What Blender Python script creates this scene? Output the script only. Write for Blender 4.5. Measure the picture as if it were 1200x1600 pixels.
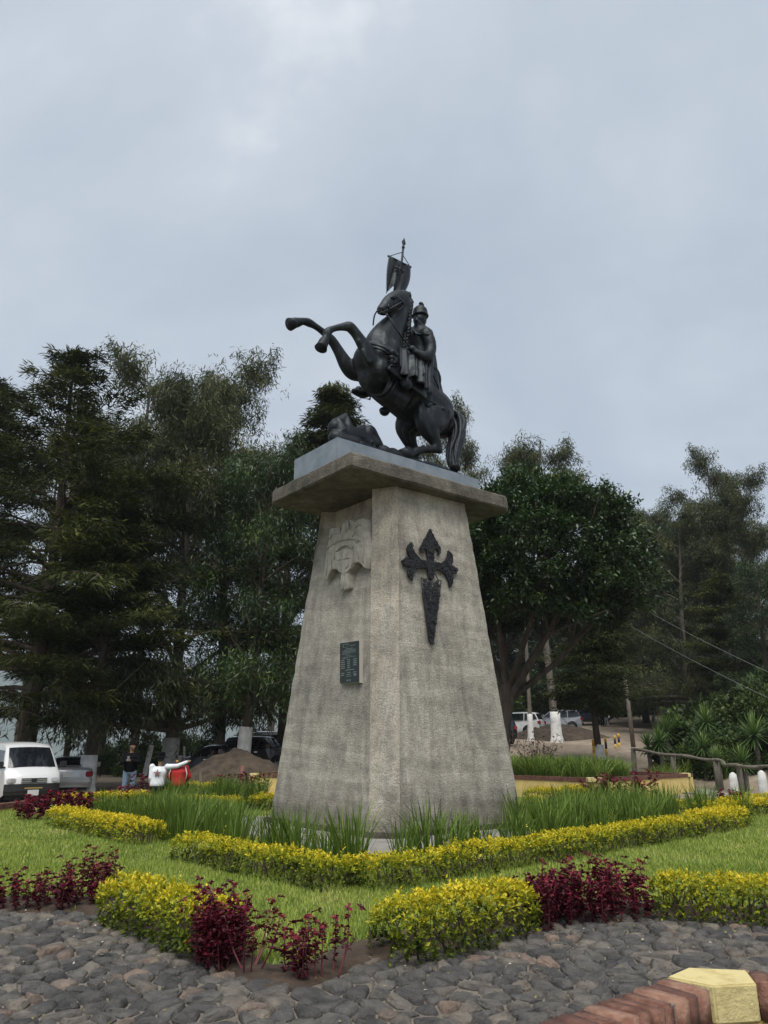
import bpy, bmesh, math, random
import numpy as np
from mathutils import Vector, Matrix, noise as mnoise
R = math.radians
scene = bpy.context.scene
C = scene.collection
for o in list(bpy.data.objects): bpy.data.objects.remove(o)

# ------------------------------------------------------------------ camera
CAM_H = 1.6; TILT = R(17.378); FPX = 1155.0        # eye height, upward tilt, focal length in photo pixels (1200 x 1600)
cd = bpy.data.cameras.new('camera'); cam = bpy.data.objects.new('camera', cd); C.objects.link(cam)
cam.location = (0, 0, CAM_H); cam.rotation_euler = (R(90) + TILT, 0, 0)
cd.sensor_fit = 'VERTICAL'; cd.sensor_height = 36; cd.lens = 36 * FPX / 1600
cd.clip_start = .05; cd.clip_end = 12000
scene.camera = cam

# ------------------------------------------------------------------ sky, sun, exposure
SUN_EL, SUN_AZ = R(62), R(184)      # azimuth clockwise from +Y: behind the camera, a little to the left
W = bpy.data.worlds.new('World'); scene.world = W; W.use_nodes = True
nt = W.node_tree; N = nt.nodes; Lk = nt.links; N.clear()
def wn(t, **k):
    n = N.new(t)
    for a, b in k.items(): setattr(n, a, b)
    return n
out = wn('ShaderNodeOutputWorld'); bg = wn('ShaderNodeBackground'); bg.inputs['Strength'].default_value = .1
sky = wn('ShaderNodeTexSky', sky_type='NISHITA', sun_disc=False, sun_elevation=SUN_EL, sun_rotation=SUN_AZ, dust_density=2.0, altitude=1500)
tc = wn('ShaderNodeTexCoord'); sep = wn('ShaderNodeSeparateXYZ'); Lk.new(tc.outputs['Generated'], sep.inputs[0])
zc = wn('ShaderNodeMath', operation='MAXIMUM'); Lk.new(sep.outputs[2], zc.inputs[0]); zc.inputs[1].default_value = 0.0
za = wn('ShaderNodeMath', operation='ADD'); Lk.new(zc.outputs[0], za.inputs[0]); za.inputs[1].default_value = .22
dx = wn('ShaderNodeMath', operation='DIVIDE'); dy = wn('ShaderNodeMath', operation='DIVIDE')
for d, i in ((dx, 0), (dy, 1)): Lk.new(sep.outputs[i], d.inputs[0]); Lk.new(za.outputs[0], d.inputs[1])
cmb = wn('ShaderNodeCombineXYZ'); Lk.new(dx.outputs[0], cmb.inputs[0]); Lk.new(dy.outputs[0], cmb.inputs[1])
mp = wn('ShaderNodeMapping'); mp.inputs['Location'].default_value = (12.9, 9.1, 0); Lk.new(cmb.outputs[0], mp.inputs[0])
n1 = wn('ShaderNodeTexNoise'); n1.inputs['Scale'].default_value = .85; n1.inputs['Detail'].default_value = 7; n1.inputs['Roughness'].default_value = .58; n1.inputs['Distortion'].default_value = .5
n2 = wn('ShaderNodeTexNoise'); n2.inputs['Scale'].default_value = 3.4; n2.inputs['Detail'].default_value = 8; n2.inputs['Roughness'].default_value = .55
Lk.new(mp.outputs[0], n1.inputs[0]); Lk.new(mp.outputs[0], n2.inputs[0])
mx = wn('ShaderNodeMath', operation='MULTIPLY_ADD'); Lk.new(n2.outputs[0], mx.inputs[0]); mx.inputs[1].default_value = .22; Lk.new(n1.outputs[0], mx.inputs[2])
rp = wn('ShaderNodeValToRGB'); Lk.new(mx.outputs[0], rp.inputs[0])
cr = rp.color_ramp; cr.elements[0].position = .46; cr.elements[0].color = (.435, .50, .578, 1); cr.elements[1].position = .82; cr.elements[1].color = (.98, .99, 1.0, 1)
e = cr.elements.new(.58); e.color = (.50, .56, .632, 1); e = cr.elements.new(.72); e.color = (.62, .67, .73, 1)
gain = wn('ShaderNodeVectorMath', operation='SCALE'); Lk.new(rp.outputs[0], gain.inputs[0]); gain.inputs['Scale'].default_value = 3.75
mixc = wn('ShaderNodeMix', data_type='RGBA'); mixc.inputs[0].default_value = .90
Lk.new(sky.outputs[0], mixc.inputs[6]); Lk.new(gain.outputs[0], mixc.inputs[7])
Lk.new(mixc.outputs[2], bg.inputs[0]); Lk.new(bg.outputs[0], out.inputs[0])
sd = bpy.data.lights.new('sun', 'SUN'); sun = bpy.data.objects.new('sun', sd); C.objects.link(sun)
sd.energy = 1.5; sd.angle = R(46); sd.color = (1, .97, .92)
sun.rotation_euler = (R(90) - SUN_EL, 0, math.pi - SUN_AZ); sun.location = (0, -20, 40)
vs = scene.view_settings; vs.view_transform = 'Standard'; vs.look = 'None'; vs.exposure = 1.5; vs.gamma = 1.0; vs.use_curve_mapping = False
scene.cycles.max_bounces = 6; scene.cycles.diffuse_bounces = 3; scene.cycles.transparent_max_bounces = 6
scene.cycles.use_denoising = True

# ------------------------------------------------------------------ helpers
def ray(px, py):
    x = (px - 600) / FPX; y = (800 - py) / FPX
    return np.array([x, math.cos(TILT) - y * math.sin(TILT), math.sin(TILT) + y * math.cos(TILT)])
def G(px, py, z=0.0):          # where the sight line of a photo pixel meets height z
    d = ray(px, py); t = (z - CAM_H) / d[2]; return np.array([d[0] * t, d[1] * t, z])
def AY(px, py, Y):             # ... or meets distance Y
    d = ray(px, py); t = Y / d[1]; return np.array([d[0] * t, Y, CAM_H + d[2] * t])
RNG = np.random.default_rng(7); random.seed(7)

def tag(o, label=None, cat=None, group=None, kind=None):
    if label: o['label'] = label
    if cat: o['category'] = cat
    if group: o['group'] = group
    if kind: o['kind'] = kind
    return o
def empty(name, loc=(0, 0, 0), rz=0.0):
    o = bpy.data.objects.new(name, None); C.objects.link(o); o.location = loc; o.rotation_euler = (0, 0, rz); o.empty_display_size = .2; return o
def link(name, me, parent=None):
    o = bpy.data.objects.new(name, me); C.objects.link(o)
    if parent is not None: o.parent = parent
    return o
def mesh(name, v, f, m=None, smooth=False):
    me = bpy.data.meshes.new(name); me.from_pydata([tuple(map(float, p)) for p in v], [], [tuple(map(int, q)) for q in f]); me.update()
    if m: me.materials.append(m)
    if smooth: me.polygons.foreach_set('use_smooth', [True] * len(me.polygons))
    return me
def tri_mesh(name, v, t, m=None, tint=None, smooth=False):    # big triangle soups from numpy arrays
    me = bpy.data.meshes.new(name); v = np.asarray(v, np.float32); t = np.asarray(t, np.int32)
    me.vertices.add(len(v)); me.vertices.foreach_set('co', v.ravel())
    me.loops.add(t.size); me.loops.foreach_set('vertex_index', t.ravel())
    me.polygons.add(len(t)); me.polygons.foreach_set('loop_start', np.arange(0, t.size, 3, dtype=np.int32)); me.polygons.foreach_set('loop_total', np.full(len(t), 3, np.int32))
    if smooth: me.polygons.foreach_set('use_smooth', np.ones(len(t), bool))
    me.update(calc_edges=True)
    if tint is not None:
        a = me.attributes.new('tint', 'FLOAT', 'POINT'); a.data.foreach_set('value', np.asarray(tint, np.float32))
    if m: me.materials.append(m)
    return me
class MB:
    def __init__(s): s.v = []; s.f = []
    def add(s, v, f):
        b = len(s.v); s.v += [tuple(map(float, p)) for p in v]; s.f += [tuple(i + b for i in q) for q in f]; return s
    def box(s, c, d, rz=0, rot=None):
        M = rot if rot is not None else Matrix.Rotation(rz, 3, 'Z'); c = Vector(c)
        v = [c + M @ Vector((x * d[0] / 2, y * d[1] / 2, z * d[2] / 2)) for x in (-1, 1) for y in (-1, 1) for z in (-1, 1)]
        return s.add(v, [(0, 1, 3, 2), (4, 6, 7, 5), (0, 4, 5, 1), (2, 3, 7, 6), (0, 2, 6, 4), (1, 5, 7, 3)])
    def tube(s, pts, rad, n=8, cap=True, up=None):   # rad: number, or list of r / (r_a, r_b) with r_b along 'up'
        pts = [Vector(p) for p in pts]; k = len(pts)
        if not isinstance(rad, (list, tuple)): rad = [rad] * k
        rings = []; prev = None; b = len(s.v)
        for i, p in enumerate(pts):
            t = (pts[min(i + 1, k - 1)] - pts[max(i - 1, 0)]).normalized()
            if up is not None:
                B = Vector(up); A = B.cross(t)
                if A.length < 1e-4: A = t.orthogonal()
                A.normalize(); B = t.cross(A).normalized() if abs(t.dot(Vector(up))) > .6 else Vector(up).normalized()
            else:
                A = t.orthogonal().normalized() if prev is None else (prev - t * prev.dot(t)).normalized()
                prev = A; B = t.cross(A)
            r = rad[i]; ra, rb = (r, r) if not isinstance(r, (list, tuple)) else r
            for j in range(n):
                a = 2 * math.pi * j / n; s.v.append(tuple(p + A * (ra * math.cos(a)) + B * (rb * math.sin(a))))
        for i in range(k - 1):
            for j in range(n):
                q = (j + 1) % n; s.f.append((b + i * n + j, b + i * n + q, b + (i + 1) * n + q, b + (i + 1) * n + j))
        if cap: s.f.append(tuple(b + j for j in range(n))[::-1]); s.f.append(tuple(b + (k - 1) * n + j for j in range(n)))
        return s
    def ball(s, c, r, seg=12, rings=8, M=None):
        r = (r, r, r) if not isinstance(r, (tuple, list)) else r; b = len(s.v); c = Vector(c); M = M or Matrix.Identity(3)
        P = [(0, 0, 1)] + [(math.sin(math.pi * i / rings) * math.cos(2 * math.pi * j / seg), math.sin(math.pi * i / rings) * math.sin(2 * math.pi * j / seg), math.cos(math.pi * i / rings)) for i in range(1, rings) for j in range(seg)] + [(0, 0, -1)]
        s.v += [tuple(c + M @ Vector((p[0] * r[0], p[1] * r[1], p[2] * r[2]))) for p in P]
        for j in range(seg):
            q = (j + 1) % seg; s.f.append((b, b + 1 + j, b + 1 + q)); L = b + 1 + (rings - 2) * seg; s.f.append((len(s.v) - 1, L + q, L + j))
            for i in range(rings - 2): s.f.append((b + 1 + i * seg + j, b + 1 + (i + 1) * seg + j, b + 1 + (i + 1) * seg + q, b + 1 + i * seg + q))
        return s
    def prism(s, poly, h0, h1, fn=None, shrink=0.0):  # polygon (a, b) extruded from h0 to h1; fn maps (a, b, h) to a point
        fn = fn or (lambda a, b, h: (a, b, h)); n = len(poly); b = len(s.v)
        cx = sum(p[0] for p in poly) / n; cy = sum(p[1] for p in poly) / n
        s.v += [tuple(fn(p[0], p[1], h0)) for p in poly]
        s.v += [tuple(fn(cx + (p[0] - cx) * (1 - shrink), cy + (p[1] - cy) * (1 - shrink), h1)) for p in poly]
        s.f.append(tuple(range(b, b + n))[::-1]); s.f.append(tuple(range(b + n, b + 2 * n)))
        for i in range(n): j = (i + 1) % n; s.f.append((b + i, b + j, b + n + j, b + n + i))
        return s
    def build(s, name, m, parent=None, smooth=False, bevel=0, seg=2):
        me = mesh(name, s.v, s.f, m, smooth)
        bm = bmesh.new(); bm.from_mesh(me)
        if bevel:
            bmesh.ops.remove_doubles(bm, verts=bm.verts, dist=1e-5)
            bmesh.ops.bevel(bm, geom=[e for e in bm.edges if len(e.link_faces) == 2 and e.calc_face_angle(0) > .5], offset=bevel, segments=seg, affect='EDGES', clamp_overlap=True)
        bmesh.ops.recalc_face_normals(bm, faces=bm.faces); bm.to_mesh(me); bm.free()
        return link(name, me, parent)
def remeshed(mb, voxel, smooth_it=6, fac=.5, post=None):
    """closed overlapping pieces grown together into one continuous skin"""
    me = mesh('tmp', mb.v, mb.f); o = link('tmp', me)
    bm = bmesh.new(); bm.from_mesh(me); bmesh.ops.recalc_face_normals(bm, faces=bm.faces); bm.to_mesh(me); bm.free()
    r = o.modifiers.new('r', 'REMESH'); r.mode = 'VOXEL'; r.voxel_size = voxel; r.use_smooth_shade = True
    s = o.modifiers.new('s', 'SMOOTH'); s.iterations = smooth_it; s.factor = fac
    dg = bpy.context.evaluated_depsgraph_get(); dg.update(); new = bpy.data.meshes.new_from_object(o.evaluated_get(dg))
    bpy.data.objects.remove(o); bpy.data.meshes.remove(me); new.polygons.foreach_set('use_smooth', [True] * len(new.polygons))
    if post: post(new)
    return new
def dup(o, loc=None, rz=None, sc=None, parent=None):
    c = o.copy(); C.objects.link(c); c.parent = parent
    if loc is not None: c.location = loc
    if rz is not None: c.rotation_euler = (0, 0, rz)
    if sc is not None: c.scale = (sc, sc, sc) if not isinstance(sc, (tuple, list)) else sc
    for ch in [x for x in bpy.data.objects if x.parent == o]: dup(ch, parent=c)
    return c
def smoothpath(P, n=6):       # Catmull-Rom through the points
    P = [np.array(p, float) for p in P]; Q = [2 * P[0] - P[1]] + P + [2 * P[-1] - P[-2]]; outp = []
    for i in range(1, len(Q) - 2):
        for k in range(n):
            t = k / n; a, b, c, d = Q[i - 1], Q[i], Q[i + 1], Q[i + 2]
            outp.append(.5 * ((2 * b) + (c - a) * t + (2 * a - 5 * b + 4 * c - d) * t * t + (3 * b - a - 3 * c + d) * t ** 3))
    outp.append(P[-1]); return outp

# ------------------------------------------------------------------ materials
MATS = {}
def mat(name, col, rough=.7, col2=None, scale=6.0, bump=0.0, bscale=None, metal=0.0, detail=6, spec=None, stretch=None, lo=.35, hi=.65, coat=0.0):
    if name in MATS: return MATS[name]
    m = bpy.data.materials.new(name); m.use_nodes = True; t = m.node_tree; b = t.nodes['Principled BSDF']
    b.inputs['Base Color'].default_value = (*col, 1); b.inputs['Roughness'].default_value = rough; b.inputs['Metallic'].default_value = metal
    if spec is not None: b.inputs['Specular IOR Level'].default_value = spec
    if coat: b.inputs['Coat Weight'].default_value = coat; b.inputs['Coat Roughness'].default_value = .08
    if col2 is not None or bump:
        g = t.nodes.new('ShaderNodeTexCoord'); mp = t.nodes.new('ShaderNodeMapping'); t.links.new(g.outputs['Object'], mp.inputs[0])
        if stretch: mp.inputs['Scale'].default_value = stretch
    if col2 is not None:
        n = t.nodes.new('ShaderNodeTexNoise'); n.inputs['Scale'].default_value = scale; n.inputs['Detail'].default_value = detail; n.inputs['Roughness'].default_value = .6
        r = t.nodes.new('ShaderNodeValToRGB'); r.color_ramp.elements[0].position = lo; r.color_ramp.elements[1].position = hi
        r.color_ramp.elements[0].color = (*col, 1); r.color_ramp.elements[1].color = (*col2, 1)
        t.links.new(mp.outputs[0], n.inputs[0]); t.links.new(n.outputs[0], r.inputs[0]); t.links.new(r.outputs[0], b.inputs['Base Color'])
    if bump:
        n = t.nodes.new('ShaderNodeTexNoise'); n.inputs['Scale'].default_value = bscale or scale * 3; n.inputs['Detail'].default_value = 8; n.inputs['Roughness'].default_value = .65
        u = t.nodes.new('ShaderNodeBump'); u.inputs['Strength'].default_value = bump; u.inputs['Distance'].default_value = .02
        t.links.new(mp.outputs[0], n.inputs[0]); t.links.new(n.outputs[0], u.inputs['Height']); t.links.new(u.outputs[0], b.inputs['Normal'])
    MATS[name] = m; return m
def leafmat(name, stops, rough=.55, trans=.25, spec=.3):      # colour by each leaf's own tint value
    m = bpy.data.materials.new(name); m.use_nodes = True; t = m.node_tree; b = t.nodes['Principled BSDF']; b.inputs['Roughness'].default_value = rough
    b.inputs['Specular IOR Level'].default_value = spec
    a = t.nodes.new('ShaderNodeAttribute'); a.attribute_name = 'tint'; oi = t.nodes.new('ShaderNodeObjectInfo')
    ad = t.nodes.new('ShaderNodeMath'); ad.operation = 'MULTIPLY_ADD'; t.links.new(oi.outputs['Random'], ad.inputs[0]); ad.inputs[1].default_value = .16
    sb = t.nodes.new('ShaderNodeMath'); sb.operation = 'SUBTRACT'; t.links.new(a.outputs['Fac'], sb.inputs[0]); sb.inputs[1].default_value = .08; t.links.new(sb.outputs[0], ad.inputs[2])
    r = t.nodes.new('ShaderNodeValToRGB'); t.links.new(ad.outputs[0], r.inputs[0]); el = r.color_ramp.elements
    el[0].position = stops[0][0]; el[0].color = (*stops[0][1], 1); el[1].position = stops[-1][0]; el[1].color = (*stops[-1][1], 1)
    for p, c in stops[1:-1]: x = el.new(p); x.color = (*c, 1)
    t.links.new(r.outputs[0], b.inputs['Base Color'])
    if trans:
        tr = t.nodes.new('ShaderNodeBsdfTranslucent'); t.links.new(r.outputs[0], tr.inputs[0]); mx = t.nodes.new('ShaderNodeMixShader'); mx.inputs[0].default_value = trans
        t.links.new(b.outputs[0], mx.inputs[1]); t.links.new(tr.outputs[0], mx.inputs[2]); t.links.new(mx.outputs[0], t.nodes['Material Output'].inputs[0])
    MATS[name] = m; return m
def rgb(r, g, b): return tuple(((x / 255) / 12.92 if x / 255 <= .04045 else ((x / 255 + .055) / 1.055) ** 2.4) for x in (r, g, b))
# ================================================================== THE SETTING
def sst(a, b, x): t = np.clip((x - a) / (b - a), 0, 1); return t * t * (3 - 2 * t)
def gz(x, y):
    x = np.asarray(x, float); y = np.asarray(y, float)
    z = -.35 * sst(19, 26, y) * sst(-5.5, -9, x)
    d = np.clip(y - 28, 0, 150); z = z + (d * .06 + d * d * .0002) * sst(-14, 8, x)
    bank = np.clip(x - 11.2 - np.clip(y - 30, 0, 200) * .38 - np.clip(30 - y, 0, 20) * .62, 0, 60)
    z = z + np.minimum(bank * .34, 14) * sst(8, 16, y)
    z = z - np.clip(y - 75, 0, 400) * .22 * sst(-2, -40, x)
    z = z - np.clip(np.hypot(x, y) - 260, 0, 1200) * .06
    return z
def GT(px, py, y0=8.0, y1=200.0):      # sight line of a photo pixel onto the terrain
    d = ray(px, py); last = None
    for y in np.arange(y0, y1, .1):
        t = y / d[1]; p = np.array([d[0] * t, y, CAM_H + d[2] * t])
        if p[2] <= float(gz(p[0], y)): return np.array([p[0], y, float(gz(p[0], y))])
    return p
def GY(px, Y):                          # a photo column at distance Y, on the terrain
    x = (px - 600) / FPX * (Y * math.cos(TILT) + 0.0)
    z = float(gz(x, Y)); 
    for _ in range(4):
        dep = Y * math.cos(TILT) + (z - CAM_H) * math.sin(TILT); x = (px - 600) / FPX * dep; z = float(gz(x, Y))
    return np.array([x, Y, z])

def dirt_material():
    m = bpy.data.materials.new('dirt'); m.use_nodes = True; t = m.node_tree; b = t.nodes['Principled BSDF']; b.inputs['Roughness'].default_value = .95
    b.inputs['Specular IOR Level'].default_value = .15
    g = t.nodes.new('ShaderNodeTexCoord')
    def nz(sc, det=7): n = t.nodes.new('ShaderNodeTexNoise'); n.inputs['Scale'].default_value = sc; n.inputs['Detail'].default_value = det; t.links.new(g.outputs['Object'], n.inputs[0]); return n
    a = nz(.16); c = nz(2.2); f = nz(14)
    r = t.nodes.new('ShaderNodeValToRGB'); t.links.new(a.outputs[0], r.inputs[0])
    r.color_ramp.elements[0].position = .38; r.color_ramp.elements[0].color = (.21, .172, .13, 1); r.color_ramp.elements[1].position = .62; r.color_ramp.elements[1].color = (.34, .285, .222, 1)
    mx = t.nodes.new('ShaderNodeMix'); mx.data_type = 'RGBA'; mx.blend_type = 'MULTIPLY'; mx.inputs[0].default_value = .8
    r2 = t.nodes.new('ShaderNodeValToRGB'); t.links.new(c.outputs[0], r2.inputs[0]); r2.color_ramp.elements[0].position = .35; r2.color_ramp.elements[0].color = (.62, .6, .58, 1); r2.color_ramp.elements[1].position = .7; r2.color_ramp.elements[1].color = (1.12, 1.1, 1.08, 1)
    t.links.new(r.outputs[0], mx.inputs[6]); t.links.new(r2.outputs[0], mx.inputs[7]); t.links.new(mx.outputs[2], b.inputs['Base Color'])
    u = t.nodes.new('ShaderNodeBump'); u.inputs['Strength'].default_value = .5; u.inputs['Distance'].default_value = .05; t.links.new(f.outputs[0], u.inputs['Height']); t.links.new(u.outputs[0], b.inputs['Normal'])
    return m
M_DIRT = dirt_material()
xs = np.concatenate([-np.geomspace(3600, 60, 22), np.linspace(-58, 58, 117), np.geomspace(60, 3600, 22)])
ys = np.concatenate([[-600, -200, -60, -20, -8], np.linspace(-2, 130, 133), np.geomspace(134, 4200, 26)])
XX, YY = np.meshgrid(xs, ys); ZZ = gz(XX, YY) - .012
far = np.hypot(XX, YY - 15) > 32
ZZ = ZZ + np.where(far, .10 * np.sin(XX * .7 + YY * .21) * np.sin(YY * .43), 0) * sst(32, 40, np.hypot(XX, YY - 15))
V = np.stack([XX.ravel(), YY.ravel(), ZZ.ravel()], 1); nx = len(xs); idx = np.arange(len(V)).reshape(XX.shape)
q = np.stack([idx[:-1, :-1], idx[:-1, 1:], idx[1:, 1:], idx[1:, :-1]], -1).reshape(-1, 4)
tag(link('ground', tri_mesh('ground', V, np.concatenate([q[:, [0, 1, 2]], q[:, [0, 2, 3]]]), M_DIRT, smooth=True)), kind='structure')

# far hills beyond the valley on the left
hv = []; hf = []; k = 90
for i in range(k + 1):
    a = R(-75 + 110 * i / k); d = 3200
    hgt = 60 + 330 * math.exp(-((math.degrees(a) + 30) / 17) ** 2) + 120 * math.exp(-((math.degrees(a) - 5) / 16) ** 2) + 26 * mnoise.noise((i * .16, 0, 3))
    for s_, (dd, hh) in enumerate(((-900, -160), (-500, hgt * .35), (-150, hgt * .8), (0, hgt), (500, -160))):
        hv.append(((d + dd) * math.sin(a), (d + dd) * math.cos(a), hh + (8 * mnoise.noise((i * .5, s_, 1)) if 0 < s_ < 4 else 0)))
for i in range(k):
    for s_ in range(4): hf.append((i * 5 + s_, i * 5 + s_ + 1, i * 5 + 6 + s_, i * 5 + 5 + s_))
M_HILL = mat('hill_forest', (.03, .05, .03), .95, (.06, .085, .045), .01, 0)
tag(link('hills', mesh('hills', hv, hf, M_HILL, True)), kind='structure')

# ---- garden plan
YAW = R(38.529); PC = np.array([.185, 15.94, 0.]); RV = np.array([math.cos(YAW), math.sin(YAW), 0.]); LV = np.array([-math.sin(YAW), math.cos(YAW), 0.])
def PW(u, w, z): return PC + RV * u + LV * w + np.array([0, 0, z])       # pedestal axes: u to the right and back, w to the left and back
EDGE = [(-16, 10.4), (-9, 9.0), (-5.4, 8.25), (-3.75, 8.06), (-2.9, 8.05), (-1.96, 7.08), (-1.32, 6.41), (-.95, 5.85), (-.72, 5.68), (-.45, 5.9), (-.19, 6.24), (.52, 6.77), (1.34, 7.53), (2.0, 7.87), (2.6, 7.93), (3.51, 7.62), (5.5, 7.2), (9, 7.3), (16, 8.2)]
LAWN = [(x, y + .10) for x, y in EDGE] + [(15.5, 14), (13.6, 17.6), (11.3, 22.3), (10.2, 23.8), (9.2, 23.6), (6.3, 22.2), (4, 24.2), (-4, 24.2), (-8.4, 22.6), (-9.6, 18.2), (-16, 16.5)]
def inpoly(x, y, P):
    x = np.asarray(x); y = np.asarray(y); c = np.zeros(x.shape, bool); n = len(P)
    for i in range(n):
        (x1, y1), (x2, y2) = P[i], P[(i + 1) % n]
        k = ((y1 > y) != (y2 > y)) & (x < (x2 - x1) * (y - y1) / (y2 - y1 + 1e-12) + x1); c ^= k
    return c
M_TURF = mat('turf_soil', (.06, .085, .022), .95, (.10, .13, .036), 5, .5, 40)
tag(MB().prism(LAWN, -.05, .02).build('lawn', M_TURF), kind='structure')
def strip(path, wid, z, name, m, off=0.0, parent=None, nz=0.0):
    P = smoothpath([(p[0], p[1], 0) for p in path], 5); v = []; f = []
    for i, p in enumerate(P):
        t = P[min(i + 1, len(P) - 1)] - P[max(i - 1, 0)]; t /= np.linalg.norm(t); nn = np.array([-t[1], t[0], 0]); j = nz * mnoise.noise((p[0] * 3, p[1] * 3, 0))
        for k_ in (0, .5, 1): v.append(p + nn * (off + wid * k_ + (j if k_ == 1 else 0)) + np.array([0, 0, z + (.02 if k_ == .5 else 0)]))
    for i in range(len(P) - 1):
        for k_ in (0, 1): f.append((i * 3 + k_, i * 3 + k_ + 1, i * 3 + 4 + k_, i * 3 + 3 + k_))
    return tag(link(name, mesh(name, v, f, m, True), parent), kind=None if parent else 'structure')
M_SOIL = mat('bed_soil', (.035, .022, .014), .95, (.075, .05, .032), 9, .9, 30)
bedv = [(p[0], p[1]) for p in smoothpath([(x, y, 0) for x, y in EDGE], 4)]
bedin = [(x + .10 * mnoise.noise((x * 3, y * 3, 1)) + (.0 if abs(x + .7) > 1.2 else -.05), y + .78 + .14 * mnoise.noise((x * 3, y * 3, 0)) - .16 * math.exp(-((x + .72) / .5) ** 2)) for x, y in bedv]
bv = []; bf = []
for (a, b) in zip(bedv, bedin):
    bv += [(a[0], a[1] + .01, .0), (a[0], a[1] + .06, .03), ((a[0] + b[0]) / 2, (a[1] + b[1]) / 2, .05 + .02 * mnoise.noise((a[0] * 5, a[1] * 5, 2))), (b[0], b[1], .022)]
for i in range(len(bedv) - 1):
    for k_ in range(3): bf.append((i * 4 + k_, i * 4 + 4 + k_, i * 4 + 5 + k_, i * 4 + 1 + k_))
tag(link('soil_bed', mesh('soil_bed', bv, bf, M_SOIL, True)), kind='structure')

# paved apron round the pedestal
M_SLAB = mat('slab_concrete', (.17, .16, .14), .9, (.27, .255, .225), 3, .4, 60)
HS = 3.1
sl = MB()
for a0, a1, b0, b1 in ((-1, -.01, -1, -.01), (.01, 1, -1, -.01), (-1, -.01, .01, 1), (.01, 1, .01, 1)):
    sl.prism([PW(a0 * HS, b0 * HS, 0)[:2], PW(a1 * HS, b0 * HS, 0)[:2], PW(a1 * HS, b1 * HS, 0)[:2], PW(a0 * HS, b1 * HS, 0)[:2]], -.05, .07)
tag(sl.build('pavement', M_SLAB, bevel=.01), kind='structure')
# footpath on the right, past the low planter
tag(MB().prism([(9.2, 30), (11.2, 29.6), (13.4, 24.2), (17.5, 17.5), (15.2, 16.2), (13.7, 17.8), (11.45, 22.6), (10.5, 25.2), (8.9, 28.4)], -.3, .035).build('path', M_SLAB, bevel=.01), kind='structure')

# ---- the stone path: every stone laid singly
def clip(poly, px, py, nx_, ny_):
    o = []; n = len(poly)
    for i in range(n):
        a = poly[i]; b = poly[(i + 1) % n]; da = (a[0] - px) * nx_ + (a[1] - py) * ny_; db = (b[0] - px) * nx_ + (b[1] - py) * ny_
        if da <= 0: o.append(a)
        if da * db < 0: t = da / (da - db); o.append((a[0] + (b[0] - a[0]) * t, a[1] + (b[1] - a[1]) * t))
    return o
def stone_material():
    m = bpy.data.materials.new('basalt'); m.use_nodes = True; t = m.node_tree; b = t.nodes['Principled BSDF']; b.inputs['Roughness'].default_value = .72; b.inputs['Specular IOR Level'].default_value = .35
    g = t.nodes.new('ShaderNodeNewGeometry'); oi = t.nodes.new('ShaderNodeAttribute'); oi.attribute_name = 'tint'
    def nz(sc, det=8, ro=.62): n = t.nodes.new('ShaderNodeTexNoise'); n.inputs['Scale'].default_value = sc; n.inputs['Detail'].default_value = det; n.inputs['Roughness'].default_value = ro; t.links.new(g.outputs['Position'], n.inputs[0]); return n
    r = t.nodes.new('ShaderNodeValToRGB'); t.links.new(oi.outputs['Fac'], r.inputs[0]); el = r.color_ramp.elements
    el[0].position = 0; el[0].color = (.062, .061, .061, 1); el[1].position = 1; el[1].color = (.18, .135, .11, 1)
    for p, c in ((.3, (.088, .085, .082)), (.6, (.118, .110, .10)), (.85, (.155, .138, .118))): x = el.new(p); x.color = (*c, 1)
    a = nz(7); r2 = t.nodes.new('ShaderNodeValToRGB'); t.links.new(a.outputs[0], r2.inputs[0]); r2.color_ramp.elements[0].position = .32; r2.color_ramp.elements[0].color = (.5, .5, .5, 1); r2.color_ramp.elements[1].position = .68; r2.color_ramp.elements[1].color = (1.55, 1.48, 1.38, 1)
    mx = t.nodes.new('ShaderNodeMix'); mx.data_type = 'RGBA'; mx.blend_type = 'MULTIPLY'; mx.inputs[0].default_value = 1; t.links.new(r.outputs[0], mx.inputs[6]); t.links.new(r2.outputs[0], mx.inputs[7])
    sp = nz(120, 3); r3 = t.nodes.new('ShaderNodeValToRGB'); t.links.new(sp.outputs[0], r3.inputs[0]); r3.color_ramp.elements[0].position = .66; r3.color_ramp.elements[0].color = (0, 0, 0, 1); r3.color_ramp.elements[1].position = .72; r3.color_ramp.elements[1].color = (1, 1, 1, 1)
    m2 = t.nodes.new('ShaderNodeMix'); m2.data_type = 'RGBA'; t.links.new(r3.outputs[0], m2.inputs[0]); t.links.new(mx.outputs[2], m2.inputs[6]); m2.inputs[7].default_value = (.24, .23, .21, 1)
    t.links.new(m2.outputs[2], b.inputs['Base Color'])
    h1 = nz(16, 10, .6); h2 = nz(70, 6, .7); ad = t.nodes.new('ShaderNodeMath'); ad.operation = 'MULTIPLY_ADD'; t.links.new(h2.outputs[0], ad.inputs[0]); ad.inputs[1].default_value = .25; t.links.new(h1.outputs[0], ad.inputs[2])
    u = t.nodes.new('ShaderNodeBump'); u.inputs['Strength'].default_value = 1.0; u.inputs['Distance'].default_value = .05; t.links.new(ad.outputs[0], u.inputs['Height']); t.links.new(u.outputs[0], b.inputs['Normal'])
    return m
M_STONE = stone_material()
M_SAND = mat('joint_sand', (.12, .10, .08), .95, (.21, .18, .14), 8, .7, 60)
PATHPOLY = [(-16, 1.5), (16, 1.5)] + EDGE[::-1]
path_o = MB().prism([(-16, 1.0), (16, 1.0)] + [(x, y + .03) for x, y in EDGE[::-1]], -.06, -.003).build('stone_path', M_SAND); tag(path_o, kind='structure')
rs = np.random.default_rng(3); seeds = []
cell = .152
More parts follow.
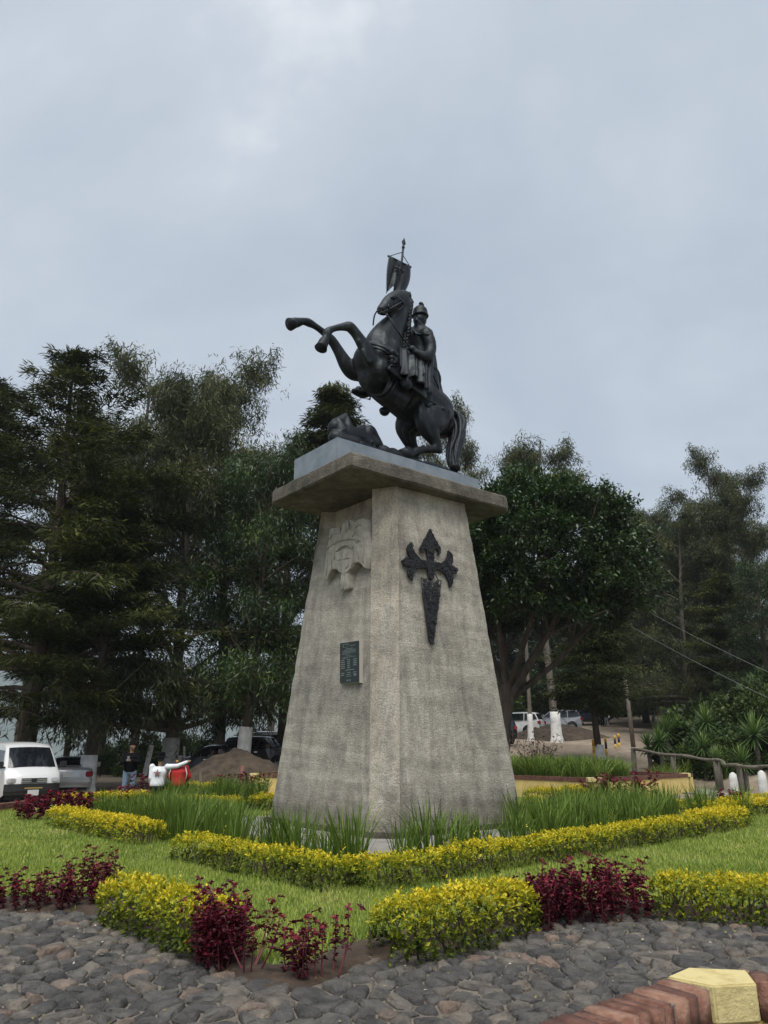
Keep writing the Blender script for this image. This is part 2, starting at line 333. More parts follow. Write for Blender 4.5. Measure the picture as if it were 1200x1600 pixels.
for iy in range(int((9.6 - 3.0) / cell)):
    for ix in range(int(12.4 / cell)):
        x = -6.2 + (ix + .5 * (iy % 2) + rs.uniform(-.36, .36)) * cell; y = 3.0 + (iy + rs.uniform(-.36, .36)) * cell * .93
        if abs(x) > .56 * y + .7: continue
        seeds.append((x, y))
seeds = np.array(seeds); drop = rs.random(len(seeds)) < .2; seeds = seeds[~drop]
stones = []
edgepoly = np.array(EDGE)
for i, (x, y) in enumerate(seeds):
    if inpoly(np.array([x]), np.array([y]), LAWN)[0]: continue
    d = np.hypot(seeds[:, 0] - x, seeds[:, 1] - y); near = np.argsort(d)[1:22]
    w = .34; poly = [(x - w, y - w), (x + w, y - w), (x + w, y + w), (x - w, y + w)]
    for j in near:
        mx_, my_ = (seeds[j] + (x, y)) / 2; nx_, ny_ = (seeds[j] - (x, y)) / d[j]
        poly = clip(poly, mx_ - nx_ * .009, my_ - ny_ * .009, nx_, ny_)
        if len(poly) < 3: break
    if len(poly) < 3: continue
    stones.append((x, y, poly))
def stone_geom(x, y, poly, rg):
    P = np.array(poly); c = P.mean(0); out = []
    n = len(P)
    for i in range(n):                       # knock the corners off
        a, b = P[i], P[(i + 1) % n]
        if np.linalg.norm(b - a) < .012: continue
        out.append(a + (b - a) * .10); out.append(a + (b - a) * .9)
    P = np.array(out); P = c + (P - c) * (1 + rg.uniform(-.05, .01, (len(P), 1))); n = len(P)
    hgt = rg.uniform(.014, .040); tx, ty = rg.normal(0, .085, 2); v = []; f = []
    dz = (P - c) @ np.array([tx, ty])
    size = math.sqrt(max(np.ptp(P[:, 0]) * np.ptp(P[:, 1]), 1e-4))
    for p, zz in zip(P, dz): v.append((p[0] - c[0], p[1] - c[1], -.05))
    for p, zz in zip(P, dz): v.append((p[0] - c[0], p[1] - c[1], hgt * .35 + zz * .6 + rg.uniform(-.004, .004)))
    for p, zz in zip(P, dz):
        k = 1 - min(rg.uniform(.014, .034) / max(np.linalg.norm(p - c), .03), .5); v.append(((p[0] - c[0]) * k, (p[1] - c[1]) * k, hgt + zz * .9 + rg.uniform(-.007, .007)))
    v.append((rg.uniform(-.03, .03), rg.uniform(-.03, .03), hgt + rg.uniform(.002, .014)))
    for r_ in (0, 1):
        for i in range(n): j = (i + 1) % n; f.append((r_ * n + i, r_ * n + j, (r_ + 1) * n + j, (r_ + 1) * n + i))
    for i in range(n): f.append((2 * n + i, 2 * n + (i + 1) % n, 3 * n))
    return c, v, f
def vis(s):
    x, y, P = s; return (abs(x) < .47 * y + .1) and y > 5.0 and not (x > .8 and y < 4.4 + 0 * x)
stones.sort(key=lambda s: (not vis(s), s[1]))
rest = MB(); rt = []
for i, (x, y, poly) in enumerate(stones):
    c, v, f = stone_geom(x, y, poly, rs); tn = float(np.clip(rs.beta(1.0, 1.35), 0, 1))
    if rs.random() < .02: tn = 1.0
    if i < 300:
        me = mesh('paving_stone', v, f, M_STONE, bool(rs.random() < .5)); a = me.attributes.new('tint', 'FLOAT', 'POINT'); a.data.foreach_set('value', [tn] * len(v))
        o = link('paving_stone', me, path_o); o.location = (c[0], c[1], 0)
    else:
        rest.add([(p[0] + c[0], p[1] + c[1], p[2]) for p in v], f); rt += [tn] * len(v)
me = mesh('more_paving_stones', rest.v, rest.f, M_STONE, True); a = me.attributes.new('tint', 'FLOAT', 'POINT'); a.data.foreach_set('value', rt)
tag(link('more_paving_stones', me, path_o), kind='stuff')

# ---- lawn grass
M_GRASS = leafmat('grass_blades', [(0, (.14, .20, .028)), (.5, (.26, .34, .05)), (.85, (.37, .43, .09)), (1, (.52, .48, .17))], .6, .3)
def grass_field():
    rg = np.random.default_rng(11); pts = []
    for (y0, y1, dens) in ((5.4, 8, 2600), (8, 11, 2100), (11, 14, 1300), (14, 19, 800), (19, 24.5, 420)):
        n = int(dens * (y1 - y0) * 1.14 * y1); x = rg.uniform(-.57 * y1, .57 * y1, n); y = rg.uniform(y0, y1, n)
        k = inpoly(x, y, LAWN) & (np.abs(x) < .55 * y + .3); pts.append(np.stack([x[k], y[k]], 1))
    n = 26000; x = rg.uniform(-16, 16, n); y = rg.uniform(6, 20, n); k = inpoly(x, y, LAWN) & (np.abs(x) >= .55 * y + .3); pts.append(np.stack([x[k], y[k]], 1))
    p = np.concatenate(pts)
    q = p - PC[:2]; u = q @ RV[:2]; w = q @ LV[:2]; p = p[~((np.abs(u) < HS) & (np.abs(w) < HS))]
    e = np.array([(a[0], a[1]) for a in smoothpath([(x, y, 0) for x, y in EDGE], 5)])
    dmin = np.full(len(p), 9.)
    for a in e: dmin = np.minimum(dmin, np.hypot(p[:, 0] - a[0], p[:, 1] - a[1]))
    p = p[~inpoly(p[:, 0], p[:, 1] + .06 * np.sin(p[:, 0] * 19), bedv + bedin[::-1])]
    n = len(p); dist = p[:, 1]; patch = np.array([mnoise.noise((a * .9, b * .9, 0)) for a, b in p]); fine = np.array([mnoise.noise((a * 4, b * 4, 5)) for a, b in p])
    L = rg.uniform(.035, .075, n) * (1 + .3 * fine); wd = rg.uniform(.003, .0055, n) * (1 + dist * .06); a = rg.uniform(0, 2 * np.pi, n); lean = rg.uniform(.1, .85, n)
    d = np.stack([np.cos(a) * lean, np.sin(a) * lean, np.ones(n)], 1); d /= np.linalg.norm(d, axis=1)[:, None]
    a2 = a + np.pi / 2 + rg.normal(0, .4, n); s = np.stack([np.cos(a2), np.sin(a2), np.zeros(n)], 1)
    b0 = np.concatenate([p, np.full((n, 1), .018)], 1)
    v = np.stack([b0 - s * wd[:, None], b0 + s * wd[:, None], b0 + d * L[:, None]], 1).reshape(-1, 3)
    tint = np.clip(.5 + .42 * patch + .2 * fine + rg.normal(0, .15, n), 0, 1)
    tint = np.where(rg.random(n) < .04, .97, tint)
    return tri_mesh('lawn_grass', v, np.arange(3 * n).reshape(-1, 3), M_GRASS, np.repeat(tint, 3))
tag(link('lawn_grass', grass_field()), 'short mown green lawn grass around the pedestal beds', 'grass', kind='stuff')
# ================================================================== THE MONUMENT
def concrete(name, dark, mid, light, lichen=.5):
    m = bpy.data.materials.new(name); m.use_nodes = True; t = m.node_tree; b = t.nodes['Principled BSDF']; b.inputs['Roughness'].default_value = .92; b.inputs['Specular IOR Level'].default_value = .2
    g = t.nodes.new('ShaderNodeNewGeometry')
    def nz(sc, det=8, ro=.6, st=(1, 1, 1), dist=0):
        mp = t.nodes.new('ShaderNodeMapping'); mp.inputs['Scale'].default_value = st; t.links.new(g.outputs['Position'], mp.inputs[0])
        n = t.nodes.new('ShaderNodeTexNoise'); n.inputs['Scale'].default_value = sc; n.inputs['Detail'].default_value = det; n.inputs['Roughness'].default_value = ro; n.inputs['Distortion'].default_value = dist; t.links.new(mp.outputs[0], n.inputs[0]); return n
    def ramp(n, a, ca, c, cc, mid_=None):
        r = t.nodes.new('ShaderNodeValToRGB'); t.links.new(n.outputs[0], r.inputs[0]); e = r.color_ramp.elements; e[0].position = a; e[0].color = (*ca, 1); e[1].position = c; e[1].color = (*cc, 1)
        if mid_: x = e.new(mid_[0]); x.color = (*mid_[1], 1)
        return r
    def mul(x, y, f=1.0):
        k = t.nodes.new('ShaderNodeMix'); k.data_type = 'RGBA'; k.blend_type = 'MULTIPLY'; k.inputs[0].default_value = f; t.links.new(x, k.inputs[6]); t.links.new(y, k.inputs[7]); return k.outputs[2]
    base = ramp(nz(.9, 6, .6), .3, dark, .72, light, (.5, mid))
    streak = ramp(nz(2.3, 10, .75, (1, 1, .12), 1.2), .34, (.52, .51, .495), .56, (1.06, 1.05, 1.03))
    blot = ramp(nz(4.5, 9, .7), .34, (.55, .545, .54), .58, (1.05, 1.04, 1.02))
    grit = ramp(nz(34, 6, .8), .34, (.45, .44, .42), .66, (1.45, 1.44, 1.4))
    c = mul(base.outputs[0], streak.outputs[0], .62); c = mul(c, blot.outputs[0], lichen); c = mul(c, grit.outputs[0], .62)
    pour = nz(.35, 2, .5, (.02, .02, 1.6)); pr = ramp(pour, .42, (.86, .86, .86), .56, (1.06, 1.05, 1.03)); c = mul(c, pr.outputs[0], .8)
    sx = t.nodes.new('ShaderNodeSeparateXYZ'); t.links.new(g.outputs['Position'], sx.inputs[0]); wv = nz(1.3, 6, .6); ma = t.nodes.new('ShaderNodeMath'); ma.operation = 'MULTIPLY_ADD'; t.links.new(wv.outputs[0], ma.inputs[0]); ma.inputs[1].default_value = 1.5; t.links.new(sx.outputs[2], ma.inputs[2])
    dr = t.nodes.new('ShaderNodeValToRGB'); mr = t.nodes.new('ShaderNodeMath'); mr.operation = 'MULTIPLY'; t.links.new(ma.outputs[0], mr.inputs[0]); mr.inputs[1].default_value = .25; t.links.new(mr.outputs[0], dr.inputs[0]); dr.color_ramp.elements[0].position = .27; dr.color_ramp.elements[0].color = (.6, .585, .57, 1); dr.color_ramp.elements[1].position = .40; dr.color_ramp.elements[1].color = (1, 1, 1, 1)
    c = mul(c, dr.outputs[0], 1.0)      # damp, dirty foot of the block
    t.links.new(c, b.inputs['Base Color'])
    vo = t.nodes.new('ShaderNodeTexVoronoi'); vo.inputs['Scale'].default_value = 55; t.links.new(g.outputs['Position'], vo.inputs[0])
    h = nz(22, 9, .72); ad = t.nodes.new('ShaderNodeMath'); ad.operation = 'MULTIPLY_ADD'; t.links.new(vo.outputs[0], ad.inputs[0]); ad.inputs[1].default_value = .35; t.links.new(h.outputs[0], ad.inputs[2])
    u = t.nodes.new('ShaderNodeBump'); u.inputs['Strength'].default_value = .8; u.inputs['Distance'].default_value = .04; t.links.new(ad.outputs[0], u.inputs['Height']); t.links.new(u.outputs[0], b.inputs['Normal'])
    return m
M_CON = concrete('pedestal_concrete', (.30, .284, .25), (.432, .408, .358), (.525, .498, .44), .6)
M_CON2 = concrete('corner_concrete', (.32, .29, .245), (.45, .415, .35), (.54, .50, .43), .6)
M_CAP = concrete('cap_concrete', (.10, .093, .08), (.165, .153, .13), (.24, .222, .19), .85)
ZB, ZT = .07, 6.68
def half(z): k = (z - ZB) / (ZT - ZB); return 1.77 + (1.156 - 1.77) * k, 1.89 + (1.218 - 1.89) * k
def lerp(a, b, k): return a + (b - a) * k
ped = empty('monument_pedestal', tuple(PC)); tag(ped, 'tall tapering weathered concrete pedestal under the bronze horseman', 'pedestal')
def loc(u, w, z): p = PW(u, w, z); return (p[0] - PC[0], p[1] - PC[1], p[2])
def loftsec(secs, caps=True):
    v = []; f = []; n = len(secs[0])
    for s in secs: v += s
    for i in range(len(secs) - 1):
        for j in range(n): q = (j + 1) % n; f.append((i * n + j, i * n + q, (i + 1) * n + q, (i + 1) * n + j))
    if caps: f.append(tuple(range(n))[::-1]); f.append(tuple(range((len(secs) - 1) * n, len(secs) * n)))
    return v, f
jit = lambda s: random.uniform(-s, s)
secs = []
for i in range(45):
    k = i / 44; z = lerp(ZB - .05, ZT, k); a, b = half(z); rec = .34 * float(sst(4.5, 6.4, z)) + .012
    uR1 = lerp(.4, 1.02, k); wL1 = lerp(-.1, 1.05, k); j = .009
    P = [(-a + rec, -b + lerp(.34, .47, k)), (-a + rec - .022, wL1), (-a + rec * .3 + .03, b - .02), (-a + .06, b), (a - .05, b), (a, b - .05), (a, -b + .07), (a - .05, -b + .012), (uR1, -b - .022), (-a + .30, -b + .012), (-a + .22, -b + .08)]
    secs.append([loc(u + jit(j), w + jit(j), z) for u, w in P])
v, f = loftsec(secs); MB().add(v, f).build('shaft', M_CON, ped)
def cstrip(z0, z1, ins, name, n, m):
    S = []
    for i in range(n + 1):
        z = lerp(z0, z1, i / n); k = (z - ZB) / (ZT - ZB); a, b = half(z); e = .005
        wl = -b + lerp(.36, .47, k) - ins; ur = -a + lerp(.35, .31, k) - ins
        P = [(-a - .01 + ins + jit(e), wl), (-a - .01 + ins + .02 + jit(e), wl - .03), (ur - .02, -b - .02 + ins + jit(e)), (ur, -b - .035 + ins + jit(e)), (ur, -b + .3), (-a + .42, wl)]
        S.append([loc(u + 0, w, z) for u, w in P])
    v, f = loftsec(S); return MB().add(v, f).build(name, m, ped)
cstrip(ZB - .04, 5.32, 0, 'corner_pillar', 16, M_CON2); cstrip(5.322, ZT - .002, .012, 'corner_pillar', 6, M_CON2)
# low plinth course
fo = MB(); a, b = half(ZB)
fo.prism([loc(-a - .06, -b + .25, 0)[:2], loc(-a + .22, -b - .06, 0)[:2], loc(a + .06, -b - .06, 0)[:2], loc(a + .06, b + .06, 0)[:2], loc(-a - .06, b + .06, 0)[:2]], .05, .16); fo.build('footing', M_CAP, ped, bevel=.015)
# cap slab
A, B = 2.31, 1.57; ch = .22
capp = [(-A, -B), (A - ch, -B), (A, -B + ch * .8), (A, B - ch), (A - ch, B), (-A + ch * .5, B), (-A, B - ch * .9)]
def densify(P, st=.22):
    o = []
    for i in range(len(P)):
        a_, b_ = np.array(P[i]), np.array(P[(i + 1) % len(P)]); k = max(1, int(np.linalg.norm(b_ - a_) / st))
        for j in range(k): o.append(tuple(a_ + (b_ - a_) * j / k))
    return o
cp = densify(capp); S = []
for z, ins in ((ZT, .035), (ZT + .03, .0), (ZT + .17, -.005), (ZT + .28, .0), (ZT + .325, .05)):
    S.append([loc(u * (1 - ins / A) + jit(.007), w * (1 - ins / B) + jit(.007), z + jit(.006)) for u, w in cp])
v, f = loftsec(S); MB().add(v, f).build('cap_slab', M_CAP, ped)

# planes of the two visible faces, for things fixed to them
def face_hit(px, py, p0, n):
    d = ray(px, py); o = np.array([0, 0, CAM_H]); t = ((p0 - o) @ n) / (d @ n); p = o + d * t; return p - PC
nL = -RV; nR = -LV
slopeR = (half(6)[1] - half(1)[1]) / 5.0; nRt = np.array([*(nR[:2]), -slopeR]); nRt[2] = -slopeR * -1; nRt = nRt / np.linalg.norm(nRt)
slopeL = (half(6)[0] - half(1)[0]) / 5.0; nLt = np.array([nL[0], nL[1], -slopeL]); nLt /= np.linalg.norm(nLt)
nRt = np.array([nR[0], nR[1], -slopeR]); nRt /= np.linalg.norm(nRt)
# --- coat of arms
M_ARMS = mat('carved_stone', (.27, .25, .21), .9, (.40, .37, .31), 7, .5, 60)
ua = 1.43
def AR(zx, zy, off): return face_hit(500 + zx * .09372, 790 + zy * .09372, PW(-ua, 0, 0), nL) + nL * off
def arm_prism(poly, o0, o1, mb, shrink=0.0): mb.prism(poly, o0, o1, lambda a_, b_, h_: AR(a_, b_, h_), shrink)
arms = empty('coat_of_arms'); 
ao = link('coat_of_arms', mesh('x', [(0, 0, 0)], []), ped); bpy.data.objects.remove(ao)
mb = MB(); arm_prism([(140, 585), (150, 430), (185, 372), (330, 368), (345, 440), (372, 300), (440, 240), (540, 245), (556, 285), (640, 225), (702, 208), (722, 300), (720, 410), (742, 560), (770, 650), (772, 860), (745, 1048), (650, 945), (565, 960), (545, 1020), (480, 1135), (365, 1150), (280, 1060), (178, 1066), (116, 1232), (66, 1215), (78, 930), (108, 705)], -.30, 0, mb)
eag = mb.build('coat_of_arms', M_ARMS, ped, bevel=.012)
bpy.data.objects.remove(arms)
mb = MB(); arm_prism([(368, 1140), (348, 1375), (372, 1408), (398, 1385), (420, 1425), (445, 1390), (470, 1405), (500, 1370), (488, 1120)], -.30, .03, mb); mb.build('tail', M_ARMS, eag, bevel=.01)
mb = MB(); arm_prism([(278, 800), (300, 770), (420, 720), (540, 745), (565, 800), (560, 960), (530, 1060), (420, 1170), (320, 1100), (285, 1010)], 0, .035, mb, .03); shd = mb.build('shield', M_ARMS, eag, bevel=.006)
mb = MB()
for poly in (((310, 830), (385, 815), (385, 905), (310, 920)), ((410, 800), (530, 790), (530, 880), (410, 900)), ((310, 940), (330, 935), (330, 1040), (310, 1010)), ((345, 935), (362, 932), (362, 1070), (345, 1055)), ((376, 930), (392, 926), (392, 1090), (376, 1082)), ((440, 930), (520, 915), (505, 1010), (450, 1060))): arm_prism(list(poly), .034, .052, mb, .1)
mb.build('quarterings', M_ARMS, eag, bevel=.003)
mb = MB()
arc = [(290 + 270 * k / 12, 770 - 85 * math.sin(math.pi * (k / 12) * .9) - 40 * k / 12) for k in range(13)]
mb.tube([AR(x, y, .03) for x, y in arc], .016, 6)
arc2 = [(225 + 470 * k / 16, 665 - 95 * math.sin(math.pi * (.1 + k / 16 * .7)) - 20 * k / 16) for k in range(17)]
for i, (x, y) in enumerate(arc2): mb.ball(AR(x, y, .012), .02, 8, 6)
mb.build('crown', M_ARMS, eag, True)
mb = MB()
for (x, y, r_) in ((480, 300, .055), (470, 350, .05), (440, 400, .05)): mb.ball(AR(x, y, .0), (r_, r_ * .6, r_), 10, 8)
mb.tube([AR(480, 270, .03), AR(510, 395, .06), AR(540, 380, .05)], [.03, .025, .008], 6)
mb.build('eagle_head', M_ARMS, eag, True)
for pts in ([(170, 560), (205, 470), (320, 460)], [(120, 730), (190, 650), (260, 640)], [(580, 380), (640, 325), (705, 320)], [(540, 520), (590, 460), (580, 420)], [(600, 620), (700, 560), (700, 700)], [(640, 700), (650, 880)], [(700, 700), (720, 960)], [(130, 760), (120, 1000), (100, 1180)], [(190, 740), (200, 1040)], [(235, 700), (240, 900)], [(380, 1170), (370, 1370)], [(420, 1180), (415, 1390)], [(455, 1150), (460, 1380)]):
    MB().tube([AR(x, y, .004 if pts[0][1] < 1100 else .03) for x, y in pts], .013, 6).build('feather', M_ARMS, eag, True)
# --- iron cross
M_IRON = mat('wrought_iron', (.012, .012, .014), .5, (.022, .022, .026), 30, .5, 90, metal=.3)
zr = 5.0; p0R = PW(0, -half(zr)[1] - .05, zr)
def CR(zx, zy, off): return face_hit(620 + zx * .125, 815 + zy * .125, p0R, nRt) + nRt * off
plates = dict(
    spade=[(405, 95), (470, 220), (540, 345), (538, 395), (500, 430), (515, 380), (495, 345), (450, 335), (370, 330), (330, 345), (312, 372), (325, 388), (298, 390), (274, 350), (300, 300), (350, 210)],
    stem=[(371, 330), (450, 335), (455, 690), (425, 735), (385, 685)],
    left_arm=[(180, 270), (137, 292), (118, 350), (140, 420), (185, 462), (110, 455), (48, 495), (92, 555), (172, 560), (135, 610), (131, 665), (186, 745), (190, 660), (230, 600), (300, 575), (370, 590), (370, 500), (290, 480), (230, 410), (190, 350)],
    right_arm=[(635, 365), (680, 410), (690, 470), (660, 548), (702, 560), (756, 615), (722, 655), (660, 640), (690, 700), (692, 770), (655, 828), (640, 740), (600, 650), (540, 610), (456, 600), (456, 510), (550, 527), (600, 480), (630, 430)],
    blade=[(318, 885), (400, 880), (398, 960), (420, 1020), (450, 960), (445, 880), (528, 885), (445, 1525), (425, 1535), (402, 1490)])
cross = MB().tube([CR(300, 700, .02), CR(318, 885, .02), CR(402, 1490, .02), CR(430, 1535, .02), CR(445, 1525, .02), CR(528, 885, .02), CR(546, 742, .02)], .014, 6).build('cross', M_IRON, ped, True)
fr = MB()
for arcp in ([(300, 700), (345, 735), (395, 690), (410, 720)], [(546, 742), (505, 725), (470, 655), (450, 690)], [(318, 885), (395, 870), (425, 760), (425, 735)], [(528, 900), (440, 880), (430, 760)]): fr.tube(smoothpath([CR(x, y, .02) for x, y in arcp], 4), .012, 6)
fr.build('bracket', M_IRON, cross, True)
rc = np.random.default_rng(5)
def spiral(mb, cx, cy, r0, sgn, a0, turns=1.3, thick=.0075, off=.034):
    pts = []
    for k in range(14):
        t_ = k / 13; a_ = a0 + sgn * turns * 2 * math.pi * t_; r_ = r0 * (1 - .8 * t_); pts.append(CR(cx + r_ * math.cos(a_), cy + r_ * math.sin(a_), off))
    mb.tube(pts, thick, 5)
for nm, poly in plates.items():
    mb = MB(); mb.prism(poly, -.012, .022, lambda a_, b_, h_: CR(a_, b_, h_)); o = mb.build('plate', M_IRON, cross)
    rim = MB(); rim.tube([CR(x, y, .024) for x, y in poly] + [CR(*poly[0], .024)], .010, 5, cap=False)
    P = np.array(poly); n = 0; tries = 0
    while tries < 260:
        tries += 1; x = rc.uniform(P[:, 0].min(), P[:, 0].max()); y = rc.uniform(P[:, 1].min(), P[:, 1].max())
        if inpoly(np.array([x]), np.array([y]), poly)[0]: spiral(rim, x, y, rc.uniform(14, 26), rc.choice([-1, 1]), rc.uniform(0, 6.28), 1.1)
        if tries > 60 and len(rim.f) > 4200: break
    rim.build('scrollwork', M_IRON, o, True)
for x, y, r_, s_ in ((355, 780, 36, 1), (380, 830, 30, -1), (475, 790, 34, -1), (495, 850, 30, 1), (440, 950, 22, 1), (340, 740, 24, -1), (345, 850, 26, 1), (395, 770, 26, 1), (500, 760, 26, 1), (450, 840, 28, -1), (520, 810, 22, -1), (370, 880, 22, 1), (480, 890, 22, -1), (415, 850, 20, 1)): mb = MB(); spiral(mb, x, y, r_, s_, 1.0, 1.5, .014, .02); mb.build('scroll', M_IRON, cross, True)
# --- plaque
M_PLQ = mat('plaque_bronze', (.012, .02, .018), .45, (.022, .034, .03), 20, .2, 60, metal=.4); M_PLR = mat('plaque_lettering', (.16, .19, .17), .5, metal=.3)
M_EDGE = mat('plaque_edge', (.35, .33, .28), .8)
zp = 3.05; p0P = PW(-half(zp)[0] + .012, 0, zp)
def PQ(zx, zy, off): return face_hit(520 + zx * .0593, 985 + zy * .0593, p0P + nLt * .09, nLt) + nLt * off
plq = MB().prism([(185, 330), (695, 255), (700, 1372), (185, 1405)], -.14, -.006, lambda a_, b_, h_: PQ(a_, b_, h_)).build('plaque', M_EDGE, ped)
MB().prism([(195, 342), (688, 270), (692, 1360), (195, 1392)], -.02, .006, lambda a_, b_, h_: PQ(a_, b_, h_)).build('plate', M_PLQ, plq)
def row(zy, x0, x1, hgt, mbx):
    x = x0
    while x < x1:
        w_ = rc.uniform(18, 46); w_ = min(w_, x1 - x); sl_ = lambda xx: (445 - xx) * .12
        if w_ > 8: mbx.prism([(x, zy + sl_(x)), (x + w_, zy + sl_(x + w_)), (x + w_, zy + hgt + sl_(x + w_)), (x, zy + hgt + sl_(x))], .005, .011, lambda a_, b_, h_: PQ(a_, b_, h_))
        x += w_ + 10
rows = [(395, 460, 600, 14), (470, 350, 540, 16), (505, 300, 620, 16), (540, 260, 610, 16), (575, 260, 610, 16), (612, 265, 465, 16), (655, 340, 520, 10), (690, 280, 610, 14), (720, 260, 400, 14)]
rows += [(760 + 52 * i, x0, x1, 26) for i in range(5) for x0, x1 in ((225, 325), (390, 470))] + [(755 + 52 * i, 550, 640, 28) for i in range(4)]
rows += [(1030, 340, 570, 22), (1100, 240, 310, 26), (1150, 225, 310, 26), (1100, 385, 480, 18), (1150, 370, 480, 22), (1200, 360, 500, 14), (1100, 545, 630, 24), (1150, 560, 625, 60), (1290, 375, 410, 44), (1290, 440, 480, 44)]
for r_ in rows: mb = MB(); row(*r_, mb); mb.build('lettering', M_PLR, plq)
mb = MB(); mb.tube([PQ(280, 380, .008), PQ(410, 355, .008), PQ(410, 440, .008), PQ(280, 455, .008), PQ(280, 380, .008)], .006, 5, cap=False); mb.build('crest', M_PLR, plq, True)
# ---- the bronze horseman
M_BRZ = bpy.data.materials.new('bronze'); M_BRZ.use_nodes = True
def bronze():
    t = M_BRZ.node_tree; b = t.nodes['Principled BSDF']; b.inputs['Metallic'].default_value = .4; b.inputs['Roughness'].default_value = .5; b.inputs['Specular IOR Level'].default_value = .35
    g = t.nodes.new('ShaderNodeNewGeometry')
    n = t.nodes.new('ShaderNodeTexNoise'); n.inputs['Scale'].default_value = 2.6; n.inputs['Detail'].default_value = 8; n.inputs['Roughness'].default_value = .65; n.inputs['Distortion'].default_value = .5
    mp = t.nodes.new('ShaderNodeMapping'); mp.inputs['Scale'].default_value = (1, 1, .4); t.links.new(g.outputs['Position'], mp.inputs[0]); t.links.new(mp.outputs[0], n.inputs[0])
    r = t.nodes.new('ShaderNodeValToRGB'); t.links.new(n.outputs[0], r.inputs[0]); e = r.color_ramp.elements
    e[0].position = .3; e[0].color = (.007, .009, .012, 1); e[1].position = .82; e[1].color = (.085, .11, .095, 1); x = e.new(.58); x.color = (.014, .018, .022, 1)
    n3 = t.nodes.new('ShaderNodeTexNoise'); n3.inputs['Scale'].default_value = 5.5; n3.inputs['Detail'].default_value = 6; m3 = t.nodes.new('ShaderNodeMapping'); m3.inputs['Scale'].default_value = (1, 1, .13); t.links.new(g.outputs['Position'], m3.inputs[0]); t.links.new(m3.outputs[0], n3.inputs[0])
    r3 = t.nodes.new('ShaderNodeValToRGB'); t.links.new(n3.outputs[0], r3.inputs[0]); r3.color_ramp.elements[0].position = .58; r3.color_ramp.elements[0].color = (0, 0, 0, 1); r3.color_ramp.elements[1].position = .74; r3.color_ramp.elements[1].color = (.55, .55, .55, 1)
    mk = t.nodes.new('ShaderNodeMix'); mk.data_type = 'RGBA'; t.links.new(r3.outputs[0], mk.inputs[0]); t.links.new(r.outputs[0], mk.inputs[6]); mk.inputs[7].default_value = (.10, .122, .11, 1)
    t.links.new(mk.outputs[2], b.inputs['Base Color'])
    h = t.nodes.new('ShaderNodeTexNoise'); h.inputs['Scale'].default_value = 14; h.inputs['Detail'].default_value = 7; t.links.new(g.outputs['Position'], h.inputs[0])
    u = t.nodes.new('ShaderNodeBump'); u.inputs['Strength'].default_value = .3; u.inputs['Distance'].default_value = .04; t.links.new(h.outputs[0], u.inputs['Height']); t.links.new(u.outputs[0], b.inputs['Normal'])
bronze()
M_BASE = mat('painted_base', (.15, .185, .215), .8, (.22, .255, .285), 3, .2, 50)
NV = -LV                                                   # towards the near side of the horse
def SP(px, py, v):                                         # photo pixel on the statue's plane, v metres towards the near side
    d = ray(px, py); o = np.array([0, 0, CAM_H]); p0 = PC + NV * v; t = ((p0 - o) @ NV) / (d @ NV); return o + d * t - PC
st = empty('equestrian_statue', tuple(PC)); tag(st, 'dark bronze rearing horse with armoured rider and banner on the pedestal', 'statue')
# painted block it stands on
bp = [(-2.15, -.87), (1.95, -.87), (1.95, .78), (-2.15, .78)]
mb = MB(); mb.prism([loc(u, w, 0)[:2] for u, w in bp], 7.003, 7.57); mb.build('base_block', M_BASE, st, bevel=.02)
# cast ground
mb = MB(); rg = np.random.default_rng(9)
gp = []
for i in range(26):
    a_ = 2 * math.pi * i / 26; gp.append((-.1 + 1.9 * max(-1, min(1, 1.25 * math.cos(a_))), -.05 + .76 * max(-1, min(1, 1.25 * math.sin(a_)))))
mb.prism([loc(u + rg.uniform(-.05, .05), w + rg.uniform(-.04, .04), 0)[:2] for u, w in gp], 7.565, 7.67, shrink=.04)
for i in range(26):
    u, w = rg.uniform(-1.7, 1.5), rg.uniform(-.62, .55); mb.ball(loc(u, w, 7.66), (rg.uniform(.12, .3), rg.uniform(.1, .25), rg.uniform(.05, .14)), 8, 6)
for px, py in ((598, 700), (612, 703), (625, 706)): p = SP(px, py, .62); p[2] = 7.66; mb.ball(p, (.2, .16, .16), 8, 6)
me = remeshed(mb, .04, 3); me.materials.append(M_BRZ); link('cast_ground', me, st)

V0 = .22          # the horse's middle plane
def limb(mb, pts, n=14):
    """pts: (px, py, v, r_in_plane, r_lateral)"""
    P = [np.array([*SP(a, b, V0 + c), r1, r2]) for a, b, c, r1, r2 in pts]; Q = smoothpath(P, 5)
    mb.tube([q[:3] for q in Q], [(max(q[3], .01), max(q[4], .01)) for q in Q], n, up=tuple(NV))
    for q in (Q[0], Q[-1]): mb.ball(q[:3], (float(q[3] + q[4]) / 2 * .92,) * 3, 10, 8)
H = MB()
# trunk: rump to chest
limb(H, [(690, 664, 0, .36, .40), (678, 650, 0, .56, .56), (656, 632, 0, .60, .58), (632, 612, 0, .60, .60), (608, 592, 0, .60, .60), (590, 574, 0, .58, .56), (578, 562, 0, .44, .44)], 20)
# chest muscles, shoulders
for px, py, v, r in ((577, 563, .24, .36), (580, 560, -.2, .36), (596, 562, .36, .36), (592, 580, .38, .34), (600, 556, 0, .46), (585, 590, .2, .38), (582, 588, -.2, .34)): H.ball(SP(px, py, V0 + v), r, 14, 10)
# neck
limb(H, [(600, 562, 0, .56, .46), (600, 544, 0, .52, .38), (608, 522, .02, .39, .27), (620, 501, .04, .25, .20), (629, 485, .05, .185, .16), (632, 471, .06, .18, .16)], 16)
